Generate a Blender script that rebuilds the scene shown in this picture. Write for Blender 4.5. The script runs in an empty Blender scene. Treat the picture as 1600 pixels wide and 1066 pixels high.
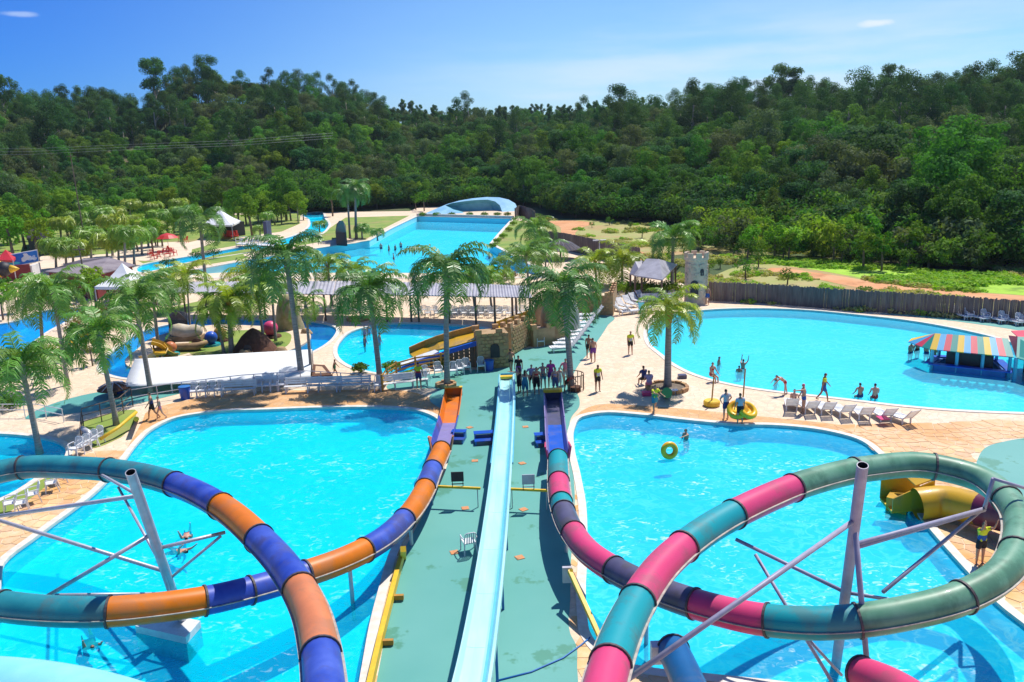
import bpy, bmesh, math, random
from mathutils import Vector, Matrix, noise
from mathutils.geometry import delaunay_2d_cdt

S = bpy.context.scene
RND = random.Random(11)
R = math.radians

# ---------------------------------------------------------------- camera
CAM_H, FPX, PITCH, ROLL = 14.7, 1300.0, R(13.4), R(-2.0)
cam_data = bpy.data.cameras.new('camera')
cam_data.sensor_width = 36.0
cam_data.lens = FPX / 1600.0 * 36.0
cam_data.clip_start = 0.1
cam_data.clip_end = 6000
cam = bpy.data.objects.new('camera', cam_data)
S.collection.objects.link(cam)
cam.matrix_world = (Matrix.Translation((0, 0, CAM_H)) @ Matrix.Rotation(R(90) - PITCH, 4, 'X')
                    @ Matrix.Rotation(ROLL, 4, 'Z'))
S.camera = cam
MW = cam.matrix_world.copy()
MWI = MW.inverted()

# ---------------------------------------------------------------- sky, sun, exposure
SUN_EL, SUN_AZ = R(60), R(38)          # azimuth measured from +Y towards +X
world = bpy.data.worlds.new('World')
S.world = world
world.use_nodes = True
wn, wl = world.node_tree.nodes, world.node_tree.links
bg = wn['Background']
sky = wn.new('ShaderNodeTexSky')
sky.sky_type = 'NISHITA'
sky.sun_disc = False
sky.sun_elevation = SUN_EL
sky.sun_rotation = SUN_AZ
sky.altitude = 300
sky.air_density = 1.0
sky.dust_density = 0.1
sky.ozone_density = 2.0
tc = wn.new('ShaderNodeTexCoord')
sep = wn.new('ShaderNodeSeparateXYZ')
wl.new(tc.outputs['Generated'], sep.inputs[0])
def wmath(op, a, b=None, c=None, clamp=False):
    n = wn.new('ShaderNodeMath'); n.operation = op; n.use_clamp = clamp
    for i, v in enumerate((a, b, c)):
        if v is None: continue
        if isinstance(v, (int, float)): n.inputs[i].default_value = v
        else: wl.new(v, n.inputs[i])
    return n.outputs[0]
# thin streaky cloud veil low over the hills, and two small puffs
mp = wn.new('ShaderNodeMapping'); mp.inputs['Scale'].default_value = (1.4, 1.4, 11)
wl.new(tc.outputs['Generated'], mp.inputs[0])
nz = wn.new('ShaderNodeTexNoise'); nz.inputs['Scale'].default_value = 1.9; nz.inputs['Detail'].default_value = 6
nz.inputs['Roughness'].default_value = 0.55
wl.new(mp.outputs[0], nz.inputs['Vector'])
def wramp(v, a, b):
    n = wn.new('ShaderNodeMapRange'); n.interpolation_type = 'SMOOTHSTEP'
    n.inputs['From Min'].default_value = a; n.inputs['From Max'].default_value = b
    wl.new(v, n.inputs['Value']); return n.outputs['Result']
low = wmath('MULTIPLY', wramp(nz.outputs[0], 0.36, 0.62), wramp(sep.outputs['Z'], 0.17, 0.05))
veil = wmath('MULTIPLY', wmath('MULTIPLY', low, wramp(sep.outputs['X'], -0.25, 0.30)), 0.85)

def puff(az_px, el_py, wx, wz, seed):
    d = (MW.to_3x3() @ Vector(((az_px - 800) / FPX, -(el_py - 533) / FPX, -1))).normalized()
    sub = wn.new('ShaderNodeVectorMath'); sub.operation = 'SUBTRACT'
    wl.new(tc.outputs['Generated'], sub.inputs[0]); sub.inputs[1].default_value = d
    sc = wn.new('ShaderNodeVectorMath'); sc.operation = 'MULTIPLY'
    wl.new(sub.outputs[0], sc.inputs[0]); sc.inputs[1].default_value = (1 / wx, 1 / wx, 1 / wz)
    ln = wn.new('ShaderNodeVectorMath'); ln.operation = 'LENGTH'
    wl.new(sc.outputs[0], ln.inputs[0])
    n2 = wn.new('ShaderNodeTexNoise'); n2.inputs['Scale'].default_value = 34 + seed; n2.inputs['Detail'].default_value = 4
    wl.new(tc.outputs['Generated'], n2.inputs['Vector'])
    return wramp(wmath('ADD', ln.outputs['Value'], wmath('MULTIPLY', n2.outputs[0], 1.1)), 1.45, 0.75)
p1 = puff(1372, 36, 0.034, 0.0075, 0)
p2 = wmath('MULTIPLY', puff(30, 22, 0.026, 0.004, 5), 0.4)
cl = wmath('MAXIMUM', wmath('MAXIMUM', veil, p1), p2, clamp=True)
tint = wn.new('ShaderNodeMix'); tint.data_type = 'RGBA'; tint.blend_type = 'MULTIPLY'
tint.inputs[0].default_value = 1.0
wl.new(sky.outputs[0], tint.inputs[6])
azr = wn.new('ShaderNodeMix'); azr.data_type = 'RGBA'; wl.new(wramp(sep.outputs['X'], -.60, .10), azr.inputs[0])   # deeper blue away from the sun
azr.inputs[6].default_value = (.095, .40, 1.08, 1); azr.inputs[7].default_value = (.58, .84, 1.14, 1); wl.new(azr.outputs[2], tint.inputs[7])
mixc = wn.new('ShaderNodeMix'); mixc.data_type = 'RGBA'
wl.new(cl, mixc.inputs[0]); wl.new(tint.outputs[2], mixc.inputs[6])
mixc.inputs[7].default_value = (6.6, 7.6, 9.2, 1)
wl.new(mixc.outputs[2], bg.inputs['Color'])
bg.inputs['Strength'].default_value = 0.10

sun_d = bpy.data.lights.new('sun', 'SUN')
sun_d.energy = 4.6
sun_d.angle = R(0.53)
sun_d.color = (1.0, 0.95, 0.87)
sun = bpy.data.objects.new('sun', sun_d)
S.collection.objects.link(sun)
sdir = Vector((math.sin(SUN_AZ) * math.cos(SUN_EL), math.cos(SUN_AZ) * math.cos(SUN_EL), math.sin(SUN_EL)))
sun.rotation_euler = sdir.to_track_quat('Z', 'Y').to_euler()
sun.location = (30, 40, 80)
S.view_settings.view_transform = 'Standard'
S.view_settings.look = 'None'
S.view_settings.exposure = 0.27
S.view_settings.gamma = 1.0
S.view_settings.use_curve_mapping = False
S.cycles.max_bounces = 6
S.cycles.diffuse_bounces = 2
S.cycles.glossy_bounces = 2
S.cycles.transparent_max_bounces = 8
S.cycles.caustics_reflective = False
S.cycles.caustics_refractive = False

# ---------------------------------------------------------------- picture measurements -> places
def ray(px, py):
    return MW.to_3x3() @ Vector(((px - 800) / FPX, -(py - 533) / FPX, -1))
def P(px, py, z=0.0):
    d = ray(px, py); t = (z - CAM_H) / d.z
    return Vector((d.x * t, d.y * t, z))
def PY(px, py, y):
    d = ray(px, py); t = y / d.y
    return Vector((d.x * t, y, CAM_H + d.z * t))
def proj(p):
    q = MWI @ Vector(p)
    return (800 - FPX * q.x / q.z, 533 + FPX * q.y / q.z)
def top_z(base, py):
    lo, hi = base[2], base[2] + 60
    for _ in range(30):
        m = (lo + hi) / 2
        if proj((base[0], base[1], m))[1] > py: lo = m
        else: hi = m
    return lo

# ---------------------------------------------------------------- mesh building
COL = S.collection
class MB:
    def __init__(s): s.v, s.f, s.m = [], [], []
    def add(s, vs, fs, mi=0):
        o = len(s.v); s.v += [tuple(v) for v in vs]
        s.f += [tuple(i + o for i in f) for f in fs]; s.m += [mi] * len(fs)
        return s
    def box(s, c, size, rz=0, mi=0, rot=None):
        x, y, z = size[0] / 2, size[1] / 2, size[2] / 2
        M = rot if rot is not None else Matrix.Rotation(rz, 3, 'Z')
        c = Vector(c)
        vs = [c + M @ Vector((a * x, b * y, d * z)) for d in (-1, 1) for b in (-1, 1) for a in (-1, 1)]
        return s.add(vs, [(0, 2, 3, 1), (4, 5, 7, 6), (0, 1, 5, 4), (2, 6, 7, 3), (0, 4, 6, 2), (1, 3, 7, 5)], mi)
    def bar(s, a, b, w, h=None, mi=0):
        a, b = Vector(a), Vector(b); h = h or w; d = b - a; L = d.length
        if L < 1e-6: return s
        z = d / L; up = Vector((0, 0, 1)) if abs(z.z) < .95 else Vector((0, 1, 0))
        x = up.cross(z).normalized(); y = z.cross(x)
        return s.box((a + b) / 2, (w, h, L), rot=Matrix((x, y, z)).transposed(), mi=mi)
    def tube(s, pts, rad, n=8, caps=True, mi=0, arc=None):
        pts = [Vector(p) for p in pts]
        if not hasattr(rad, '__len__'): rad = [rad] * len(pts)
        vs, fs = [], []
        px = None
        for i, p in enumerate(pts):
            t = (pts[min(i + 1, len(pts) - 1)] - pts[max(i - 1, 0)]).normalized()
            if px is None:
                up = Vector((0, 0, 1)) if abs(t.z) < .9 else Vector((0, 1, 0))
                x = t.cross(up).normalized()
            else:
                x = (px - t * px.dot(t)).normalized()
            px = x; y = x.cross(t)
            for k in range(n):
                a = 2 * math.pi * k / n
                vs.append(p + (x * math.cos(a) + y * math.sin(a)) * rad[i])
        for i in range(len(pts) - 1):
            for k in range(n):
                k2 = (k + 1) % n
                fs.append((i * n + k, i * n + k2, (i + 1) * n + k2, (i + 1) * n + k))
        if caps:
            fs.append(tuple(range(n - 1, -1, -1))); o = (len(pts) - 1) * n
            fs.append(tuple(o + k for k in range(n)))
        return s.add(vs, fs, mi)
    def cyl(s, a, b, r0, r1=None, n=12, caps=True, mi=0):
        return s.tube([a, b], [r0, r0 if r1 is None else r1], n, caps, mi)
    def lathe(s, c, prof, n=16, mi=0):
        c = Vector(c); vs, fs = [], []
        for r, z in prof:
            for k in range(n):
                a = 2 * math.pi * k / n
                vs.append(c + Vector((r * math.cos(a), r * math.sin(a), z)))
        for i in range(len(prof) - 1):
            for k in range(n):
                k2 = (k + 1) % n
                fs.append((i * n + k, i * n + k2, (i + 1) * n + k2, (i + 1) * n + k))
        fs.append(tuple(range(n - 1, -1, -1))); o = (len(prof) - 1) * n
        fs.append(tuple(o + k for k in range(n)))
        return s.add(vs, fs, mi)
    def prism(s, loop, z0, z1, mi=0, bottom=False):
        n = len(loop)
        loop = [(p[0], p[1]) for p in loop]
        if area(loop) < 0: loop = loop[::-1]
        vs = [(x, y, z0) for x, y in loop] + [(x, y, z1) for x, y in loop]
        fs = [(i, (i + 1) % n, n + (i + 1) % n, n + i) for i in range(n)]
        s.add(vs, fs, mi)
        vv, ff = fill(loop)
        s.add([(x, y, z1) for x, y in vv], ff, mi)
        if bottom: s.add([(x, y, z0) for x, y in vv], [f[::-1] for f in ff], mi)
        return s
    def quad(s, a, b, c, d, mi=0): return s.add([a, b, c, d], [(0, 1, 2, 3)], mi)
    def mesh(s, name, mats=None, smooth=False, off=None):
        me = bpy.data.meshes.new(name)
        vs = s.v if off is None else [(a[0] - off[0], a[1] - off[1], a[2] - off[2]) for a in s.v]
        me.from_pydata(vs, [], s.f)
        if mats:
            for m in (mats if isinstance(mats, (list, tuple)) else [mats]): me.materials.append(m)
            if len(me.materials) > 1: me.polygons.foreach_set('material_index', s.m)
        if smooth: me.polygons.foreach_set('use_smooth', [True] * len(me.polygons))
        me.update()
        return me
    def build(s, name, mats, parent=None, smooth=False, world=True):
        """world=True: vertices are world places; the object is stored relative to its thing"""
        off = parent_loc(parent) if (parent is not None and world) else None
        o = bpy.data.objects.new(name, s.mesh(name, mats, smooth, off))
        COL.objects.link(o)
        if parent is not None: o.parent = parent
        return o
def parent_loc(o):
    v = Vector((0, 0, 0))
    while o is not None: v += o.location; o = o.parent
    return v
def fill(loop):
    vs = [Vector((p[0], p[1])) for p in loop]; n = len(vs)
    cv, _, cf, _, _, _ = delaunay_2d_cdt(vs, [(i, (i + 1) % n) for i in range(n)], [], 2, 1e-6)
    return [(v.x, v.y) for v in cv], [tuple(t) if tri_area([cv[i] for i in t]) > 0 else tuple(t)[::-1] for t in cf]
def area(l):
    return sum(l[i][0] * l[(i + 1) % len(l)][1] - l[(i + 1) % len(l)][0] * l[i][1] for i in range(len(l))) / 2
tri_area = area
def inside(p, loop):
    c = False; n = len(loop); x, y = p[0], p[1]; j = n - 1
    for i in range(n):
        a, b = loop[i], loop[j]
        if (a[1] > y) != (b[1] > y) and x < (b[0] - a[0]) * (y - a[1]) / (b[1] - a[1]) + a[0]: c = not c
        j = i
    return c
def spline(pts, closed=False, n=6):
    pts = [Vector(p) for p in pts]; out = []; N = len(pts)
    for i in range(N if closed else N - 1):
        if closed: a, b, c, d = pts[(i - 1) % N], pts[i], pts[(i + 1) % N], pts[(i + 2) % N]
        else: a, b, c, d = pts[max(i - 1, 0)], pts[i], pts[i + 1], pts[min(i + 2, N - 1)]
        # centripetal-ish: limit overshoot with chord scaled tangents
        l0, l1, l2 = max((b - a).length, 1e-4), max((c - b).length, 1e-4), max((d - c).length, 1e-4)
        m1 = ((c - b) / l1 * l0 + (b - a) / l0 * l1) / (l0 + l1) * l1 if a is not b and (b - a).length > 1e-4 else (c - b)
        m2 = ((d - c) / l2 * l1 + (c - b) / l1 * l2) / (l1 + l2) * l1 if (d - c).length > 1e-4 else (c - b)
        for k in range(n):
            t = k / n; t2, t3 = t * t, t * t * t
            out.append(b * (2 * t3 - 3 * t2 + 1) + m1 * (t3 - 2 * t2 + t) + c * (-2 * t3 + 3 * t2) + m2 * (t3 - t2))
    if not closed: out.append(pts[-1])
    return out
def tag(o, label=None, cat=None, group=None, kind=None):
    if label: o['label'] = label
    if cat: o['category'] = cat
    if group: o['group'] = group
    if kind: o['kind'] = kind
    return o
def thing(name, label, cat, loc=(0, 0, 0), rz=0, group=None):
    o = bpy.data.objects.new(name, None); COL.objects.link(o)
    o.empty_display_size = 0.2
    o.location = loc; o.rotation_euler = (0, 0, rz)
    return tag(o, label, cat, group)
def dup(root, loc, rz=0, label=None, group=None, scale=None):
    def cp(o, par):
        c = o.copy(); COL.objects.link(c)
        if par is not None: c.parent = par
        for ch in o.children: cp(ch, c)
        return c
    r = cp(root, None)
    r.location = loc; r.rotation_euler = (0, 0, rz)
    if scale: r.scale = (scale,) * 3
    if label: r['label'] = label
    if group: r['group'] = group
    return r
class Proto:
    """first placing moves the built thing itself, later ones copy it with all its parts"""
    def __init__(s, root): s.root, s.used = root, False
    def put(s, loc, rz=0, label=None, group=None, scale=None):
        if not s.used:
            s.used = True; r = s.root
            r.location = loc; r.rotation_euler = (0, 0, rz)
            if scale: r.scale = (scale,) * 3
            if label: r['label'] = label
            if group: r['group'] = group
            return r
        return dup(s.root, loc, rz, label, group, scale)

# ---------------------------------------------------------------- materials
def mat(name, c1, c2=None, rough=.6, scale=3.0, metal=0, bump=0, bscale=None, spec=.5, lo=.35, hi=.65,
        objcol=False, vary=0.0, transl=0, detail=4, stretch=None, c3=None, s3=.4, coat=0, r3=(.52, .68)):
    m = bpy.data.materials.new(name); m.use_nodes = True
    n, l = m.node_tree.nodes, m.node_tree.links
    b = n['Principled BSDF']
    b.inputs['Roughness'].default_value = rough
    b.inputs['Metallic'].default_value = metal
    b.inputs['Specular IOR Level'].default_value = spec
    b.inputs['Coat Weight'].default_value = coat
    t = n.new('ShaderNodeTexCoord'); vec = t.outputs['Object']
    if stretch:
        mpp = n.new('ShaderNodeMapping'); mpp.inputs['Scale'].default_value = stretch
        l.new(vec, mpp.inputs[0]); vec = mpp.outputs[0]
    def nz(sc, det=detail, rg=.55):
        q = n.new('ShaderNodeTexNoise'); q.inputs['Scale'].default_value = sc
        q.inputs['Detail'].default_value = det; q.inputs['Roughness'].default_value = rg
        l.new(vec, q.inputs['Vector']); return q.outputs[0]
    def mr(v, a, bb, c=0., d=1.):
        q = n.new('ShaderNodeMapRange'); q.inputs[1].default_value = a; q.inputs[2].default_value = bb
        q.inputs[3].default_value = c; q.inputs[4].default_value = d; l.new(v, q.inputs[0]); return q.outputs[0]
    def mx(f, a, bb, bt='MIX'):
        q = n.new('ShaderNodeMix'); q.data_type = 'RGBA'; q.blend_type = bt
        for s_, v in ((0, f), (6, a), (7, bb)):
            if isinstance(v, (int, float)): q.inputs[s_].default_value = v
            elif isinstance(v, tuple): q.inputs[s_].default_value = (v + (1,))[:4]
            else: l.new(v, q.inputs[s_])
        return q.outputs[2]
    col = mx(mr(nz(scale), lo, hi), c1, c2 if c2 else c1)
    if c3: col = mx(mr(nz(s3, 5, .65), r3[0], r3[1]), col, c3)
    if objcol:
        oi = n.new('ShaderNodeObjectInfo'); col = mx(1.0, col, oi.outputs['Color'], 'MULTIPLY')
    if vary:
        oi = n.new('ShaderNodeObjectInfo')
        h = n.new('ShaderNodeHueSaturation')
        l.new(mr(oi.outputs['Random'], 0, 1, .5 - vary * .05, .5 + vary * .06), h.inputs['Hue'])
        mul = n.new('ShaderNodeMath'); mul.operation = 'MULTIPLY'; l.new(oi.outputs['Random'], mul.inputs[0]); mul.inputs[1].default_value = 7.31
        fr = n.new('ShaderNodeMath'); fr.operation = 'FRACT'; l.new(mul.outputs[0], fr.inputs[0])
        l.new(mr(fr.outputs[0], 0, 1, 1 - vary * .5, 1 + vary * .5), h.inputs['Value'])
        l.new(col, h.inputs['Color']); col = h.outputs[0]
    l.new(col, b.inputs['Base Color'])
    if bump:
        bp = n.new('ShaderNodeBump'); bp.inputs['Strength'].default_value = bump; bp.inputs['Distance'].default_value = .02
        l.new(nz(bscale or scale * 6), bp.inputs['Height']); l.new(bp.outputs[0], b.inputs['Normal'])
    if transl:
        tr = n.new('ShaderNodeBsdfTranslucent'); ms = n.new('ShaderNodeMixShader')
        q = mx(1.0, col, (1.5, 1.6, .5), 'MULTIPLY'); l.new(q, tr.inputs[0])
        ms.inputs[0].default_value = transl
        l.new(b.outputs[0], ms.inputs[1]); l.new(tr.outputs[0], ms.inputs[2])
        l.new(ms.outputs[0], n['Material Output'].inputs[0])
    return m

def paving_mat(name, a, b, c, joint, scale=1.7, jw=.05, zone=None):
    m = bpy.data.materials.new(name); m.use_nodes = True
    n, l = m.node_tree.nodes, m.node_tree.links; bs = n['Principled BSDF']
    bs.inputs['Roughness'].default_value = .8
    t = n.new('ShaderNodeTexCoord')
    v = n.new('ShaderNodeTexVoronoi'); v.inputs['Scale'].default_value = scale; l.new(t.outputs['Object'], v.inputs['Vector'])
    ve = n.new('ShaderNodeTexVoronoi'); ve.feature = 'DISTANCE_TO_EDGE'; ve.inputs['Scale'].default_value = scale
    l.new(t.outputs['Object'], ve.inputs['Vector'])
    cr = n.new('ShaderNodeValToRGB'); cr.color_ramp.elements[0].color = a + (1,); cr.color_ramp.elements[1].color = c + (1,)
    e = cr.color_ramp.elements.new(.5); e.color = b + (1,)
    s = n.new('ShaderNodeSeparateColor'); l.new(v.outputs['Color'], s.inputs[0])
    nz = n.new('ShaderNodeTexNoise'); nz.inputs['Scale'].default_value = .16; nz.inputs['Detail'].default_value = 5
    l.new(t.outputs['Object'], nz.inputs['Vector'])
    ad = n.new('ShaderNodeMath'); ad.operation = 'MULTIPLY_ADD'; l.new(s.outputs[0], ad.inputs[0]); ad.inputs[1].default_value = .45
    mr = n.new('ShaderNodeMapRange'); mr.inputs[1].default_value = .3; mr.inputs[2].default_value = .7; mr.inputs[4].default_value = .6
    l.new(nz.outputs[0], mr.inputs[0]); l.new(mr.outputs[0], ad.inputs[2]); l.new(ad.outputs[0], cr.inputs[0])
    n3 = n.new('ShaderNodeTexNoise'); n3.inputs['Scale'].default_value = 3; n3.inputs['Detail'].default_value = 6
    l.new(t.outputs['Object'], n3.inputs['Vector'])
    mm = n.new('ShaderNodeMapRange'); mm.inputs[1].default_value = .25; mm.inputs[2].default_value = .75
    mm.inputs[3].default_value = .78; mm.inputs[4].default_value = 1.12; l.new(n3.outputs[0], mm.inputs[0])
    mu = n.new('ShaderNodeMix'); mu.data_type = 'RGBA'; mu.blend_type = 'MULTIPLY'; mu.inputs[0].default_value = 1
    l.new(cr.outputs[0], mu.inputs[6]); l.new(mm.outputs[0], mu.inputs[7])
    jr = n.new('ShaderNodeMapRange'); jr.inputs[1].default_value = jw * .4; jr.inputs[2].default_value = jw
    l.new(ve.outputs['Distance'], jr.inputs[0])
    mj = n.new('ShaderNodeMix'); mj.data_type = 'RGBA'; l.new(jr.outputs[0], mj.inputs[0])
    mj.inputs[6].default_value = joint + (1,); l.new(mu.outputs[2], mj.inputs[7])
    l.new(mj.outputs[2], bs.inputs['Base Color'])
    bp = n.new('ShaderNodeBump'); bp.inputs['Strength'].default_value = .5; bp.inputs['Distance'].default_value = .02
    l.new(jr.outputs[0], bp.inputs['Height']); l.new(bp.outputs[0], bs.inputs['Normal'])
    return m

def water_mat(name, tint=(.10, .90, 1.0), wave=1.0, foam_glint=.0, caus=.35, milk=.2):
    m = bpy.data.materials.new(name); m.use_nodes = True
    n, l = m.node_tree.nodes, m.node_tree.links
    n.remove(n['Principled BSDF'])
    t = n.new('ShaderNodeTexCoord')
    def noi(sc, det, dist=0, st=None):
        q = n.new('ShaderNodeTexNoise'); q.inputs['Scale'].default_value = sc; q.inputs['Detail'].default_value = det
        q.inputs['Distortion'].default_value = dist
        if st:
            mp = n.new('ShaderNodeMapping'); mp.inputs['Scale'].default_value = st; l.new(t.outputs['Object'], mp.inputs[0]); l.new(mp.outputs[0], q.inputs[0])
        else: l.new(t.outputs['Object'], q.inputs[0])
        return q.outputs[0]
    def mr(v, a, b, c=0., d=1.):
        q = n.new('ShaderNodeMapRange'); q.inputs[1].default_value = a; q.inputs[2].default_value = b
        q.inputs[3].default_value = c; q.inputs[4].default_value = d; l.new(v, q.inputs[0]); return q.outputs[0]
    def ma(op, a, b):
        q = n.new('ShaderNodeMath'); q.operation = op
        for i, v in enumerate((a, b)):
            if isinstance(v, (int, float)): q.inputs[i].default_value = v
            else: l.new(v, q.inputs[i])
        return q.outputs[0]
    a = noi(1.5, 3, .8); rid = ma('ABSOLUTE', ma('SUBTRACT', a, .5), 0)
    web = mr(rid, .0, .075, 1, 0)  # bright web of caustic light, painted into the tint and diffuse colour
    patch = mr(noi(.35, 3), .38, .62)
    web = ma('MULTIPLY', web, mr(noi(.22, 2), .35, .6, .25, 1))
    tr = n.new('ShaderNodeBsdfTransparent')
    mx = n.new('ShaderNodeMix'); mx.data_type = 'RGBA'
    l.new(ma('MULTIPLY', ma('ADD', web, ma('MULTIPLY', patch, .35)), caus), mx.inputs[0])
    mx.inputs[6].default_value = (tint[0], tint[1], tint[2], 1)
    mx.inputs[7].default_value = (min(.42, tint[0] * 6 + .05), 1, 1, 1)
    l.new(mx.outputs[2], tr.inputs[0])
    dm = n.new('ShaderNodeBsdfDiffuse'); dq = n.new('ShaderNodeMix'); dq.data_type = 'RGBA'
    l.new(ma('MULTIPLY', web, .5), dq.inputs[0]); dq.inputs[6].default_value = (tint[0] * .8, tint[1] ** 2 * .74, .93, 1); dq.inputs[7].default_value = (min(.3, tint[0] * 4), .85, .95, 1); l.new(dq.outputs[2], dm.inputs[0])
    mk = n.new('ShaderNodeMixShader'); mk.inputs[0].default_value = milk; l.new(tr.outputs[0], mk.inputs[1]); l.new(dm.outputs[0], mk.inputs[2])
    g = n.new('ShaderNodeBsdfGlossy'); g.inputs['Roughness'].default_value = .04
    bp = n.new('ShaderNodeBump'); bp.inputs['Strength'].default_value = .55 * wave; bp.inputs['Distance'].default_value = .12
    h = ma('ADD', noi(1.3, 3, .4), ma('MULTIPLY', noi(5, 2), .28)); l.new(h, bp.inputs['Height'])
    l.new(bp.outputs[0], g.inputs['Normal'])
    fr = n.new('ShaderNodeFresnel'); fr.inputs[0].default_value = 1.33; l.new(bp.outputs[0], fr.inputs['Normal'])
    ms = n.new('ShaderNodeMixShader'); l.new(ma('MINIMUM', ma('MULTIPLY', fr.outputs[0], .55), .16), ms.inputs[0])
    l.new(mk.outputs[0], ms.inputs[1]); l.new(g.outputs[0], ms.inputs[2]); last = ms.outputs[0]
    if foam_glint:
        d = n.new('ShaderNodeBsdfDiffuse'); d.inputs[0].default_value = (.8, .9, .9, 1)  # white flecks: splash foam on churned water, painted ripple sparkle on the other pools
        f = ma('MULTIPLY', mr(noi(2.6, 6, 1.2, (1, 1.5, 1)), .56, .72), mr(noi(.3, 3), .45, .62))
        m2 = n.new('ShaderNodeMixShader'); l.new(ma('MULTIPLY', f, foam_glint), m2.inputs[0]); l.new(last, m2.inputs[1]); l.new(d.outputs[0], m2.inputs[2]); last = m2.outputs[0]
    l.new(last, n['Material Output'].inputs[0])
    return m

M = {}
M['paving'] = paving_mat('stone_paving', (.80, .66, .50), (.78, .60, .42), (.74, .52, .34), (.68, .52, .38), 1.7)
M['paving_n'] = mat('ochre_stone', (.72, .43, .20), (.76, .53, .32), .8, 2.2, bump=.4, vary=.22, c3=(.64, .31, .09), s3=.18, r3=(.46, .62))
M['grout'] = mat('grout', (.62, .46, .31), (.55, .38, .24), .9, 3)
M['deck'] = mat('green_deck_paint', (.092, .335, .295), (.118, .37, .325), .55, .22, bump=.1, bscale=30, c3=(.065, .26, .185), s3=.36, r3=(.60, .63))
M['deckjoint'] = mat('deck_joint', (.07, .22, .2), None, .8)
M['grass'] = mat('lawn', (.15, .26, .035), (.27, .33, .06), .9, .35, bump=.6, bscale=9, c3=(.34, .27, .10), s3=.12)
M['terrain'] = mat('terrain_soil', (.05, .09, .02), (.09, .12, .03), .95, .08, bump=.5, bscale=3, c3=(.12, .10, .05), s3=.05)
M['brightgrass'] = mat('bright_grass', (.28, .50, .03), (.38, .60, .05), .9, .5, bump=.8, bscale=5, c3=(.12, .22, .02), s3=.3)
M['drygrass'] = mat('dry_grass', (.40, .34, .14), (.30, .34, .08), .9, .35, bump=.8, bscale=5, c3=(.46, .24, .12), s3=.08)
M['dirt'] = mat('red_dirt', (.60, .27, .11), (.66, .36, .18), .95, .3, bump=.6, bscale=2, c3=(.42, .17, .07), s3=.25)
M['poolfloor'] = mat('pool_paint', (.35, .86, .97), (.30, .82, .95), .6, .5)
M['coping'] = mat('pool_coping', (.74, .70, .62), (.62, .56, .48), .7, 3)
M['paving_o'] = paving_mat('orange_stone_paving', (.74, .50, .29), (.68, .38, .16), (.62, .28, .08), (.56, .34, .18), 1.9)
M['sand'] = mat('beach_sand', (.76, .62, .46), (.72, .56, .40), .9, .4, c3=(.66, .52, .40), s3=.1)
M['water'] = water_mat('pool_water', (.012, .91, .99), 1.2, foam_glint=.32, caus=.5, milk=.30)
M['water_big'] = water_mat('bright_pool_water', (.16, .97, 1.0), caus=.35, milk=.38)
M['water_c'] = water_mat('churned_water', (.06, .90, .99), 1.5, foam_glint=.7, caus=.8, milk=.42)
M['water_blue'] = water_mat('river_water', (.02, .66, .97), .8, caus=.3, milk=.3)
M['water_far'] = water_mat('calm_water', (.10, .94, .99), .5, caus=.3, milk=.35)
M['white'] = mat('white_plastic', (.80, .80, .80), (.70, .71, .73), .45, 4)
M['whitepaint'] = mat('white_paint', (.78, .78, .78), (.66, .66, .66), .5, 2, c3=(.5, .47, .42), s3=1.2)
M['canvas'] = mat('white_canvas', (.82, .83, .85), (.76, .77, .80), .8, 1.5, transl=.12)
M['steel'] = mat('galvanised_steel', (.46, .45, .50), (.56, .55, .60), .45, 3, metal=.3)
M['mastviolet'] = mat('violet_grey_steel', (.30, .28, .38), (.38, .35, .46), .5, 3)
M['dark'] = mat('dark_paint', (.02, .02, .025), (.03, .03, .035), .6, 4)
M['yellow'] = mat('yellow_paint', (.82, .53, .02), (.72, .42, .02), .5, 3)
M['blue'] = mat('blue_paint', (.02, .13, .42), (.03, .18, .5), .5, 3)
M['wood'] = mat('weathered_wood', (.20, .13, .09), (.12, .08, .055), .85, 3, stretch=(1, 1, .2), bump=.3)
M['palis'] = mat('palisade_wood', (.20, .155, .14), (.12, .09, .085), .9, 5, stretch=(1, 1, .12), bump=.3, c3=(.26, .21, .18), s3=1.5)
M['ochrewood'] = mat('ochre_wood', (.52, .28, .05), (.40, .20, .04), .8, 3)
M['stone'] = mat('castle_stone', (.46, .31, .17), (.36, .23, .11), .9, 1.6, bump=.6, bscale=6, c3=(.26, .17, .09), s3=.9)
M['brick'] = mat('castle_block', (.50, .31, .15), (.40, .23, .10), .9, 2.5, bump=.5, bscale=9, vary=.2)
M['palestone'] = mat('pale_castle_stone', (.68, .52, .37), (.56, .43, .31), .9, 2, bump=.5, bscale=7, vary=.3)
M['trunk'] = mat('palm_trunk', (.36, .33, .30), (.22, .20, .18), .9, 5, stretch=(.5, .5, 5), bump=.6, bscale=4)
M['bark'] = mat('bark', (.13, .09, .06), (.20, .16, .12), .9, 3, stretch=(1, 1, .2))
M['palebark'] = mat('pale_bark', (.38, .34, .28), (.24, .2, .16), .9, 2, stretch=(1, 1, .2))
M['frond'] = mat('palm_frond', (.9, .9, .9), (1.1, 1.1, 1.0), .42, 2, objcol=True, transl=.22)
M['leafdark'] = mat('forest_leaf_dark', (0.044, 0.112, 0.034), (0.074, 0.16, 0.048), .85, .5, spec=.15, vary=.6, transl=.3)
M['leafmid'] = mat('forest_leaf', (0.076, 0.172, 0.026), (0.12, 0.24, 0.036), .85, .5, spec=.15, vary=.6, transl=.32)
M['leafbright'] = mat('forest_leaf_bright', (0.128, 0.264, 0.021), (0.204, 0.340, 0.032), .85, .5, spec=.15, vary=.6, transl=.3)
M['leafbrush'] = mat('brush_leaf', (.17, .32, .03), (.28, .40, .06), .85, .5, spec=.15, vary=.6, transl=.35)
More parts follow.
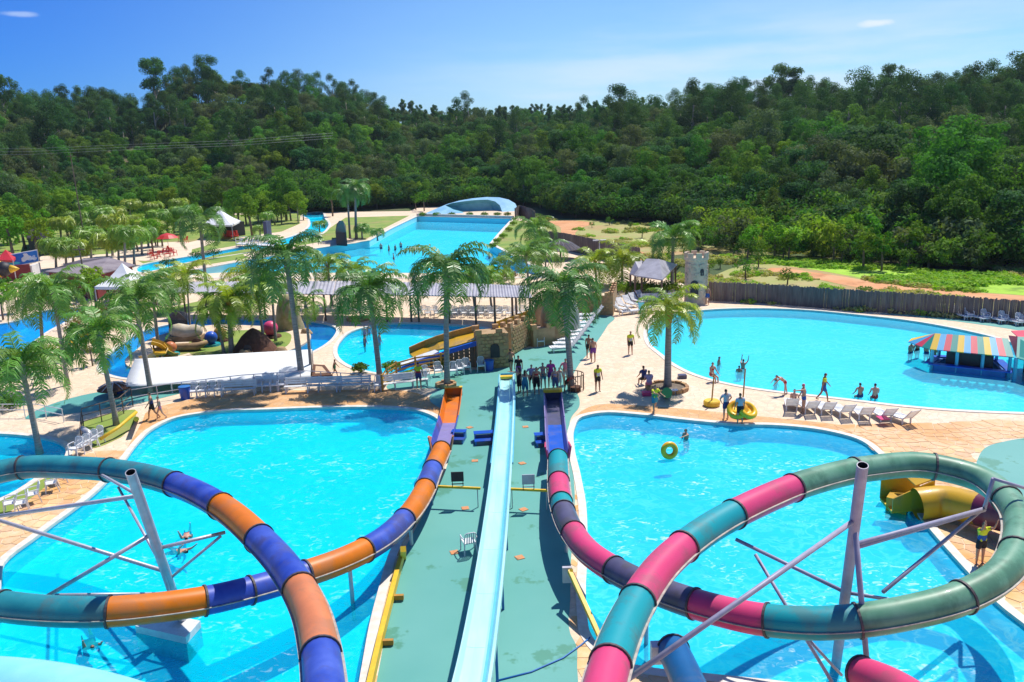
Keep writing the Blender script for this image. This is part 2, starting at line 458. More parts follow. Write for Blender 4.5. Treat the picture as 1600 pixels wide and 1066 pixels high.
M['leafolive'] = mat('forest_leaf_olive', (0.096, 0.136, 0.060), (0.136, 0.176, 0.080), .85, .5, spec=.15, vary=.6, transl=.3)
M['redleaf'] = mat('croton_leaf', (.22, .07, .015), (.12, .16, .02), .6, 2, transl=.2)
M['greyroof'] = mat('grey_roof_sheet', (.42, .41, .45), (.34, .33, .37), .6, 1.5, c3=(.25, .24, .26), s3=.6)
M['purpleroof'] = mat('fibre_cement_roof', (.27, .23, .24), (.20, .165, .18), .8, .8, c3=(.14, .11, .12), s3=.4)
M['maroon'] = mat('maroon_wall', (.22, .035, .04), (.17, .03, .035), .8, 2)
M['thatch'] = mat('thatch', (.13, .11, .12), (.07, .06, .065), .95, 4, bump=.8, bscale=12)
M['brownthatch'] = mat('brown_thatch', (.14, .06, .035), (.08, .035, .02), .95, 3, bump=.8, bscale=10)
M['red'] = mat('red_plastic', (.62, .03, .02), (.5, .02, .02), .5, 3)
def fibre(name, c, c2=None, grime=(.12, .10, .08)):
    return mat(name, tuple(x * .86 for x in c), c2 or tuple(x * .66 for x in c), .42, 1.1, c3=tuple(a * .55 + g * .45 for a, g in zip(c, grime)), s3=1.0, r3=(.50, .62), coat=.08, spec=.3, stretch=(1, 1, .5))
M['f_orange'] = fibre('orange_fibreglass', (.92, .235, .004))
M['f_salmon'] = fibre('faded_orange_fibreglass', (.80, .26, .10))
M['f_blue'] = fibre('blue_fibreglass', (.02, .06, .44), (.07, .12, .50))
M['f_teal'] = fibre('teal_fibreglass', (.015, .23, .29), (.04, .29, .32))
M['f_aqua'] = fibre('aqua_fibreglass', (.008, .36, .40), (.012, .32, .37))
M['f_pink'] = fibre('pink_fibreglass', (.80, .075, .22), (.68, .055, .17))
M['f_green'] = fibre('pale_green_fibreglass', (.12, .33, .20), (.18, .37, .25), (.05, .08, .06))
M['f_navy'] = fibre('navy_fibreglass', (.075, .075, .14), (.11, .10, .18))
M['f_royal'] = fibre('royal_blue_fibreglass', (.01, .12, .70))
M['f_deepblue'] = fibre('deep_blue_fibreglass', (.01, .13, .36))
M['f_lav'] = fibre('lavender_fibreglass', (.33, .27, .55))
M['f_yellow'] = fibre('yellow_fibreglass', (.72, .42, .02), (.6, .33, .02))
M['f_purple'] = fibre('purple_fibreglass', (.17, .025, .07))
M['f_pale'] = mat('pale_slide_gelcoat', (.36, .72, .74), (.50, .80, .80), .3, 1.0, coat=.3, stretch=(2, .25, 1))
M['f_skyblue'] = mat('sky_blue_gelcoat', (.10, .46, .62), (.14, .52, .68), .3, 1, coat=.3)
M['flange'] = mat('slide_flange', (.05, .04, .05), (.09, .07, .07), .6, 5)
M['seam'] = mat('slide_seam', (.5, .45, .38), (.3, .27, .25), .6, 5)

# ================================================================ GROUND AND POOLS
def pxl(l, z=0.0): return [P(x, y, z) for x, y in l]
def ccw(l): return l if area(l) > 0 else l[::-1]
def struct(o): o['kind'] = 'structure'; return o
def sheet(name, loop, z, m, holes=(), parent=None, kind='structure'):
    loops = [ccw([Vector((p[0], p[1])) for p in loop])] + [ccw([Vector((p[0], p[1])) for p in h]) for h in holes]
    fl = [v for L in loops for v in L]; ed = []; k = 0
    for L in loops:
        ed += [(k + i, k + (i + 1) % len(L)) for i in range(len(L))]; k += len(L)
    cv, _, cf, _, _, _ = delaunay_2d_cdt(fl, ed, [], 0, 1e-5)
    cen = lambda t: (sum(cv[i].x for i in t) / 3, sum(cv[i].y for i in t) / 3)
    cf = [t for t in cf if inside(cen(t), loops[0]) and not any(inside(cen(t), h) for h in loops[1:])]
    b = MB(); b.add([(v.x, v.y, z) for v in cv], [tuple(t) if tri_area([cv[i] for i in t]) > 0 else tuple(t)[::-1] for t in cf])
    o = b.build(name, m, parent)
    if parent is None: o['kind'] = kind
    return o
def offset(loop, d):
    """outward for positive d"""
    loop = ccw([Vector((p[0], p[1], 0)) for p in loop]); n = len(loop); out = []
    for i in range(n):
        a, b, c = loop[i - 1], loop[i], loop[(i + 1) % n]
        e1 = (b - a).normalized(); e2 = (c - b).normalized()
        n1, n2 = Vector((e1.y, -e1.x, 0)), Vector((e2.y, -e2.x, 0)); q = n1 + n2
        if q.length < 1e-3: q = n1
        q.normalize(); k = d / max(.5, q.dot(n1)); out.append(b + q * k)
    return out

left_px = [(0, 905), (5, 880), (60, 836), (150, 768), (192, 722), (215, 692), (240, 669), (275, 653), (330, 644), (420, 640),
           (500, 637), (600, 637), (650, 641), (680, 652), (693, 668), (690, 715), (668, 768), (640, 812), (612, 860), (594, 920),
           (580, 975), (567, 1047), (548, 1150), (500, 1300), (60, 1400), (-260, 1250), (-120, 1060), (-10, 960)]
right_px = [(897, 668), (908, 652), (940, 645), (1000, 648), (1060, 655), (1150, 663), (1220, 665), (1290, 673), (1340, 686), (1374, 710),
            (1402, 755), (1434, 802), (1510, 890), (1557, 940), (1640, 1015), (1600, 1075), (1500, 1090), (1350, 1083), (1200, 1065), (1092, 1054),
            (1000, 1043), (960, 1033), (935, 1012), (920, 990), (915, 960), (916, 850), (914, 790), (905, 740), (896, 700)]
big_px = [(1011, 525), (1015, 510), (1032, 497), (1065, 489), (1110, 484), (1180, 482), (1250, 484), (1350, 493), (1420, 501), (1490, 513),
          (1540, 524), (1620, 548), (1760, 600), (1780, 640), (1640, 646), (1560, 644), (1480, 640), (1400, 633), (1350, 627), (1280, 619),
          (1200, 610), (1150, 602), (1100, 590), (1050, 567), (1035, 555), (1017, 540)]
kid_px = [(526, 548), (532, 533), (555, 516), (595, 507), (640, 505), (700, 508), (750, 511), (770, 518), (720, 545), (690, 562), (655, 580), (600, 584), (560, 577), (535, 565)]
ring_px = [(262, 508), (320, 498), (400, 499), (460, 500), (505, 505), (524, 512), (522, 526), (498, 545), (465, 560), (430, 575), (330, 588),
           (200, 592), (160, 580), (165, 560), (195, 535), (225, 517)]
isle_px = [(262, 520), (330, 508), (400, 509), (445, 511), (478, 517), (486, 525), (473, 538), (440, 552), (400, 565), (300, 573), (205, 574), (195, 565), (215, 545), (238, 528)]
far_left_px = [(-60, 512), (10, 505), (60, 488), (95, 482), (117, 482), (113, 496), (72, 520), (45, 540), (5, 567), (-90, 590)]
low_left_px = [(-140, 690), (-40, 677), (0, 678), (50, 682), (88, 690), (103, 700), (103, 712), (88, 726), (60, 745), (0, 780), (-60, 800), (-190, 790)]
wave_px = [(296, 423), (400, 404.5), (477, 391), (577, 376), (614, 356), (652, 338), (800, 342), (783, 360), (765, 381), (800, 399), (840, 420), (845, 434), (560, 434), (300, 434)]
canal_px = [(222, 414), (300, 400), (389, 384), (440, 374), (463, 367), (483, 354), (483, 343), (477, 334), (492, 331), (508, 342), (513, 354), (474, 376), (440, 384), (390, 394), (300, 409), (222, 426)]
def smooth(px): return spline(pxl(px), True, 5)
POOL = {'left': smooth(left_px), 'right': smooth(right_px), 'big': smooth(big_px), 'kid': smooth(kid_px), 'ring': smooth(ring_px),
        'farleft': smooth(far_left_px), 'lowleft': smooth(low_left_px), 'wave': pxl(wave_px), 'canal': smooth(canal_px)}
WZ = -0.14
def pool(key, label_name, depth, water, wz=WZ, cop=.28, floor=M['poolfloor'], floor_faces=True):
    loop = ccw(POOL[key]); n = len(loop)
    b = MB(); vs = [(p.x, p.y, .0) for p in loop] + [(p.x, p.y, -depth) for p in loop]
    fs = [(i, n + i, n + (i + 1) % n, (i + 1) % n) for i in range(n)]
    b.add(vs, fs)
    if floor_faces:
        vv, ff = fill(loop); b.add([(p[0], p[1], -depth) for p in vv], ff)
    basin = struct(b.build('pool_basin', floor))
    if cop:
        o2 = offset(loop, cop); i2 = offset(loop, -.05); c = MB()
        ring = [i2, i2, o2, o2]; zs = [-.08, .035, .035, -.02]
        vs = [(p.x, p.y, z) for L, z in zip(ring, zs) for p in L]
        fs = [(k * n + i, k * n + (i + 1) % n, (k + 1) * n + (i + 1) % n, (k + 1) * n + i) for k in range(3) for i in range(n)]
        c.add(vs, [f[::-1] for f in fs]); c.build('pool_coping', M['coping'], basin)
    if water: sheet('water', loop, wz, water)
    return basin
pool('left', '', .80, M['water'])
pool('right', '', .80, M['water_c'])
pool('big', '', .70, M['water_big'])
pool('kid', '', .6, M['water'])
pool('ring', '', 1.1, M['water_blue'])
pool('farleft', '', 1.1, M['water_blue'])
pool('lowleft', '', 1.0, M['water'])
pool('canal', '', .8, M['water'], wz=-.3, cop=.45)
# wave pool: deep end behind, beach sloping up towards the bathers
pool('wave', '', 3.0, M['water_far'], wz=-1.05, cop=.5, floor_faces=False)
bm_ = MB()
rows = [(452, -.06), (434, -.05), (411, -1.2), (398, -2.0), (330, -2.8)]
bm_.add([P(x, y + 0 * (x - 500)) * 1 + Vector((0, 0, z)) for y, z in rows for x in (200, 920)], [(2 * i, 2 * i + 1, 2 * i + 3, 2 * i + 2) for i in range(len(rows) - 1)], 0)
bm_.m = [1, 1, 0, 0]
struct(bm_.build('beach_slope', [M['poolfloor'], M['sand']]))
# the island in the lazy river
isle = smooth(isle_px)
b = MB(); b.prism(isle, -1.1, .0); struct(b.build('island_ground', M['paving']))

# ---- park ground sheet with the pool holes
park = pxl([(1108, 468), (1200, 474), (1300, 483), (1400, 489), (1500, 497), (1620, 508), (1760, 520)]) + [Vector((95, 40, 0)), Vector((80, -25, 0)), Vector((-110, -25, 0)), Vector((-150, 60, 0))] + \
    pxl([(-40, 400), (-10, 365), (120, 350), (300, 336), (420, 332), (560, 331), (640, 330), (660, 322), (815, 326), (842, 352), (850, 372), (930, 388), (1012, 412), (1060, 440)])
sheet('pavement', park, 0, M['paving'], [POOL[k] for k in POOL])
park = ccw(park)

# ---- painted deck, lawns
deck = spline(pxl([(548, 1330), (584, 1090), (596, 1025), (607, 960), (616, 910), (628, 868), (652, 822), (682, 768), (702, 715), (705, 672), (690, 640), (673, 628), (672, 618),
                   (684, 609), (650, 607), (606, 608), (604, 603), (650, 589), (700, 581), (765, 575), (800, 561), (806, 548), (850, 541), (905, 505), (925, 492), (957, 495), (950, 508),
                   (925, 545), (900, 577), (893, 600), (905, 622), (905, 636), (893, 652), (889, 680), (893, 720), (898, 770), (896, 830), (892, 880), (891, 940), (891, 990),
                   (900, 1008), (902, 1045), (906, 1100), (912, 1330)]), True, 4)
sheet('green_deck', deck, .008, M['deck'])
sheet('green_deck', spline(pxl([(1530, 712), (1545, 697), (1570, 690), (1610, 684), (1720, 690), (1760, 740), (1640, 790), (1560, 770)]), True, 5), .008, M['deck'])
sheet('green_deck', spline(pxl([(1380, 490), (1490, 502), (1600, 518), (1700, 540), (1720, 520), (1600, 509), (1480, 496), (1400, 491)]), True, 4), .008, M['deck'])
sheet('green_deck', spline(pxl([(128, 618), (200, 606), (280, 598), (340, 598), (270, 618), (190, 636), (100, 648), (40, 655), (60, 640)]), True, 4), .008, M['deck'])
sheet('lawn', pxl([(340, 398), (392, 388), (400, 392), (470, 380), (516, 356), (540, 340), (640, 337), (600, 357), (572, 374), (477, 388), (400, 401.5), (296, 418), (228, 430), (225, 427)]), .004, M['grass'])
sheet('lawn', pxl([(-40, 430), (60, 400), (200, 400), (224, 412), (300, 396), (385, 381), (372, 372), (440, 362), (468, 350), (470, 333), (300, 338), (100, 352), (-30, 372)]), .004, M['grass'])
sheet('lawn', pxl([(803, 343), (842, 352), (850, 372), (870, 385), (835, 400), (806, 398), (770, 381), (786, 361)]), .004, M['grass'])
sheet('lawn', spline(pxl([(330, 520), (420, 516), (450, 520), (455, 530), (440, 545), (400, 555), (330, 560), (300, 555)]), True, 4), .006, M['grass'])
sheet('lawn', spline(pxl([(252, 548), (280, 538), (312, 541), (290, 553), (265, 558)]), True, 4), .012, M['grass'])
sheet('lawn', spline(pxl([(130, 660), (210, 640), (212, 652), (165, 695), (150, 700), (140, 680)]), True, 4), .006, M['grass'])
sheet('lawn', spline(pxl([(-40, 795), (0, 782), (60, 752), (85, 742), (60, 770), (0, 808), (-40, 830)]), True, 4), .006, M['grass'])
sheet('lawn', spline(pxl([(330, 468), (380, 470), (330, 482), (210, 500), (200, 492), (260, 482)]), True, 4), .006, M['grass'])
sheet('pavement_orange', spline(pxl([(190, 722), (222, 660), (235, 640), (300, 624), (400, 612), (520, 610), (604, 609), (640, 612), (672, 622), (688, 637), (692, 660), (680, 651), (650, 640), (600, 636), (500, 636), (420, 639), (330, 643), (275, 652), (240, 668), (215, 692)]), True, 3), .004, M['paving_o'])
sheet('pavement_orange', spline(pxl([(897, 664), (900, 650), (935, 632), (1000, 634), (1080, 640), (1160, 648), (1240, 656), (1310, 664), (1370, 682), (1400, 700), (1374, 708), (1340, 684), (1290, 671), (1220, 664), (1150, 661), (1060, 653), (1000, 646), (940, 643), (908, 650)]), True, 3), .004, M['paving_o'])
# paved walk through the palm garden, pale
for q in ([(60, 405), (230, 392), (330, 372), (335, 378), (235, 402), (90, 420)],):
    sheet('path', spline(pxl(q), True, 4), .009 if q[0][0] == 60 else .013, M['sand'])
sheet('path', spline(pxl([(240, 380), (282, 378), (300, 390), (270, 405), (236, 408)]), True, 4), .017, M['sand'])
sheet('path', spline(pxl([(380, 398), (470, 384), (540, 372), (572, 376), (477, 390), (400, 403)]), True, 3), .010, M['sand'])

# ---------------------------------------------------------------- terrain
FOOT = [(-200, 395), (0, 372), (100, 345), (200, 335), (400, 330), (500, 333), (650, 324), (800, 322), (900, 342), (1000, 348), (1100, 362), (1200, 370), (1300, 381), (1400, 398), (1500, 414), (1600, 424), (1800, 440)]
RIDGE = [(-200, 118, 330), (0, 128, 330), (100, 134, 330), (200, 140, 330), (235, 130, 330), (270, 116, 330), (340, 108, 330), (430, 114, 330), (520, 130, 350), (600, 152, 380), (700, 162, 420), (800, 160, 420), (900, 158, 400), (980, 150, 350),
         (1100, 140, 310), (1250, 134, 300), (1400, 128, 290), (1500, 118, 290), (1600, 114, 290), (1800, 118, 290)]
def lerp_tab(tab, x, k=1):
    if x <= tab[0][0]: return tab[0][k]
    for a, b_ in zip(tab, tab[1:]):
        if x <= b_[0]:
            t = (x - a[0]) / (b_[0] - a[0]); t = t * t * (3 - 2 * t); return a[k] * (1 - t) + b_[k] * t
    return tab[-1][k]
# tables turned into places: bearing -> foot distance, ridge distance and height
FT = [(P(x, y).x / P(x, y).y, P(x, y).y) for x, y in FOOT]
RT = [(PY(x, y, d).x / d, d, PY(x, y + (8 if x < 240 else -5 if x < 560 else 0), d).z - 13) for x, y, d in RIDGE]
def ground_z(x, y):
    if y < 40: return 0.0
    u = x / y; yf = lerp_tab(FT, u); yr = lerp_tab(RT, u, 1); zr = lerp_tab(RT, u, 2)
    if y <= yf: return 0.0
    t = (y - yf) / (yr - yf)
    if t < 1: h = zr * (t ** 1.25)
    else: h = zr + (t - 1) * 3
    h *= 1 + .10 * noise.noise(Vector((x / 45, y / 45, 0))) * min(1, t * 3)
    return h + 1.6 * noise.noise(Vector((x / 28, y / 28, 3))) * min(1, max(0, t * 4))
park_in = offset(park, -.8)
tv, tf = [], []
xs = [-900, -600, -420] + [-320 + 4 * i for i in range(161)] + [420, 600, 900]
ys = [-200, -100, -60] + [-30 + 4 * i for i in range(137)] + [560, 620, 700, 900, 1300, 2500]
for y in ys:
    for x in xs:
        z = -3.6 if inside((x, y), park_in) else ground_z(x, y) - .03
        tv.append((x, y, z))
nx = len(xs)
for j in range(len(ys) - 1):
    for i in range(nx - 1): tf.append((j * nx + i, j * nx + i + 1, (j + 1) * nx + i + 1, (j + 1) * nx + i))
b = MB(); b.add(tv, tf); struct(b.build('ground', M['terrain'], smooth=True))
# far wooded rise in the middle of the horizon
def drape(name, loop, m, z=.02, kind='structure', step=3.0):
    """sheet lying on the field behind the fence (flat there)"""
    return sheet(name, loop, z, m)
drape('field_grass', spline(pxl([(1104, 436), (1108, 466), (1200, 472), (1300, 481), (1400, 487), (1500, 495), (1620, 506), (1800, 520), (1800, 470), (1600, 440), (1400, 416), (1250, 400), (1120, 398), (1065, 398), (1016, 404), (930, 384), (852, 366), (846, 350), (870, 343), (1000, 350), (1100, 372), (1200, 385), (1210, 396)]), True, 3), M['drygrass'], .012)
drape('bright_grass', spline(pxl([(1290, 404), (1420, 416), (1600, 436), (1820, 460), (1820, 500), (1600, 462), (1500, 455), (1400, 444), (1330, 432), (1260, 420), (1200, 412), (1180, 400)]), True, 4), M['brightgrass'], .020)
drape('dirt_path', spline(pxl([(1205, 419), (1300, 430), (1400, 446), (1500, 456), (1620, 464), (1820, 486), (1820, 500), (1620, 475), (1500, 468), (1400, 458), (1330, 448), (1262, 434), (1200, 427)]), True, 4), M['dirt'], .028)
drape('dirt_path', spline(pxl([(858, 346), (885, 345), (925, 348), (905, 358), (903, 372), (950, 384), (990, 390), (1012, 399), (1008, 408), (950, 394), (895, 381), (878, 368), (874, 354)]), True, 4), M['dirt'], .028)
# ---------------------------------------------------------------- stone paving built stone by stone near the camera
def near_on(p, loop):
    best, bp = 1e9, p
    for i in range(len(loop)):
        a, c = loop[i], loop[(i + 1) % len(loop)]
        dx, dy = c[0] - a[0], c[1] - a[1]; L = dx * dx + dy * dy
        if L < 1e-9: continue
        t = max(0, min(1, ((p[0] - a[0]) * dx + (p[1] - a[1]) * dy) / L)); q = (a[0] + dx * t, a[1] + dy * t)
        d = (q[0] - p[0]) ** 2 + (q[1] - p[1]) ** 2
        if d < best: best, bp = d, q
    return bp
def stones():
    rn = random.Random(3); s = .54
    block = [offset(POOL['left'], .2), offset(POOL['right'], .2), offset(POOL['lowleft'], .2), offset(POOL['big'], .2), ccw(deck), ccw(spline(pxl([(-40, 795), (0, 782), (60, 752), (85, 742), (60, 770), (0, 808), (-40, 830)]), True, 4)),
             ccw(spline(pxl([(1530, 712), (1545, 697), (1570, 690), (1610, 684), (1720, 690), (1760, 740), (1640, 790), (1560, 770)]), True, 5))]
    bb = [(min(p[0] for p in l), max(p[0] for p in l), min(p[1] for p in l), max(p[1] for p in l)) for l in block]
    def blocked(p):
        for l, q in zip(block, bb):
            if q[0] < p[0] < q[1] and q[2] < p[1] < q[3] and inside(p, l): return l
        return None
    seeds = {}
    for i in range(-52, 52):
        for j in range(30, 74): seeds[i, j] = ((i + rn.random() * .75) * s, (j + rn.random() * .75) * s)
    cells = []
    for (i, j), c in seeds.items():
        px_, py_ = proj((c[0], c[1], 0))
        if not (-40 < px_ < 1640 and py_ < 1100): continue
        if blocked(c): continue
        poly = [(c[0] - s * 1.3, c[1] - s * 1.3), (c[0] + s * 1.3, c[1] - s * 1.3), (c[0] + s * 1.3, c[1] + s * 1.3), (c[0] - s * 1.3, c[1] + s * 1.3)]
        for di in range(-2, 3):
            for dj in range(-2, 3):
                o = seeds.get((i + di, j + dj))
                if o is None or (di == 0 and dj == 0): continue
                mx_, my_ = (c[0] + o[0]) / 2, (c[1] + o[1]) / 2; nx_, ny_ = o[0] - c[0], o[1] - c[1]
                L = math.hypot(nx_, ny_); nx_ /= L; ny_ /= L; mx_ -= nx_ * .018; my_ -= ny_ * .018
                out = []
                for k in range(len(poly)):
                    a, b2 = poly[k - 1], poly[k]
                    da = (a[0] - mx_) * nx_ + (a[1] - my_) * ny_; db = (b2[0] - mx_) * nx_ + (b2[1] - my_) * ny_
                    if (da <= 0) != (db <= 0):
                        t = da / (da - db); out.append((a[0] + (b2[0] - a[0]) * t, a[1] + (b2[1] - a[1]) * t))
                    if db <= 0: out.append(b2)
                poly = out
                if len(poly) < 3: break
            if len(poly) < 3: break
        if len(poly) < 3: continue
        q = [near_on(p, L_) if (L_ := blocked(p)) else p for p in poly]
        if abs(area(q)) < .05: continue
        cells.append((c[1], q))
    cells.sort(key=lambda t: t[0])
    base = bpy.data.objects['pavement']
    rest = MB()
    for k, (d, q) in enumerate(cells):
        h = .010 + rn.random() * .008
        if k < 300:
            b = MB(); b.prism(q, .001, h); b.build('paving_stone', M['paving_n'], base)
        else: rest.prism(q, .001, h)
    if rest.v:
        o = rest.build('paving_stones', M['paving_n'], base); o['kind'] = 'stuff'
    return len(cells)
print('stones', stones())

# ================================================================ SLIDES
def at(l): return [P(x, y, z) for x, y, z in l]
def arclen(p):
    s = [0.0]
    for a, b in zip(p, p[1:]): s.append(s[-1] + (b - a).length)
    return s
def sub_path(path, s, a, b, step=.35):
    n = max(2, int((b - a) / step) + 1); out = []
    for k in range(n + 1):
        t = a + (b - a) * k / n
        j = 0
        while j < len(s) - 2 and s[j + 1] < t: j += 1
        f = (t - s[j]) / max(1e-6, s[j + 1] - s[j]); out.append(path[j].lerp(path[j + 1], min(1, max(0, f))))
    return out
def frame(pts, i):
    t = (pts[min(i + 1, len(pts) - 1)] - pts[max(i - 1, 0)]).normalized()
    x = t.cross(Vector((0, 0, 1))).normalized(); return t, x, x.cross(t)
TR = .425
def shell(pts, r, n=20):
    b = MB(); vs, fs = [], []
    for i, p in enumerate(pts):
        t, x, y = frame(pts, i)
        for k in range(n):
            a = 2 * math.pi * k / n; vs.append(p + (x * math.cos(a) + y * math.sin(a)) * r)
    for i in range(len(pts) - 1):
        for k in range(n): fs.append((i * n + k, i * n + (k + 1) % n, (i + 1) * n + (k + 1) % n, (i + 1) * n + k))
    return b.add(vs, fs)
def tube_slide(root, path_pts, cuts, smooth_n=8):
    """cuts: (px, py, material) = this material runs up to here"""
    path = spline(path_pts, False, smooth_n); s = arclen(path)
    pr = [proj(p) for p in path]
    prev, last = 0.0, 0
    for (cx, cy, mk, hint) in cuts:
        lo, hi = hint
        k0, k1 = int(lo * len(path)), int(hi * len(path))
        k = min(range(max(k0, last + 1), min(k1, len(path))), key=lambda q: (pr[q][0] - cx) ** 2 + (pr[q][1] - cy) ** 2) if cx is not None else len(path) - 1
        seg = sub_path(path, s, prev, s[k])
        o = shell(seg, TR).build('tube_section', M[mk], root, smooth=True)
        sm = MB()
        for sd in (-1, 1):
            vs = []
            for i, p in enumerate(seg):
                t, x, y = frame(seg, i); c = p + x * sd * (TR + .018) - y * .02
                vs += [c - x * .035 - y * .012, c + x * .035 - y * .012, c + x * .035 + y * .012, c - x * .035 + y * .012]
            fs = [(4 * i + a, 4 * i + (a + 1) % 4, 4 * i + 4 + (a + 1) % 4, 4 * i + 4 + a) for i in range(len(seg) - 1) for a in range(4)]
            sm.add(vs, fs + [(3, 2, 1, 0), tuple(len(vs) - 4 + a for a in range(4))])
        sm.build('seam_strip', M['seam'], o)
        e = [seg[-1] - (seg[-1] - seg[-2]).normalized() * .03, seg[-1] + (seg[-1] - seg[-2]).normalized() * .03]
        fl = shell(e, TR + .04, 24)
        fl2 = shell(e[::-1], TR - .01, 24); fl.add(fl2.v, fl2.f)
        n = 24
        for q in (0, n): fl.f += [(q + k, q + (k + 1) % n, 2 * n + (n - q) + (k + 1) % n, 2 * n + (n - q) + k) for k in range(n)]
        fl.m = [0] * len(fl.f)
        fl.build('joint_flange', M['flange'], o)
        prev, last = s[k], k
def trough(root, pts, w, hts, mk_floor, mk_wall, name='open_section', flare=.12):
    """open flume between points; hts wall height at each"""
    fl, wl_ = MB(), MB(); L = []
    for i, p in enumerate(pts):
        t, x, y = frame(pts, i); h = hts[i] if hasattr(hts, '__len__') else hts
        ww = w[i] if hasattr(w, '__len__') else w
        L.append([p - x * (ww / 2 + flare + .05) + y * h, p - x * (ww / 2 + flare) + y * h, p - x * ww / 2, p + x * ww / 2, p + x * (ww / 2 + flare) + y * h, p + x * (ww / 2 + flare + .05) + y * h,
                  p + x * (ww / 2 + .06) - y * .06, p - x * (ww / 2 + .06) - y * .06])
    vs = [v for r_ in L for v in r_]
    for i in range(len(pts) - 1):
        for k in range(8):
            f = (i * 8 + k, i * 8 + (k + 1) % 8, i * 8 + 8 + (k + 1) % 8, i * 8 + 8 + k)
            (fl if k == 2 else wl_).f.append(f)
    fl.v = vs; fl.m = [0] * len(fl.f)
    wl_.v = list(vs); wl_.f += [(7, 6, 5, 4, 3, 2, 1, 0)] + [tuple((len(pts) - 1) * 8 + k for k in range(8))]; wl_.m = [0] * len(wl_.f)
    o = wl_.build(name, M[mk_wall], root); fl.build('slide_floor', M[mk_floor], o)
    return o

# ---- left tube slide
lt = thing('tube_slide', 'orange and blue enclosed tube slide looping over the left pool, teal at its outer bend', 'water slide', P(708, 622))
lp = at([(512, 1180, 4.3), (508, 1090, 4.1), (500, 1015, 3.95), (483, 950, 3.8), (450, 892, 3.8), (405, 842, 3.8), (352, 796, 3.75), (290, 763, 3.7), (215, 741, 3.65), (120, 731, 3.55), (20, 733, 3.45),
         (-90, 765, 3.3), (-150, 830, 3.1), (-120, 905, 2.9), (-20, 943, 2.7), (80, 955, 2.55), (170, 956, 2.4), (250, 949, 2.2), (330, 937, 2.0), (400, 920, 1.85), (470, 899, 1.7), (530, 878, 1.55),
         (590, 848, 1.35), (632, 812, 1.2), (660, 772, 1.05), (674, 738, .95), (690, 703, .85)])
tube_slide(lt, lp, [(500, 1028, 'f_blue', (0, .12)), (468, 920, 'f_salmon', (.05, .2)), (402, 842, 'f_blue', (.1, .3)), (345, 797, 'f_orange', (.15, .35)), (268, 757, 'f_blue', (.2, .4)),
                    (165, 735, 'f_teal', (.25, .42)), (33, 733, 'f_teal', (.3, .5)), (None, None, 'f_teal', (.4, .5)) if False else (-110, 780, 'f_teal', (.38, .5)), (-80, 925, 'f_teal', (.44, .6)), (4, 945, 'f_teal', (.48, .6)), (170, 956, 'f_teal', (.55, .7)),
                    (323, 938, 'f_orange', (.6, .75)), (392, 921, 'f_blue', (.65, .8)), (478, 896, 'f_blue', (.7, .85)), (571, 859, 'f_orange', (.78, .9)), (633, 811, 'f_blue', (.8, .95)),
                    (666, 764, 'f_orange', (.85, .98)), (677, 735, 'f_blue', (.9, 1)), (None, None, 'f_orange', (0, 1))])
e0 = lp[-1]
tp = [P(690, 703, .45), P(696, 681, .38), P(702, 661, .32), P(706, 640, .28), P(709, 618, .25)]
trough(lt, spline(tp[:3], False, 3), .72, .42, 'f_lav', 'f_blue')
trough(lt, spline(tp[2:], False, 3), .72, [.42] * 4 + [.4] * 3, 'f_orange', 'f_orange')
for sd in (-1, 1):   # flared orange collar ears
    b = MB(); c = tp[0]; t = (tp[1] - tp[0]).normalized(); x = t.cross(Vector((0, 0, 1)))
    b.add([c + x * sd * .40 - t * .4 + Vector((0, 0, -.1)), c + x * sd * .55 - t * .3 + Vector((0, 0, .75)), c + x * sd * .56 + t * .1 + Vector((0, 0, .7)), c + x * sd * .5 + t * .9 + Vector((0, 0, .35)), c + x * sd * .40 + t * .9 + Vector((0, 0, -.1)),
           c + x * sd * .46 - t * .4 + Vector((0, 0, -.1)), c + x * sd * .61 - t * .3 + Vector((0, 0, .75)), c + x * sd * .62 + t * .1 + Vector((0, 0, .7)), c + x * sd * .56 + t * .9 + Vector((0, 0, .35)), c + x * sd * .46 + t * .9 + Vector((0, 0, -.1))],
          [(0, 1, 2, 3, 4), (9, 8, 7, 6, 5), (0, 5, 6, 1), (1, 6, 7, 2), (2, 7, 8, 3), (3, 8, 9, 4)])
    b.build('collar', M['f_salmon'], lt)
t = (tp[4] - tp[3]).normalized(); x = t.cross(Vector((0, 0, 1)))
b = MB(); b.box(tp[4] + Vector((0, 0, .22)) + t * .07, (1.02, .12, .5), rz=math.atan2(x.y, x.x)); b.build('end_wall', M['f_orange'], lt)
b = MB(); b.box(tp[4] + Vector((0, 0, .49)) + t * .07, (1.06, .3, .05), rz=math.atan2(x.y, x.x)); b.build('end_cap', M['yellow'], lt)
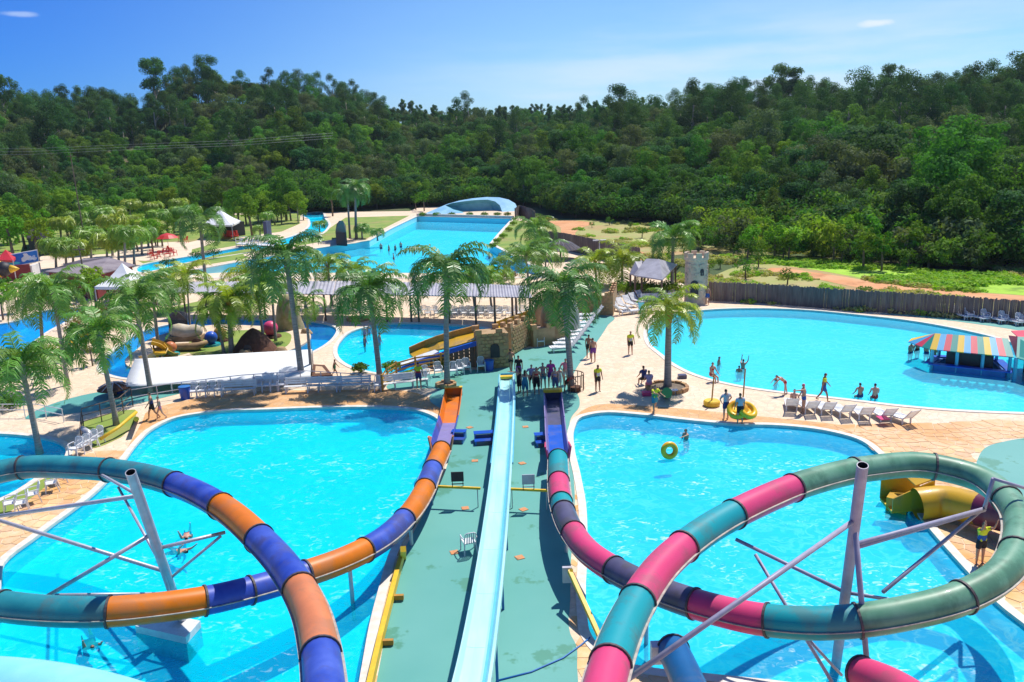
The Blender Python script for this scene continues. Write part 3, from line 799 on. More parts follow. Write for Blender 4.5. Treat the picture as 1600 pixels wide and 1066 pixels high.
# ---- right tube slide
rt = thing('tube_slide', 'pink and teal enclosed tube slide whose big loop over the right pool turns pale green', 'water slide', P(865, 624))
rp = at([(915, 1230, 4.5), (930, 1140, 4.35), (950, 1050, 4.2), (985, 960, 4.1), (1035, 885, 4.1), (1105, 828, 4.1), (1190, 783, 4.1), (1270, 752, 4.05), (1360, 732, 4.0), (1450, 728, 3.9), (1530, 748, 3.75),
         (1582, 792, 3.6), (1592, 848, 3.45), (1560, 902, 3.25), (1495, 937, 3.05), (1420, 957, 2.85), (1340, 970, 2.65), (1265, 974, 2.45), (1190, 968, 2.25), (1115, 952, 2.05), (1040, 928, 1.9), (975, 899, 1.7),
         (922, 865, 1.5), (893, 828, 1.35), (878, 790, 1.2), (873, 752, 1.05), (872, 716, .9)])
tube_slide(rt, rp, [(953, 1040, 'f_pink', (0, .12)), (998, 940, 'f_aqua', (.05, .2)), (1064, 858, 'f_pink', (.1, .25)), (1145, 806, 'f_aqua', (.15, .3)), (1238, 762, 'f_pink', (.2, .35)), (1335, 737, 'f_green', (.25, .4)),
                    (1457, 729, 'f_green', (.3, .42)), (1572, 778, 'f_green', (.36, .46)), (1590, 862, 'f_green', (.4, .55)), (1500, 935, 'f_green', (.46, .6)), (1342, 970, 'f_green', (.55, .68)), (1195, 968, 'f_aqua', (.6, .75)), (1083, 943, 'f_pink', (.7, .8)),
                    (962, 892, 'f_navy', (.72, .85)), (897, 834, 'f_pink', (.8, .93)), (872, 802, 'f_navy', (.85, .97)), (876, 786, 'f_aqua', (.88, .98)), (873, 750, 'f_pink', (.92, 1)), (None, None, 'f_aqua', (0, 1))])
tq = [P(872, 716, .5), P(869, 690, .42), P(867, 664, .36), P(865, 640, .3), P(864, 624, .28)]
trough(rt, spline(tq[:3], False, 3), .72, .42, 'f_royal', 'f_lav')
trough(rt, spline(tq[2:], False, 3), .72, .45, 'f_navy', 'f_lav')
for sd in (-1, 1):
    b = MB(); c = tq[0]; t = (tq[1] - tq[0]).normalized(); x = t.cross(Vector((0, 0, 1)))
    b.add([c + x * sd * .42 - t * .5 + Vector((0, 0, -.1)), c + x * sd * .56 - t * .4 + Vector((0, 0, .7)), c + x * sd * .52 + t * 1.2 + Vector((0, 0, .4)), c + x * sd * .42 + t * 1.2 + Vector((0, 0, -.1)),
           c + x * sd * .48 - t * .5 + Vector((0, 0, -.1)), c + x * sd * .62 - t * .4 + Vector((0, 0, .7)), c + x * sd * .58 + t * 1.2 + Vector((0, 0, .4)), c + x * sd * .48 + t * 1.2 + Vector((0, 0, -.1))],
          [(0, 1, 2, 3), (7, 6, 5, 4), (0, 4, 5, 1), (1, 5, 6, 2), (2, 6, 7, 3)])
    b.build('collar', M['f_pink'], rt)
b = MB(); b.box(tq[4] + Vector((0, .07, .2)), (1.02, .1, .5)); b.build('end_wall', M['f_navy'], rt)
b = MB(); b.box(tq[4] + Vector((0, .07, .52)), (1.08, .42, .16)); b.build('end_cap', M['yellow'], rt)
def legs_under(root, pts, gz, m='steel', r=.07):
    for p in pts:
        b = MB(); b.cyl((p[0], p[1], gz(p)), (p[0], p[1], p[2]), r, n=8); b.build('support_leg', M[m], root)
# ---- long straight slide down the middle
ws = thing('straight_slide', 'long pale aqua straight slide running down the middle of the green deck', 'water slide', P(795, 590))
wp = [P(792, 592, .42), P(791, 640, .5), P(787, 700, .62), P(780, 780, .85), P(770, 870, 1.15), P(758, 960, 1.55), P(742, 1058, 2.05)]
d = (wp[-1] - wp[-2]).normalized(); wp += [wp[-1] + d * 4 + Vector((0, 0, .5)), wp[-1] + d * 8 + Vector((0, 0, 1.9))]
wpath = spline(wp, False, 6); wpath = wpath[::-1]
so = arclen(wpath); SW = 1.02
nseg = 12
for k in range(nseg):
    a, c = so[-1] * k / nseg, so[-1] * (k + 1) / nseg - .012
    seg = sub_path(wpath, so, a, c, .6); L = []
    for i, p in enumerate(seg):
        t, x, y = frame(seg, i)
        x = x * .76; L.append([p - x * .60 + y * .30, p - x * .54 + y * .30, p - x * .47 + y * .03, p - x * .2, p + x * .18 , p + x * .27 + y * .05, p + x * .36 + y * .03, p + x * .50 + y * .30, p + x * .60 + y * .30, p + x * .57 - y * .1, p - x * .57 - y * .1])
    vs = [v for r_ in L for v in r_]; n = 11
    b = MB(); b.v = vs
    for i in range(len(seg) - 1):
        for q in range(n):
            b.f.append((i * n + q, i * n + (q + 1) % n, (i + 1) * n + (q + 1) % n, (i + 1) * n + q)); b.m.append(1 if q in (5,) else 0)
    b.f += [tuple(range(n - 1, -1, -1)), tuple((len(seg) - 1) * n + q for q in range(n))]; b.m += [0, 0]
    b.build('trough_section', [M['f_pale'], M['f_skyblue']], ws)
for sd in (-1, 1):
    sides = MB()
    seg = sub_path(wpath, so, so[-1] * .62, so[-1], .8)
    for i in range(len(seg) - 1):
        t, x, y = frame(seg, i); sides.bar(seg[i] + x * sd * .48 + y * .25, seg[i + 1] + x * sd * .48 + y * .25, .06, .1)
    sides.build('edge_rail', M['f_skyblue'], ws)
b = MB(); b.box(P(793, 589, .58), (.95, .35, .14)); b.build('end_cap', M['yellow'], ws)
b = MB(); b.box(P(793, 589, .25), (.86, .12, .5)); b.build('end_wall', M['f_skyblue'], ws)
for yy in (20, 24, 28, 32, 36, 40, 44, 48):
    p = min(wpath, key=lambda q: abs(q.y - yy))
    b = MB()
    for sd in (-.36, .36): b.bar((p.x + sd, p.y, .0), (p.x + sd, p.y, p.z - .12), .08)
    b.bar((p.x - .38, p.y, p.z - .15), (p.x + .38, p.y, p.z - .15), .08, .06); b.build('support_leg', M['blue'], ws)

# ---- pole and arms carrying the loops
def mast(label, base, top, r, arms, mk='steel'):
    t = thing('slide_mast', label, 'support mast', base)
    b = MB(); b.tube([Vector(base), Vector(top)], [r, r], 18, caps=False); d = (Vector(top) - Vector(base)).normalized()
    b.tube([Vector(top) - d * .5, Vector(top) - d * .001], [r * .86, r * .86], 18, caps=False, mi=1); b.f.append(tuple(2 * 18 + k for k in range(18))); b.m.append(1)
    n = 18; o1 = n; o2 = 3 * n
    b.f += [(o1 + k, o1 + (k + 1) % n, o2 + (k + 1) % n, o2 + k) for k in range(n)]; b.m += [0] * n
    b.build('pole', [M[mk], M['dark']], t, smooth=False)  # inside of the pole top painted dark to read as a shaded hollow
    for a, c, w in arms:
        b = MB(); b.tube([a, c], w, 8); b.build('brace', M[mk], t, smooth=True)
    return t
bL = P(285, 968, .1); tL = Vector(P(204, 738, 6.2)); mL = lambda f: Vector(bL).lerp(tL, f)
mast('pale grey steel mast leaning over the left pool inside the loop', bL, tL, .145,
     [(mL(.86), P(-60, 815, 2.9), .065), (mL(.86), P(150, 737, 3.2), .05), (mL(.62), P(60, 940, 2.4), .065), (mL(.36), P(-60, 795, 3.1), .065), (mL(.52), P(352, 832, 3.3), .06), (mL(.3), P(345, 838, 3.3), .045),
      (mL(.2), P(85, 930, 2.4), .05), (mL(.72), P(278, 967, .3), .07), (mL(.34), P(185, 762, 3.1), .05)])
b = MB(); b.prism(pxl([(211, 978), (290, 996), (313, 970), (240, 955)], .1), -1.4, .1)
tag(b.build('mast_platform', M['whitepaint']), 'low square stone block in the left pool carrying the leaning mast', 'platform')
bR = P(1300, 1086, -1.4); tR = Vector(P(1348, 727, 7.0)); mR = lambda f: Vector(bR).lerp(tR, f)
mast('tall violet-grey steel mast standing in the right pool inside the green loop', bR, tR, .135,
     [(mR(.70), P(1538, 795, 3.4), .06), (mR(.685), P(1538, 797, 3.3), .06), (P(1538, 795, 3.4), P(1552, 748, 4.6), .06), (P(1552, 748, 4.6), P(1602, 763, 4.3), .05), (P(1530, 800, 3.3), P(1380, 925, 2.9), .055), (mR(.80), P(980, 1062, 3.6), .065),
      (mR(.50), P(1150, 843, 3.3), .055), (mR(.5), P(1440, 945, 2.6), .05), (P(1180, 866, 3.0), P(1300, 1066, .3), .05), (mR(.78), P(1362, 1120, .0), .075), (P(1255, 990, 2.1), P(1315, 1055, .6), .04)], 'mastviolet')

# ---- other slides at the frame's edges
bs = thing('body_slide', 'broad pale blue open slide at the bottom left corner, nearest the camera', 'water slide', P(60, 1180, 0))
pth = spline([P(-330, 1090, 3.4), P(-120, 1094, 3.3), P(30, 1102, 3.2), P(150, 1125, 3.1), P(290, 1185, 3.0), P(400, 1300, 2.9)], False, 6)
shell(pth, .95, 28).build('slide_shell', mat('pale_blue_gelcoat', (.22, .62, .74), (.30, .70, .80), .35, .8), bs, smooth=True)
for i in (3, 12, 20):
    b = MB(); p = pth[i]; b.cyl((p.x, p.y, -1.45), (p.x, p.y, p.z - .95), .1, n=10); b.build('support_leg', M['steel'], bs)
bt = thing('tube_slide', 'short blue tube slide poking up at the bottom edge beside the pink tube', 'water slide', P(1075, 1150, 0))
def simple_tube(root, pts, r, mk, name='tube_section', cap=True, n=20):
    p = spline(pts, False, 5); o = shell(p, r, n).build(name, M[mk], root, smooth=True)
    if cap:
        e = [p[0] - (p[1] - p[0]).normalized() * .03, p[0] + (p[1] - p[0]).normalized() * .05]
        f = MB(); f.tube(e, r + .03, n); f.build('end_flange', M['flange'], o)
    return o
simple_tube(bt, [P(1052, 1016, 2.0), P(1072, 1060, 2.3), P(1100, 1130, 2.8), P(1130, 1250, 3.4)], .40, 'f_deepblue')
b = MB(); b.bar(P(1075, 1130, -.0), P(1075, 1130, 2.4), .12); b.build('support_leg', M['steel'], bt)
b = MB(); b.box(P(1025, 1020, 1.9), (.25, .3, .5)); b.build('control_box', M['steel'], bt)
mt = thing('tube_slide', 'bright magenta tube slide end at the bottom edge beneath the tall mast', 'water slide', P(1400, 1120, 0))
simple_tube(mt, [P(1345, 1052, 1.6), P(1385, 1068, 1.9), P(1450, 1110, 2.4), P(1540, 1200, 3.0)], .42, 'f_pink')
b = MB(); b.bar(P(1440, 1130, -1.4), P(1430, 1110, 2.0), .1); b.build('support_leg', M['steel'], mt)
# yellow box-mouthed flume behind the green loop
yt = thing('yellow_flume', 'yellow and purple covered flume dropping into the right pool behind the green loop', 'water slide', P(1480, 800, 0))
q = [P(1432, 788, .55), P(1470, 784, .65), P(1530, 796, .8), P(1600, 812, 1.0), P(1700, 840, 1.3)]
o = shell(spline(q[:3], False, 5), .62, 22).build('tube_section', M['f_yellow'], yt, smooth=True)
shell(spline(q[2:], False, 5), .62, 22).build('tube_section', M['f_purple'], yt, smooth=True)
c0 = P(1408, 786, .1); dx = (q[1] - q[0]).normalized(); nx_ = Vector((-dx.y, dx.x, 0)).normalized()
A = [c0 - dx * .6 - nx_ * .62, c0 + dx * .95 - nx_ * .62, c0 + dx * .95 + nx_ * .62, c0 - dx * .6 + nx_ * .62]
up = Vector((0, 0, 1))
for i, j, h0, h1 in ((0, 1, .55, 1.15), (3, 2, .85, 1.2)):
    b = MB(); a, c = A[i], A[j]; k_ = nx_ * (.06 if i == 3 else -.06)
    b.add([a, c, c + up * h1, a + up * h0, a + k_, c + k_, c + up * h1 + k_, a + up * h0 + k_], [(0, 1, 2, 3), (7, 6, 5, 4), (3, 2, 6, 7), (0, 3, 7, 4), (1, 5, 6, 2)]); b.build('mouth_side', M['f_yellow'], yt)
b = MB(); b.add([A[1] + up * 1.15, A[2] + up * 1.2, A[2] - dx * .9 + up * 1.1, A[1] - dx * .7 + up * .95, A[1] + up * 1.2, A[2] + up * 1.25, A[2] - dx * .9 + up * 1.15, A[1] - dx * .7 + up * 1.0], [(3, 2, 1, 0), (4, 5, 6, 7), (0, 1, 5, 4), (2, 3, 7, 6), (1, 2, 6, 5), (3, 0, 4, 7)])
b.build('mouth_roof', M['f_yellow'], yt)
b = MB(); b.add([A[0], A[1], A[2], A[3], A[0] - up * .1, A[1] - up * .1, A[2] - up * .1, A[3] - up * .1], [(0, 1, 2, 3), (7, 6, 5, 4), (0, 4, 5, 1), (2, 6, 7, 3), (3, 7, 4, 0)]); b.build('slide_floor', M['yellow'], yt)
b = MB(); cp = P(1401, 800, .0); b.prism(pxl([(1384, 792), (1416, 800), (1420, 786), (1392, 780)]), -.5, .42); b.build('splash_step', M['f_yellow'], yt)
b = MB(); p = q[3]; b.box((p.x, p.y, .1), (.3, 1.2, .5)); b.build('support_leg', M['dark'], yt)
# legs of the tube slides, standing clear of the water where the tubes dip
legs_under(lt, [P(640, 806, 1.2) - Vector((0, 0, .42)), P(545, 872, 1.5) - Vector((0, 0, .42)), P(678, 732, .9) - Vector((0, 0, .42))], lambda p: -1.04 if p[1] < 34 else 0.0)
legs_under(rt, [P(884, 812, 1.3) - Vector((0, 0, .42)), P(873, 740, 1.0) - Vector((0, 0, .42)), P(1010, 915, 1.8) - Vector((0, 0, .42))], lambda p: -1.04 if p[0] > 3.4 else 0.0)

# ================================================================ VEGETATION
def leaf_cloud(clumps, n, size, rn, flat=1.0, mb=None):
    """many leaf-sized faces spread through clumps (centre, radius)"""
    b = mb or MB(); tot = sum(r ** 2 for c, r in clumps)
    for c, r in clumps:
        k = max(6, int(n * r * r / tot))
        for _ in range(k):
            d = Vector((rn.gauss(0, 1), rn.gauss(0, 1), rn.gauss(0, 1) + .25)).normalized()
            rr = r * (rn.random() ** .35); p = Vector(c) + Vector((d.x, d.y, d.z * flat)) * rr
            nn = (d + Vector((rn.uniform(-1, 1), rn.uniform(-1, 1), rn.uniform(-.5, 1))) * .75).normalized()
            t = nn.cross(Vector((rn.random() - .5, rn.random() - .5, rn.random() - .5))).normalized(); w = nn.cross(t)
            s = size * rn.uniform(.6, 1.3)
            b.add([p - t * s, p + w * s * .5, p + t * s, p - w * s * .5], [(0, 1, 2, 3)])
    return b
def crown_round(rn, Rr, H, n, size, flat=.8, k=17):
    cl = [((0, 0, H * .45), Rr * .5)]
    for i in range(k):
        a = rn.random() * 6.283; e = rn.uniform(-.15, .95); rad = Rr * rn.uniform(.35, .85) * math.sqrt(max(.15, 1 - e * e * .8))
        cl.append(((math.cos(a) * rad, math.sin(a) * rad, H * .45 + e * H * .44), Rr * rn.uniform(.18, .40)))
    return leaf_cloud(cl, n, size, rn, flat)
def trunk_mesh(h, r, rn, limbs=3, spread=1.5, lean=.3):
    b = MB(); dx, dy = rn.uniform(-lean, lean), rn.uniform(-lean, lean)
    b.tube([(0, 0, -.6), (dx * .3, dy * .3, h * .45), (dx, dy, h)], [r * 1.25, r, r * .55], 7)
    for i in range(limbs):
        a = rn.random() * 6.283; z0 = h * rn.uniform(.45, .8); f = z0 / h
        b.tube([(dx * f, dy * f, z0), (dx * f + math.cos(a) * spread * .5, dy * f + math.sin(a) * spread * .5, z0 + h * .16), (dx * f + math.cos(a) * spread, dy * f + math.sin(a) * spread, z0 + h * .24)], [r * .5, r * .35, r * .15], 5)
    return b
rt_ = random.Random(21)
KINDS = {}
def tree_kind(key, label, matkey, barkkey, hts, rads, crown_h, n, size, variants=3, limbs=3, fn=None, flat=.8):
    KINDS[key] = dict(label=label, v=[])
    for i in range(variants):
        h = rt_.uniform(*hts); r = rt_.uniform(*rads); ch = crown_h * h
        tb = trunk_mesh(h - ch * .45, max(.12, h * .018), rt_, limbs, r * .5)
        cm = (fn or crown_round)(rt_, r, ch, n, size) if fn else crown_round(rt_, r, ch, n, size, flat)
        cm.v = [(x, y, z + h - ch) for x, y, z in cm.v]
        KINDS[key]['v'].append((tb.mesh('trunk_' + key, M[barkkey], True), cm.mesh('crown_' + key, M[matkey])))
def crown_tall(rn, Rr, H, n, size):
    cl = []
    for i in range(13):
        f = i / 12; a = rn.random() * 6.283; rad = Rr * (.25 + .6 * math.sin(math.pi * min(1, f * .8 + .15))) * rn.uniform(.4, 1)
        cl.append(((math.cos(a) * rad, math.sin(a) * rad, H * (.06 + .9 * f)), Rr * rn.uniform(.36, .52)))
    return leaf_cloud(cl, n, size, rn, .9)
def crown_umbrella(rn, Rr, H, n, size):
    cl = []
    for i in range(16):
        a = i / 16 * 6.283 + rn.uniform(-.2, .2); rad = Rr * rn.uniform(.55, 1.0); cl.append(((math.cos(a) * rad, math.sin(a) * rad, H * rn.uniform(.35, .9)), Rr * .2))
    for i in range(6): cl.append(((rn.uniform(-.4, .4) * Rr, rn.uniform(-.4, .4) * Rr, H * rn.uniform(.6, 1)), Rr * .22))
    return leaf_cloud(cl, n, size, rn, .45)
def crown_sparse(rn, Rr, H, n, size):
    cl = []
    for i in range(26):
        a = rn.random() * 6.283; rad = Rr * rn.uniform(.05, .8); cl.append(((math.cos(a) * rad, math.sin(a) * rad, H * rn.uniform(.1, 1)), Rr * rn.uniform(.22, .36)))
    return leaf_cloud(cl, n, size, rn, .6)
tree_kind('dark', 'dense dark green broadleaf tree with a rounded crown', 'leafdark', 'bark', (8, 13), (4.0, 5.6), .9, 4200, .215, 4)
tree_kind('mid', 'mid green broadleaf tree with a lumpy crown', 'leafmid', 'bark', (8, 13), (3.6, 5.2), .88, 4200, .215, 4)
tree_kind('bright', 'fresh yellow-green leafy tree', 'leafbright', 'palebark', (6, 9), (3.2, 4.6), .88, 3600, .20, 3)
tree_kind('olive', 'grey-olive loose-crowned tree', 'leafolive', 'palebark', (9, 12.5), (3.6, 4.8), .8, 3600, .20, 3)
tree_kind('tall', 'tall slim dark eucalyptus tree with a pale trunk', 'leafdark', 'palebark', (14, 18), (3.4, 4.6), .72, 4200, .21, 5, fn=crown_tall)
tree_kind('sparse', 'tall open-crowned tree standing above the wood', 'leafdark', 'palebark', (16, 19), (3.8, 4.8), .72, 4800, .2, 3, fn=lambda rn, Rr, H, n, size: crown_round(rn, Rr, H, n, size, .9, 20))
tree_kind('araucaria', 'dark umbrella-shaped pine with a flat layered top', 'leafdark', 'bark', (14, 17), (5.0, 6.2), 0.32, 3000, .2, 2, fn=crown_umbrella)
tree_kind('shrub', 'leafy green shrub growing in the rough field', 'leafmid', 'bark', (2.2, 3.4), (1.3, 2.0), .9, 420, .17, 3, limbs=0)
tree_kind('sapling', 'upright young bright green tree', 'leafbright', 'bark', (3.5, 6), (1.2, 1.8), .85, 600, .18, 3, limbs=0)
tree_kind('pine', 'dark distant pine', 'leafdark', 'bark', (12, 14), (2.2, 3.0), .8, 1600, .3, 2, fn=crown_tall)

def pick_kind(u, y, yf, yr, rn):
    t = (y - yf) / (yr - yf); px = 800 + u * FPX
    r = min(.999, max(0, .5 + .55 * noise.noise(Vector((u * y / 22, y / 22, 9))) * 1.6 + rn.uniform(-.42, .42)))
    if px < 620:
        if t < .22: w = [('bright', .62), ('mid', .86), ('dark', .95), ('olive', 1)]
        elif t < .6: w = [('bright', .14), ('mid', .48), ('dark', .76), ('olive', .9), ('tall', 1)]
        else: w = [('mid', .22), ('olive', .4), ('dark', .62), ('tall', 1)]
    elif px < 1050:
        if t < .25: w = [('bright', .12), ('mid', .55), ('dark', .92), ('olive', 1)]
        elif t < .75: w = [('bright', .07), ('mid', .38), ('dark', .66), ('olive', .92), ('tall', 1)]
        else: w = [('mid', .15), ('dark', .4), ('olive', .6), ('pine', 1)]
    else:
        if t < .2: w = [('bright', .1), ('mid', .42), ('dark', .95), ('olive', 1)]
        elif t < .5: w = [('bright', .26), ('mid', .56), ('dark', .84), ('olive', 1)]
        else: w = [('mid', .2), ('olive', .36), ('dark', .56), ('tall', 1)]
    for k, c in w:
        if r <= c: return k
    return w[-1][0]
pts = []
for _ in range(60000):
    u = rt_.uniform(-.82, .78); yy = math.sqrt(rt_.uniform(75 ** 2, 520 ** 2)); x = u * yy
    yf = lerp_tab(FT, u); yr = lerp_tab(RT, u, 1)
    if yy < yf + 1.5 or yy > yr + 26: continue
    pts.append((x, yy, u, yf, yr))
grid = {}; keep = []
for x, y, u, yf, yr in pts:
    sp = 4.2 if y < yf + 60 else 4.9
    g = (int(x // sp), int(y // sp))
    ok = True
    for i in (-1, 0, 1):
        for j in (-1, 0, 1):
            for q in grid.get((g[0] + i, g[1] + j), ()):
                if (q[0] - x) ** 2 + (q[1] - y) ** 2 < sp * sp: ok = False
    if not ok: continue
    grid.setdefault(g, []).append((x, y)); keep.append((x, y, u, yf, yr))
keep.sort(key=lambda q: q[1])
print('forest trees', len(keep))
def zone_text(u, y, yf):
    px = 800 + u * FPX
    side = 'behind the palm garden on the left' if px < 480 else 'behind the wave pool' if px < 830 else 'beyond the red dirt track' if px < 1160 else 'on the right beyond the bright grass'
    return side
def place_tree(kind, x, y, z, s=1.0, label=None, group=None, rn=rt_, name=None):
    tm, cm = rn.choice(KINDS[kind]['v'])
    nm = name or {'shrub': 'shrub', 'sapling': 'young_tree', 'araucaria': 'umbrella_pine', 'pine': 'pine_tree', 'tall': 'eucalyptus_tree'}.get(kind, 'broadleaf_tree')
    t = thing(nm, label or KINDS[kind]['label'], 'shrub' if kind == 'shrub' else 'tree', (x, y, z), rn.random() * 6.28, group)
    t.scale = (s * rn.uniform(.9, 1.1), s * rn.uniform(.9, 1.1), s)
    for nm, me in (('trunk', tm), ('crown', cm)):
        o = bpy.data.objects.new(nm, me); COL.objects.link(o); o.parent = t
    return t
vis = [q for q in keep if -60 < proj((q[0], q[1], ground_z(q[0], q[1]) + 5))[0] < 1660]
near = set(id(q) for q in sorted(vis, key=lambda q: q[1])[:280])
kinds_list = ['dark', 'mid', 'bright', 'olive', 'tall', 'pine']
far_pts = []
for q in keep:
    x, y, u, yf, yr = q; k = pick_kind(u, y, yf, yr, rt_); z = ground_z(x, y) - .1
    s = rt_.uniform(.75, 1.15) * (.82 if y < yf + 8 else 1) * (1 + .45 * noise.noise(Vector((x / 26, y / 26, 5))))
    if y > yf + .75 * (yr - yf): s = min(s, .92)
    if id(q) in near:
        w = zone_text(u, y, yf)
        place_tree(k, x, y, z, s, KINDS[k]['label'] + ' ' + w, 'forest trees ' + w)
    else: far_pts.append((x, y, z, s, k))
# the far wood: too many to count, one object whose trees are instanced by geometry nodes
def scatter(name, pts, proto_meshes, label, cat):
    """proto_meshes: list of lists of (mesh) joined per variant; pts (x,y,z,scale,variant index)"""
    pc = bpy.data.collections.new(name + '_kinds')
    for i, ms in enumerate(proto_meshes):
        b = bmesh.new(); me = bpy.data.meshes.new('k%03d' % i); mats = []; tot = []
        for m_ in ms:
            n0 = len(b.faces); b.from_mesh(m_); b.faces.ensure_lookup_table()
            for f in b.faces[n0:]: f.material_index = len(mats)
            mats.append(m_.materials[0])
        b.to_mesh(me); b.free()
        for m_ in mats: me.materials.append(m_)
        o = bpy.data.objects.new('k%03d' % i, me); pc.objects.link(o)
    me = bpy.data.meshes.new(name); me.from_pydata([p[:3] for p in pts], [], [])
    a = me.attributes.new('sc', 'FLOAT', 'POINT'); a.data.foreach_set('value', [p[3] for p in pts])
    a = me.attributes.new('vi', 'INT', 'POINT'); a.data.foreach_set('value', [p[4] for p in pts])
    a = me.attributes.new('rz', 'FLOAT', 'POINT'); a.data.foreach_set('value', [rt_.random() * 6.28 for p in pts])
    o = bpy.data.objects.new(name, me); COL.objects.link(o)
    ng = bpy.data.node_groups.new(name, 'GeometryNodeTree')
    ng.interface.new_socket('Geometry', in_out='INPUT', socket_type='NodeSocketGeometry'); ng.interface.new_socket('Geometry', in_out='OUTPUT', socket_type='NodeSocketGeometry')
    N, L = ng.nodes, ng.links
    gi, go = N.new('NodeGroupInput'), N.new('NodeGroupOutput'); ip = N.new('GeometryNodeInstanceOnPoints'); ci = N.new('GeometryNodeCollectionInfo')
    ci.inputs[0].default_value = pc; ci.inputs['Separate Children'].default_value = True; ci.inputs['Reset Children'].default_value = True
    ip.inputs['Pick Instance'].default_value = True
    def at_(nm, ty):
        q = N.new('GeometryNodeInputNamedAttribute'); q.data_type = ty; q.inputs['Name'].default_value = nm; return q.outputs['Attribute']
    L.new(gi.outputs[0], ip.inputs['Points']); L.new(ci.outputs[0], ip.inputs['Instance']); L.new(at_('vi', 'INT'), ip.inputs['Instance Index'])
    cx = N.new('ShaderNodeCombineXYZ'); L.new(at_('rz', 'FLOAT'), cx.inputs[2]); L.new(cx.outputs[0], ip.inputs['Rotation'])
    L.new(at_('sc', 'FLOAT'), ip.inputs['Scale']); L.new(ip.outputs[0], go.inputs[0])
    md = o.modifiers.new('scatter', 'NODES'); md.node_group = ng
    tag(o, label, cat, kind='stuff'); return o
protos, idx = [], {}
for k in kinds_list:
    for tm, cm in KINDS[k]['v']: idx.setdefault(k, []).append(len(protos)); protos.append([tm, cm])
scatter('far_forest', [(x, y, z, s, rt_.choice(idx[k])) for x, y, z, s, k in far_pts], protos, 'dense mixed forest covering the hillside up to the skyline', 'forest')
# undergrowth closing the forest edge down to the ground
ug = []
for _ in range(5200):
    u = rt_.uniform(-.8, .76); yf = lerp_tab(FT, u); y = yf + rt_.uniform(0, 2) + 34 * rt_.random() ** 2; x = u * y
    ug.append((x, y, ground_z(x, y) - .2, rt_.uniform(.9, 1.7) * (1.0 if y < yf + 6 else 1.3), rt_.randint(0, 5)))
sh_ = [[cm] for tm, cm in KINDS['shrub']['v']]
b3 = [cm.copy() for tm, cm in KINDS['shrub']['v']]
for m_ in b3: m_.materials[0] = M['leafdark']
scatter('undergrowth', ug, sh_ + [[m_] for m_ in b3], 'dense leafy undergrowth along the foot of the forest', 'undergrowth')
# brush between the bright grass and the dark wood
br = []
for _ in range(420):
    px = rt_.uniform(1090, 1530); f = (px - 1090) / 440; py = rt_.uniform(358 + 52 * f, 394 + 34 * f); p = P(px, py); br.append((p.x, p.y, 0, rt_.uniform(.35, 1.0) * (1.7 if rt_.random() < .22 else 1), rt_.randint(0, 8)))
rt_.shuffle(br)
b4 = [cm.copy() for tm, cm in KINDS['shrub']['v']]
for m_ in b4: m_.materials[0] = M['leafbrush']
b5 = [m_.copy() for m_ in b4]
b6 = [m_.copy() for m_ in b4]
for m_ in b6: m_.materials[0] = M['leafolive']
scatter('brush', [q for q in br if noise.noise(Vector((q[0] / 7, q[1] / 7, 2))) > -.22], [[m_] for m_ in b6] + sh_ + [[m_] for m_ in b4], 'yellow-green brush at the edge of the right-hand forest', 'brush')
# trees that stand out
def ptree(kind, px, py_base, y, py_top, label, group=None, name=None):
    p = PY(px, 300, y); x = p.x; z = ground_z(x, y)
    t = place_tree(kind, x, y, z - .2, 1, label, group, name=name)
    h0 = max(v.co.z for c in t.children for v in c.data.vertices); s = (top_z((x, y, z), py_top) - z) / h0
    t.scale = (max(s, .8) * 1.15, max(s, .8) * 1.15, s); return t
ptree('sparse', 262, 0, 322, 86, 'tallest open-crowned tree on the left skyline, left of its twin')
ptree('sparse', 341, 0, 322, 83, 'tall open-crowned tree on the left skyline, right one of the two standing proud')
ptree('sparse', 28, 0, 300, 112, 'spreading tree poking above the skyline at the far left')
ptree('sparse', 1216, 0, 285, 96, 'slender tall tree on the right skyline, left of a broader one')
ptree('sparse', 1240, 0, 285, 102, 'broad-topped tall tree on the right skyline beside a slender one')
ptree('sparse', 1385, 0, 285, 96, 'round-topped tree rising over the right skyline')
ptree('sparse', 968, 0, 300, 128, 'small open tree on the skyline right of the centre dip')
ptree('araucaria', 1295, 0, 150, 238, 'broad dark umbrella pine amid the right-hand forest')
ptree('araucaria', 1372, 0, 138, 268, 'smaller dark umbrella pine just right of the broad one')
ptree('araucaria', 1248, 0, 145, 262, 'greyish umbrella pine left of the broad dark one')
# saplings and shrubs of the rough field behind the palisade
for i in range(46):
    px = rt_.uniform(1160, 1500); f = (px - 1180) / 340; py = rt_.uniform(372 + 28 * f, 412 + 20 * f)
    p = P(px, py); k = rt_.choice(['sapling', 'sapling', 'shrub'])
    place_tree(k, p.x, p.y, 0, rt_.uniform(.7, 1.15), KINDS[k]['label'] + ' between the bright grass and the dark forest', 'saplings at the forest edge')
for i in range(20):
    px = rt_.uniform(1040, 1240); py = rt_.uniform(362, 402); p = P(px, py)
    if inside(p, park): continue
    place_tree('shrub', p.x, p.y, 0, rt_.uniform(.45, .95), 'leafy green shrub in the rough field behind the stone tower', 'shrubs behind the stone tower')
for px, py in ((1108, 430), (1125, 420), (1165, 436), (1185, 418), (1230, 445), (1350, 470), (925, 356), (952, 352), (985, 358), (1003, 372), (880, 338), (842, 348), (852, 358)):
    p = P(px, py); place_tree('shrub', p.x, p.y, 0, rt_.uniform(.35, .7), 'low olive shrub dotted over the dry field by the dirt track', 'low shrubs on the dry field')
for _ in range(95):
    px = rt_.uniform(10, 480); py = rt_.uniform(340, 396) if px < 300 else rt_.uniform(336, 352); p = P(px, py); place_tree('shrub' if rt_.random() < .5 else 'sapling', p.x, p.y, 0, rt_.uniform(.7, 1.2), 'rounded leafy shrub between the palms of the left garden', 'garden shrubs on the left')
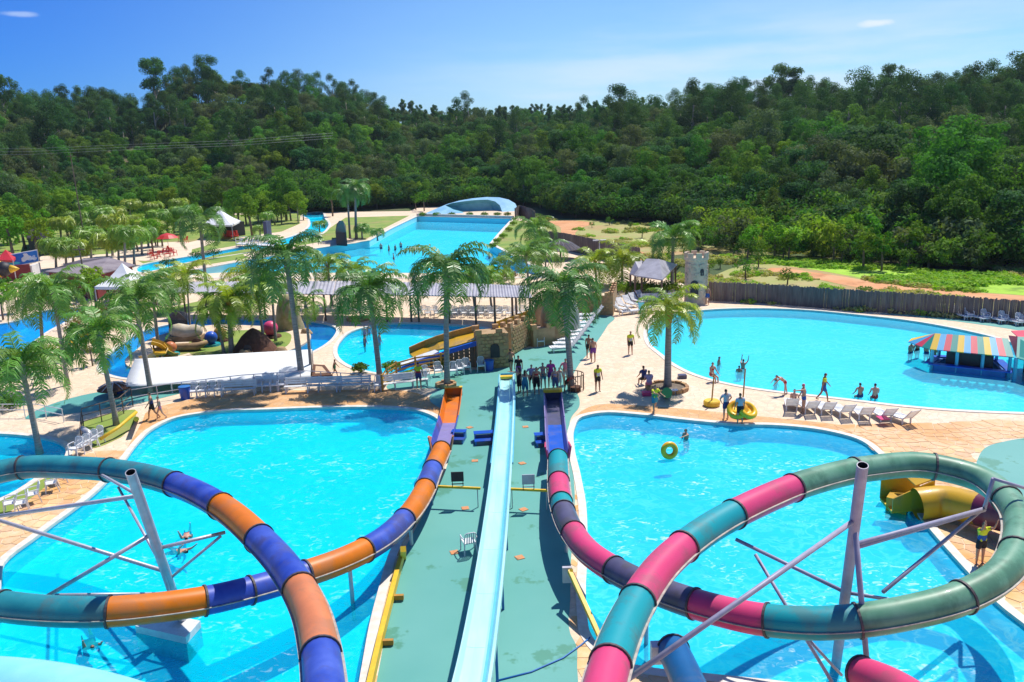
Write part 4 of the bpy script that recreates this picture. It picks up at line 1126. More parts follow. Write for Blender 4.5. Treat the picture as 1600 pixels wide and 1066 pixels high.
for px, py, s in ((663, 330, 1.3), (650, 328, 1.0), (430, 352, 1.2), (395, 372, 1.9), (415, 345, 1.7), (440, 342, 2.0), (455, 345, 1.5)):
    p = P(px, py); place_tree('sapling', p.x, p.y, 0, s * .9, 'round bright green tree on the lawn left of the wave pool', 'round trees by the lawn')
for px, py, k in ((385, 352, 'mid'), (405, 350, 'bright'), (425, 346, 'bright'), (448, 344, 'mid'), (466, 348, 'bright'), (372, 344, 'bright'), (300, 345, 'mid'), (270, 342, 'bright'), (235, 340, 'bright'), (190, 344, 'mid'), (150, 346, 'bright'), (105, 350, 'bright'), (30, 380, 'mid'), (-5, 388, 'bright'), (350, 342, 'mid'), (520, 338, 'mid'), (60, 362, 'mid')):
    p = P(px, py); place_tree(k, p.x, p.y, 0, rt_.uniform(.75, 1.0), 'full leafy tree at the back of the palm garden and lawn on the left', 'leafy trees behind the left garden')
for px, py, s in ((5, 500, .9), (28, 488, 1.0), (-12, 520, .9), (150, 470, 1.0), (175, 478, .8), (190, 500, .8), (132, 486, .9), (95, 470, .8), (245, 478, .7), (282, 474, .7), (160, 546, .7), (122, 560, .8), (145, 572, .6), (90, 585, .6), (55, 600, .7), (18, 612, .8), (225, 505, .6)):
    p = P(px, py); place_tree('sapling', p.x, p.y, 0, s * .8, 'bushy light green small tree between the left pools and tents', 'small trees between the left pools')
for i, (px, py, s) in enumerate(((12, 470, 1.0), (25, 420, 1.6), (60, 408, 1.7), (-10, 402, 2.0), (20, 395, 1.8), (40, 390, 1.6), (0, 375, 1.8), (70, 375, 1.3), (150, 478, .9))):
    p = P(px, py); place_tree('sapling' if i else 'shrub', p.x, p.y, 0, s, 'bushy green tree above the blue billboard at the far left', 'bushy trees by the billboard')
# dry grass tufts and ground cover in the field: nobody could count it
tb = [leaf_cloud([((0, 0, .15), .5), ((.6, .2, .1), .4), ((-.4, .5, .12), .45)], 160, .13, rt_, .5) for _ in range(2)]
tm_ = [[tb[0].mesh('tuft', mat('dry_tuft', (.34, .35, .10), (.48, .43, .18), .9, 2, transl=.3, vary=.3))], [tb[1].mesh('tuft', mat('green_tuft', (.22, .42, .03), (.34, .52, .05), .9, 2, transl=.3, vary=.3))]]
dry, brt = bpy.data.objects['field_grass'], bpy.data.objects['bright_grass']
dirt = [ccw([(v.co.x, v.co.y) for v in o.data.vertices]) for o in COL.objects if o.name.startswith('dirt_path')]
gp = []
brl = ccw(pxl([(1290, 404), (1420, 416), (1600, 436), (1820, 460), (1820, 500), (1600, 462), (1500, 455), (1400, 444), (1330, 432), (1260, 420), (1200, 412), (1180, 400)]))
for _ in range(6500):
    px = rt_.uniform(840, 1640); py = rt_.uniform(342, 510); p = P(px, py)
    if inside(p, park) or p.y > 190 or any(inside(p, d_) for d_ in dirt): continue
    if noise.noise(Vector((p.x / 6, p.y / 6, 0))) < (-.02 if px > 1180 else .12): continue
    gp.append((p.x, p.y, 0, rt_.uniform(.5, 1.5), 1 if inside(p, brl) else 0 if rt_.random() < .72 else 1))
scatter('field_tufts', gp, tm_, 'rough tufts of dry and green grass over the field behind the fence', 'grass')

# ---------------------------------------------------------------- palms
def frond_mesh(L, up, droop, rn, n=30, ll=.66):
    b = MB(); pts = []
    ang = up; p = Vector((0, 0, 0)); k = 14
    for i in range(k + 1):
        pts.append(p.copy()); p = p + Vector((math.cos(ang), 0, math.sin(ang))) * (L / k); ang -= droop / k * (1 + .6 * i / k)
    b.tube(pts, [.035 * (1 - .8 * i / k) for i in range(k + 1)], 4)
    for i in range(n):
        f = .14 + .86 * i / n; q = f * k; j = min(k - 1, int(q)); c = pts[j].lerp(pts[j + 1], q - j); t = (pts[j + 1] - pts[j]).normalized()
        l = ll * (math.sin(math.pi * min(1, f * .85 + .12)) * .8 + .3) * rn.uniform(.85, 1.1)
        for sd in (-1, 1):
            d = (Vector((0, sd, 0)) * .9 + t * .55 + Vector((0, 0, rn.uniform(-.25, .35)))).normalized(); w = t * .027
            m_ = c + d * l * .5; e = c + d * l * .85 + Vector((0, 0, -l * .45))
            b.add([c - w, c + w, m_ + w * 1.3 + Vector((0, 0, -.03)), m_ - w * 1.3 + Vector((0, 0, -.03)), e], [(0, 1, 2, 3), (3, 2, 4)])
    return b.mesh('frond', M['frond'])
rp_ = random.Random(5)
FR_UP = [frond_mesh(2.5, 1.25, 1.5, rp_) for _ in range(2)]
FR_MID = [frond_mesh(3.1, .95, 2.5, rp_) for _ in range(3)]
FR_LOW = [frond_mesh(2.9, .35, 2.2, rp_) for _ in range(2)]
FR_SMALL = [frond_mesh(2.1, 1.0, 2.9, rp_, 16, .8) for _ in range(3)]
DG, MG, YG, BG = (.11, .25, .05), (.14, .30, .045), (.29, .40, .03), (.18, .34, .03)
def palm(base, top_px, label, col=MG, size=1.0, nf=22, r=.17, group=None, lean=None, small=False, name='palm_tree'):
    base = Vector(base); z = top_z(base, top_px[1]) if top_px else 5
    root = thing(name, label, 'palm', base, 0, group)
    top = Vector((0, 0, z - base.z))
    if top_px:   # put the crown above the base, leaning as much as the trunk does
        d = ray(*top_px); t = (base.y) / d.y; q = Vector((d.x * t, base.y, CAM_H + d.z * t)); top = q - base
    h = top.z; n = 7; pts = []
    for i in range(n + 1):
        f = i / n; pts.append(Vector((top.x * f ** 1.3, top.y * f, -.05 + (h + .05) * f)))
    rr = [r * (1.35 if i == 0 else 1.08 - .30 * i / n) for i in range(n + 1)]
    b = MB(); b.tube(pts, rr, 9); b.build('trunk', M['trunk'], root, smooth=True, world=False)
    if not small:
        b = MB(); b.tube([top * 1.0 - Vector((0, 0, .5)), top + Vector((0, 0, .1)), top + Vector((0, 0, .5))], [r * .9, r * 1.25, r * .5], 8); b.build('crown_shaft', M['ochrewood'] if col == YG else M['trunk'], root, True, False)
    for i in range(nf):
        f = (i + .5) / nf
        me = rp_.choice(FR_SMALL) if small else rp_.choice(FR_UP if f < .25 else FR_MID if f < .72 else FR_LOW)
        o = bpy.data.objects.new('frond', me); COL.objects.link(o); o.parent = root
        o.location = top + Vector((0, 0, .35 - .4 * f)) ; o.rotation_euler = (rp_.uniform(-.25, .25), rp_.uniform(-.15, .15), i * 2.4 + rp_.uniform(-.3, .3))
        s = size * rp_.uniform(.85, 1.15); o.scale = (s, s, s)
        v = rp_.uniform(.75, 1.3); o.color = (col[0] * v * rp_.uniform(.85, 1.25), col[1] * v, col[2] * v, 1)
    return root
PALMS = [  # base px, crown px, label, colour, size, fronds, radius
    ((699, 604), (697, 432), 'tall dark palm on the green deck between the white chairs and the orange slide end', DG, 1.2, 26, .20),
    ((472, 596), (448, 398), 'tallest palm, standing by the right end of the white canopy', DG, 1.15, 26, .22),
    ((594, 596), (578, 452), 'broad palm behind the white benches, right of the tallest one', DG, 1.15, 26, .2),
    ((893, 609), (881, 448), 'dark palm by the round guard rail behind the queue of people', DG, 1.15, 26, .21),
    ((1043, 606), (1045, 492), 'yellow-green palm in the round stone bed between the two right pools', YG, 0.92, 24, .24),
    ((236, 616), (212, 478), 'palm at the left end of the white canopy, its trunk bending left', MG, 1.0, 24, .18),
    ((182, 664), (155, 530), 'palm leaning left beside the yellow rail at the left', MG, 0.95, 24, .16),
    ((62, 708), (35, 578), 'palm at the left frame edge beside the low left pool', MG, 0.95, 24, .17),
    ((325, 476), (313, 352), 'lone slim palm behind the grey shed roof, with drooping dark fronds', DG, 1.15, 22, .2),
    ((70, 572), (62, 470), 'dark palm by the far left pool', MG, 1.02, 24, .15),
    ((106, 602), (84, 462), 'palm left of the croton bush with a slender trunk', MG, 0.98, 22, .15),
    ((248, 545), (238, 455), 'bushy palm left of the castle sculptures on the river island', MG, 0.98, 22, .15),
    ((298, 520), (292, 438), 'thin palm behind the wagon sculpture', YG, .9, 16, .09),
    ((362, 552), (358, 478), 'short fat yellow-green palm in the middle of the river island', YG, 1.0, 26, .22),
    ((350, 553), (338, 492), 'short leaning companion stem of the island clump', BG, .9, 14, .14),
    ((413, 541), (402, 455), 'slim palm right of the brown hut on the river island', BG, 1.0, 20, .13),
    ((431, 533), (424, 448), 'slim palm at the right tip of the island lawn', BG, .95, 18, .12),
    ((487, 590), (478, 482), 'very thin palm at the right edge of the white canopy', BG, .6, 12, .12),
    ((557, 374), (555, 298), 'dark tall palm on the lawn left of the wave pool, right one of the pair', DG, 1.25, 22, .25),
    ((547, 373), (543, 306), 'dark tall palm on the lawn left of the wave pool, left one of the pair', DG, 1.05, 18, .2),
    ((519, 478), (512, 420), 'olive palm behind the long shade roof, right of the tallest palm', BG, 1.1, 20, .16),
    ((560, 480), (556, 430), 'small palm behind the long shade roof between two dark palms', BG, 1.0, 18, .14),
    ((768, 480), (762, 436), 'small light palm behind the long shade roof right of the deck palm', BG, 1.05, 20, .12),
    ((742, 482), (735, 440), 'small light palm close behind the deck palm', BG, .95, 18, .12),
    ((840, 402), (836, 362), 'small palm on the slope right of the wave pool', MG, 1.3, 20, .16),
    ((932, 448), (930, 414), 'small bright palm between the grey umbrella roof and the castle wall', YG, 1.1, 18, .14),
    ((972, 448), (972, 412), 'bright palm left of the grey gable roofs', YG, 1.35, 20, .15),
    ((1050, 450), (1052, 376), 'wide dark-headed palm behind the stone tower', MG, 1.15, 24, .2),
    ((853, 428), (852, 398), 'small palm under the round grey roof', MG, 1.1, 16, .12),
    ((826, 445), (822, 404), 'palm right of the wave pool beach with arching fronds', MG, 1.3, 18, .14),
    ((270, 470), (262, 440), 'small light palm left of the grey shed roof', YG, 1.0, 16, .12),
    ((395, 470), (388, 436), 'yellowish palm in front of the grey shed roof', YG, 1.1, 18, .14)]
for bp_, tp_, lb, c_, s_, nf, r_ in PALMS:
    if c_ == DG and 'deck between' not in lb and bp_[1] > 500: tp_ = (tp_[0], tp_[1] + 13)
    palm(P(*bp_), tp_, lb, c_, s_ * 1.1, nf, r_ * .88)
# the palm garden at the left: many alike yellow-green palms
for (px, py, h, c_) in [(88, 420, 36, YG), (104, 424, 34, BG), (115, 422, 38, YG), (136, 398, 26, YG), (148, 380, 30, YG), (160, 382, 34, BG), (168, 418, 40, YG), (186, 416, 38, YG), (143, 408, 34, BG), (210, 414, 36, MG), (176, 400, 40, YG),
                   (198, 382, 30, YG), (214, 372, 30, YG), (120, 376, 30, BG), (96, 382, 26, YG), (232, 386, 30, YG), (247, 372, 28, YG), (262, 366, 30, BG), (282, 366, 28, YG), (240, 350, 28, YG), (300, 360, 24, BG), (180, 364, 28, YG),
                   (160, 354, 26, BG), (204, 350, 26, YG), (222, 398, 34, MG), (196, 420, 40, BG), (418, 372, 34, BG), (280, 350, 26, YG), (130, 352, 26, YG), (72, 352, 24, BG), (500, 372, 20, BG), (590, 376, 12, MG), (566, 374, 14, MG), (407, 375, 16, BG), (566, 372, 16, MG)]:
    if px > 380: palm(P(px, py), (px - 1, py - h), 'low palm on the lawn beside the blue canal and wave pool', c_, 1.0, 14, .14, 'low palms by the canal', small=True)
    else: palm(P(px, py), (px - 1, py - h * rp_.uniform(.8, 1.4)), 'yellow-green palm among many alike in the garden at the left behind the roofs', rp_.choice((c_, c_, c_, BG)), 1.6, 28, .16, 'palms of the left garden', small=True)
# bushes
def bush(px, py, w, label, mk='leafmid', h=.8, group=None, name='bush'):
    p = P(px, py); b = leaf_cloud([((0, 0, h * .5), w * .55)] + [((math.cos(a) * w * .5, math.sin(a) * w * .5, h * .45), w * .38) for a in (0, 1.3, 2.5, 3.8, 5.1)], 380, .09 + w * .02, rt_, .8)
    t = thing(name, label, 'bush', p, 0, group); b.build('foliage', M[mk], t, world=False); s = MB(); s.tube([(0, 0, -.05), (0, 0, h * .5)], [.05, .03], 5); s.build('stem', M['bark'], t, world=False); return t
bush(563, 583, .75, 'spiky dark bush at the left end of the kid pool fence', 'leafmid', .9)
bush(612, 580, .85, 'bright bush behind the wooden fence, left of the standing lifeguard', 'leafbright', .8)
bush(640, 592, .6, 'low green bush against the wooden fence behind the long white bench', 'leafbright', .6)
bush(690, 574, .7, 'yellow-green bush behind the fence under the blue slide rail', 'leafbright', .6)
for i, (px, py) in enumerate(((125, 512), (140, 505), (155, 515), (168, 508), (135, 525))):
    bush(px, py, 2.1, 'reddish croton bush on the rock left of the island', 'redleaf' if i % 2 == 0 else 'leafmid', 2.6, 'croton bushes on the rock')
for px, py in ((264, 420), (310, 408), (334, 404), (393, 394)): bush(px, py, 1.6, 'clipped dark round bush at the edge of the blue canal', 'leafdark', 1.9, 'round bushes along the canal')
for px, py in ((770, 440), (785, 438), (798, 436), (740, 442), (726, 440)): bush(px, py, 1.1, 'red and yellow bush in the bed behind the long shade roof', 'redleaf' if px > 780 else 'leafbright', 1.2, 'bushes behind the shade roof')
for i, (px, py) in enumerate([(965 + 13 * k, 458 + (k % 2) * 4) for k in range(8)]): bush(px, py, 1.2, 'leafy hedge bush behind the sun loungers left of the tower', 'leafbright' if i % 2 else 'leafmid', 1.6, 'hedge beside the tower')
for px in (660, 682, 706, 734, 757, 777, 793): 
    p = P(px, 338); t = bush(px, 338, 1.1, 'round planted bush on the back rim of the wave pool', 'leafmid', 1.0, 'planters on the wave pool rim')
for px, py in ((786, 372), (777, 380), (795, 362), (802, 352), (770, 388)): bush(px, py, .9, 'small shrub beside the right wall of the wave pool', 'leafbright', .9, 'shrubs by the wave pool wall')
for px, py in ((1000, 545), (30, 590), (15, 640), (105, 560), (60, 560)):
    if px < 200: bush(px, py, 1.1, 'leafy bush under the palms at the left', 'leafmid', 1.2, 'bushes under the left palms')

# ================================================================ BUILDINGS, FENCES, FURNITURE
def wall_between(mb, a, b, z0, z1, th=.2, mi=0):
    a, b = Vector(a), Vector(b); d = (b - a); L = math.hypot(d.x, d.y)
    mb.box(((a.x + b.x) / 2, (a.y + b.y) / 2, (z0 + z1) / 2), (L, th, z1 - z0), rz=math.atan2(d.y, d.x), mi=mi)
def poly_at(line, s):
    i = 0
    for a, b in zip(line, line[1:]):
        L = (b - a).length
        if s <= L: return a.lerp(b, s / L), math.atan2((b - a).y, (b - a).x)
        s -= L
    return line[-1].copy(), math.atan2((line[-1] - line[-2]).y, (line[-1] - line[-2]).x)
def palisade(px, h, label):
    line = pxl(px); t = thing('palisade_fence', label, 'fence', line[0]); L = arclen(line)[-1]; rn = random.Random(4)
    post, b, s, k = 0, MB(), 0.0, 0
    while s < L:
        p, a = poly_at(line, s); w = rn.uniform(.10, .14); hh = h + rn.uniform(-.07, .07)
        b.box((p.x, p.y, hh / 2), (w * .92, rn.uniform(.05, .1), hh), rz=a + rn.uniform(-.1, .1)); s += w; k += 1
    o = b.build('slats', M['palis'], t); o['kind'] = 'stuff'
    s = 0
    while s < L:
        p, a = poly_at(line, s); nrm = Vector((-math.sin(a), math.cos(a), 0)); q = p + nrm * .12
        c = MB(); c.cyl((q.x, q.y, -.1), (q.x, q.y, h + .02), .09, .08, 8); c.build('fence_post', M['wood'], t); s += 2.6
    return t
palisade([(1108, 470), (1200, 474.5), (1300, 483), (1400, 490), (1500, 497), (1620, 508), (1760, 522)], 1.75, 'long weathered wooden palisade behind the big right pool')
palisade([(838, 384), (880, 390), (930, 402), (1000, 418)], 2.3, 'dark palisade running diagonally behind the round grey roof and the red track')
palisade([(806, 343), (812, 338), (830, 344), (836, 350)], 2.2, 'short dark palisade at the right end of the wave machine')

# stone tower
tp_ = P(1087, 474); tw = thing('castle_tower', 'round pale stone castle tower with battlements at the end of the palisade', 'tower', tp_)
th = top_z(tp_, 399); rT = 1.02
b = MB(); b.lathe((0, 0, 0), [(rT * 1.06, -.1), (rT, .5), (rT * .97, th - .4), (rT * 1.06, th - .35), (rT * 1.06, th - .12), (rT * .8, th - .12)], 22); b.build('tower_wall', M['palestone'], tw, world=False)
for k in range(8):
    a = k / 8 * 6.283; b = MB(); b.box((math.cos(a) * rT * .95, math.sin(a) * rT * .95, th + .08), (.2, .5, .42), rz=a); b.build('merlon', M['palestone'], tw, world=False)
def arch(w, h, d, c, rz, n=7):
    b = MB(); pts = [(-w / 2, 0)] + [(-w / 2 * math.cos(math.pi * k / n), h - w / 2 + w / 2 * math.sin(math.pi * k / n)) for k in range(n + 1)] + [(w / 2, 0)]
    Mx = Matrix.Rotation(rz, 3, 'Z'); m = len(pts)
    b.add([Vector(c) + Mx @ Vector((x, -d, z)) for x, z in pts] + [Vector(c) + Mx @ Vector((x, 0, z)) for x, z in pts], [tuple(range(m))[::-1]] + [(i, (i + 1) % m, m + (i + 1) % m, m + i) for i in range(m)])
    return b
a_ = -.35; b = arch(.7, 1.5, .06, (math.sin(a_) * rT * 1.0, -math.cos(a_) * rT * 1.0, .75), a_); b.build('door_opening', M['dark'], tw, world=False)
a_ = .3; b = arch(.34, .6, .06, (math.sin(a_) * rT * .98, -math.cos(a_) * rT * .98, th - 1.7), a_); b.build('window_opening', M['dark'], tw, world=False)
rn = random.Random(8)
for k in range(70):
    a = rn.uniform(-1.5, 1.5) - math.pi / 2; z = rn.uniform(.2, th - .6); b = MB(); b.box((math.cos(a) * rT * .99, math.sin(a) * rT * .99, z), (.08, rn.uniform(.2, .36), rn.uniform(.13, .2)), rz=a); b.build('stone', M['palestone'], tw, world=False)

# kid pool castle: walls, merlons, arch
def castle_block(px0, px1, top_px, label, window=False, depth=1.3, nm=4, blocks=True):
    a, c = P(*px0), P(*px1); L = (c - a).length; h = top_z(a, top_px); rz = math.atan2((c - a).y, (c - a).x)
    t = thing('castle_wall', label, 'castle wall', a, rz)
    b = MB(); b.box((L / 2, depth / 2, h / 2), (L, depth, h)); b.build('wall_core', M['stone'], t, world=False)
    n = max(2, int(L / .55)); w = L / n; rn = random.Random(int(px0[0]))
    for k in range(n + 1):
        if k % 2 == 0:
            for yy in (.12, depth - .12):
                b = MB(); b.box((min(L - .1, k * w + .1), yy, h + .15), (.42, .26, .34)); b.build('merlon', M['brick'], t, world=False)
    if blocks:
        z, r = .12, 0
        while z < h - .1:
            x = .12 + (r % 2) * .2
            while x < L - .2:
                if not (window and abs(x - L * .55) < .45 and h * .3 < z < h * .72):
                    b = MB(); b.box((x + .17, -.015, z + .1), (.34, .07 + rn.random() * .03, .19)); b.build('block', M['brick'], t, world=False)
                x += .40
            z += .235; r += 1
    if window: arch(.62, .95, .07, (L * .55, -.01, h * .32), 0).build('arched_opening', M['dark'], t, world=False)
    return t
castle_block((748, 578), (796, 574), 524, 'sandstone-coloured mock castle gatehouse with a dark arched opening beside the white chairs', True, 1.7)
castle_block((800, 556), (826, 541), 512, 'short mock castle wall between the gatehouse and the low turret', False, .8)
castle_block((822, 541), (836, 540), 508, 'low square mock castle turret behind the green deck', False, 1.0)
castle_block((834, 543), (868, 538), 515, 'low tan wall behind the lone white chair at the artificial rock', False, .5, blocks=False)
castle_block((902, 492), (958, 493), 463, 'tan battlemented wall behind the stack of white loungers', False, .5)
castle_block((958, 493), (964, 476), 462, 'short return of the tan battlemented wall beside the loungers', False, .4, blocks=False)
# artificial rock with painted waterfall
def rock(px, py, top_px, w, d, label, m, seed=0, name='artificial_rock', cat='rock', loc=None):
    p = P(px, py); h = top_z(p, top_px); b = MB(); n, k = 14, 8; vs = []
    for j in range(k + 1):
        f = j / k
        for i in range(n):
            a = i / n * 6.283; rr = (1 - .55 * f ** 1.6) * (1 + .28 * noise.noise(Vector((math.cos(a) * 1.4 + seed, math.sin(a) * 1.4, f * 2.2))))
            vs.append((math.cos(a) * w * rr, math.sin(a) * d * rr, -.1 + (h + .1) * f * (1 + .06 * noise.noise(Vector((a, f, seed))))))
    fs = [(j * n + i, j * n + (i + 1) % n, (j + 1) * n + (i + 1) % n, (j + 1) * n + i) for j in range(k) for i in range(n)] + [tuple(k * n + i for i in range(n))]
    b.add(vs, fs); t = thing(name, label, cat, p); b.build('rock_face', m, t, True, False); return t, h
t, h = rock(866, 533, 452, 1.1, 1.0, 'tall brown artificial rock column behind the lounger stack', M['stone'], 1)
t2, h = rock(884, 520, 448, 1.25, .9, 'grey-green artificial rock face with pale streaks like a waterfall', mat('rock_streaked', (.20, .27, .26), (.42, .43, .38), .8, 1.6, stretch=(2.2, 2.2, .22), lo=.4, hi=.6, bump=.4), 5)
rock(845, 506, 470, .8, .8, 'ochre artificial rock beside the yellow slide wall', M['stone'], 9)
rock(452, 513, 462, 1.25, 1.1, 'mossy pointed artificial rock at the river bend', mat('mossy_rock', (.30, .24, .10), (.42, .33, .20), .9, 2, c3=(.14, .2, .04), s3=.8), 12)

# kid pool multi lane slide
sl = thing('wide_kid_slide', 'wide yellow slide with blue and white edges running into the kid pool', 'water slide', P(752, 560))
def strip(pts_a, pts_b, name, m, par, th=.12):
    b = MB(); n = len(pts_a); up = Vector((0, 0, th))
    vs = [p for ab in zip(pts_a, pts_b) for p in ab] + [p - up for ab in zip(pts_a, pts_b) for p in ab]
    fs = [(2 * i, 2 * i + 1, 2 * i + 3, 2 * i + 2) for i in range(n - 1)] + [(2 * n + 2 * i, 2 * n + 2 * i + 2, 2 * n + 2 * i + 3, 2 * n + 2 * i + 1) for i in range(n - 1)]
    fs += [(2 * i, 2 * i + 2, 2 * n + 2 * i + 2, 2 * n + 2 * i) for i in range(n - 1)] + [(2 * i + 1, 2 * n + 2 * i + 1, 2 * n + 2 * i + 3, 2 * i + 3) for i in range(n - 1)]
    fs += [(0, 2 * n, 2 * n + 1, 1), (2 * n - 2, 2 * n - 1, 4 * n - 1, 4 * n - 2)]
    b.add(vs, fs); return b.build(name, m, par)
ya = [P(749, 517, 1.95), P(712, 526, 1.5), P(684, 534, 1.0), P(665, 541, .5), P(640, 552, .05)]
yb = [P(749, 529, 1.95), P(712, 540, 1.5), P(688, 545, 1.0), P(672, 548, .5), P(648, 560, .05)]
strip(ya, yb, 'slide_lane', M['f_yellow'], sl)
strip([p + Vector((-.05, .18, .42)) for p in ya], [p + Vector((0, .02, .42)) for p in ya], 'slide_wall', M['ochrewood'], sl, .5)
strip([P(684, 545, .8), P(660, 553, .5), P(640, 560, .15), P(620, 568, 0)], [P(686, 549, .8), P(664, 560, .5), P(648, 566, .15), P(624, 576, 0)], 'white_lane', M['white'], sl)
bA = [P(749, 531, 1.9), P(705, 544, 1.35), P(672, 556, .75), P(640, 566, .25), P(618, 578, .0)]
strip(bA, [p + Vector((.02, -.22, 0)) for p in bA], 'blue_rail', M['f_royal'], sl, .3)
for k in range(16):
    f = k / 16 * 3.0; i = int(f); a0 = bA[i].lerp(bA[i + 1], f - i); f2 = (k + .94) / 16 * 3.0; i2 = min(2, int(f2)); a1 = bA[i2].lerp(bA[i2 + 1], f2 - i2)
    b = MB(); o = Vector((0, -.05, 0)); z0, z1 = a0.z - .3, a1.z - .3
    b.add([Vector((a0.x, a0.y, 0)) + o, Vector((a1.x, a1.y, 0)) + o, Vector((a1.x, a1.y, max(.02, z1))) + o, Vector((a0.x, a0.y, max(.02, z0))) + o, Vector((a0.x, a0.y + .04, 0)) + o, Vector((a1.x, a1.y + .04, 0)) + o, Vector((a1.x, a1.y + .04, max(.02, z1))) + o, Vector((a0.x, a0.y + .04, max(.02, z0))) + o],
          [(0, 1, 2, 3), (7, 6, 5, 4), (3, 2, 6, 7), (0, 4, 5, 1), (0, 3, 7, 4), (1, 5, 6, 2)])
    b.build('plank', M['wood'], sl)
yw = thing('yellow_slide_wall', 'long ochre-yellow slide wall sloping up behind the mock castle', 'water slide', P(810, 512))
q0, q1, q2 = P(776, 516, 0), P(815, 508, 0), P(862, 500, 0)
b = MB()
for a, c, h0, h1 in ((q0, q1, .7, 1.0), (q1, q2, 1.0, 1.5)):
    up = Vector((0, 0, 1)); k_ = Vector((0, .12, 0)); b.add([a, c, c + up * h1, a + up * h0, a + k_, c + k_, c + up * h1 + k_, a + up * h0 + k_], [(0, 1, 2, 3), (7, 6, 5, 4), (3, 2, 6, 7), (0, 3, 7, 4), (1, 5, 6, 2)])
b.build('side_wall', M['f_yellow'], yw)
b = MB(); b.add([q0 + Vector((0, -.1, .3)), q1 + Vector((0, -.1, .5)), q2 + Vector((0, -.1, .8)), q2 + Vector((0, -1.0, .75)), q1 + Vector((0, -1.0, .45)), q0 + Vector((0, -1.0, .25))], [(0, 5, 4, 1), (1, 4, 3, 2)]); b.build('slide_lane', M['f_yellow'], yw)

# ---------------------------------------------------------------- shade roofs
def corrugated(name, A, B, C, D, m, par, n=60, amp=.03):
    """A-B front edge, D-C back edge"""
    b = MB(); vs = []
    for i in range(n + 1):
        f = i / n; z = amp * (1 if i % 2 else -1); vs += [A.lerp(B, f) + Vector((0, 0, z)), D.lerp(C, f) + Vector((0, 0, z))]
    vs += [v - Vector((0, 0, .03)) for v in vs]; o = 2 * (n + 1)
    b.add(vs, [(2 * i, 2 * i + 2, 2 * i + 3, 2 * i + 1) for i in range(n)] + [(o + 2 * i, o + 2 * i + 1, o + 2 * i + 3, o + 2 * i + 2) for i in range(n)] + [(2 * i, o + 2 * i, o + 2 * i + 2, 2 * i + 2) for i in range(n)])
    return b.build(name, m, par)
lr = thing('shade_roof', 'long grey corrugated shade roof on posts behind the river pools', 'shade roof', P(600, 486))
F = [(258, 457), (398, 458), (520, 460), (640, 461), (738, 463), (832, 465)]
Bk = [(300, 440), (408, 440), (525, 439), (643, 441), (740, 443), (826, 447)]
for i in range(5):
    if i == 0: mm = 'greyroof'
    corrugated('roof_sheet', P(*F[i], 2.5), P(*F[i + 1], 2.5) - (P(*F[i + 1], 2.5) - P(*F[i], 2.5)) * .006, P(*Bk[i + 1], 2.9) - (P(*Bk[i + 1], 2.9) - P(*Bk[i], 2.9)) * .006, P(*Bk[i], 2.9), M['greyroof'], lr, 40)
for i in range(len(F) - 1):
    b = MB(); b.bar(P(*F[i], 2.38), P(*F[i + 1], 2.38), .12); b.build('roof_beam', M['wood'], lr)
for px in (285, 318, 340, 362, 410, 438, 488, 505, 560, 602, 640, 652, 700, 742, 772, 800, 806, 828):
    f = [q for q in F if q[0] <= px][-1]; g = [q for q in F if q[0] > px][0]; t_ = (px - f[0]) / (g[0] - f[0]); p = P(px, f[1] + (g[1] - f[1]) * t_, 2.4) + Vector((0, .15, 0))
    b = MB(); b.cyl((p.x, p.y, 0), (p.x, p.y, 2.42), .09, n=8); b.build('post', M['wood'], lr)
# white canopy over the tables
wc = thing('canopy', 'large white sheet canopy by the river island with a palm shadow across it', 'canopy', P(340, 610))
A_, B_, C_, D_ = P(194, 604, .6), P(485, 588, .6), P(487, 546, 1.25), P(211, 561, 1.25)
n = 14; vs = []
for i in range(n + 1):
    for j in range(n + 1):
        f, g = i / n, j / n; p = A_.lerp(B_, f).lerp(D_.lerp(C_, f), g); p.z += .06 * math.sin(g * math.pi) - .04 * math.sin(f * math.pi * 4) ** 2 * (1 - g); vs.append(p)
b = MB(); b.add(vs, [(i * (n + 1) + j, (i + 1) * (n + 1) + j, (i + 1) * (n + 1) + j + 1, i * (n + 1) + j + 1) for i in range(n) for j in range(n)]); o = b.build('canvas', M['canvas'], wc, True)
o.modifiers.new('thickness', 'SOLIDIFY').thickness = .03
for f in (0, .25, .5, .75, 1):
    for e, z in ((A_.lerp(B_, f), .6), (D_.lerp(C_, f), 1.25)):
        b = MB(); b.cyl((e.x, e.y, 0), (e.x, e.y, z), .05, n=8); b.build('post', M['whitepaint'], wc)
def tent(label, corners_px, z, peak_px, name='peaked_tent', m='canvas', sag=.35, legs=True, rows=6):
    c = [P(x, y, z) for x, y in corners_px]; cen = sum(c, Vector()) / len(c); base = Vector((cen.x, cen.y, 0)); pz = top_z(base, peak_px)
    t = thing(name, label, 'tent', base); vs, fs = [], []; N = len(c) * 6
    ring = []
    for i in range(len(c)):
        for k in range(6): ring.append(c[i].lerp(c[(i + 1) % len(c)], k / 6))
    for j in range(rows + 1):
        f = j / rows
        for q in ring: p = q.lerp(Vector((cen.x, cen.y, pz)), f); p.z -= sag * math.sin(f * math.pi) ; vs.append(p)
    for j in range(rows):
        for i in range(N): fs.append((j * N + i, j * N + (i + 1) % N, (j + 1) * N + (i + 1) % N, (j + 1) * N + i))
    b = MB(); b.add(vs, fs); o = b.build('roof', M[m], t, False); o.modifiers.new('thickness', 'SOLIDIFY').thickness = .04
    b = MB()
    for i in range(len(c)): wall_between(b, c[i], c[(i + 1) % len(c)], z - .28, z - .01, .05)
    b.build('valance', M[m], t)
    if legs:
        for q in c: b = MB(); b.cyl((q.x, q.y, 0), (q.x, q.y, z), .06, n=8); b.build('post', M['steel'], t)
    return t
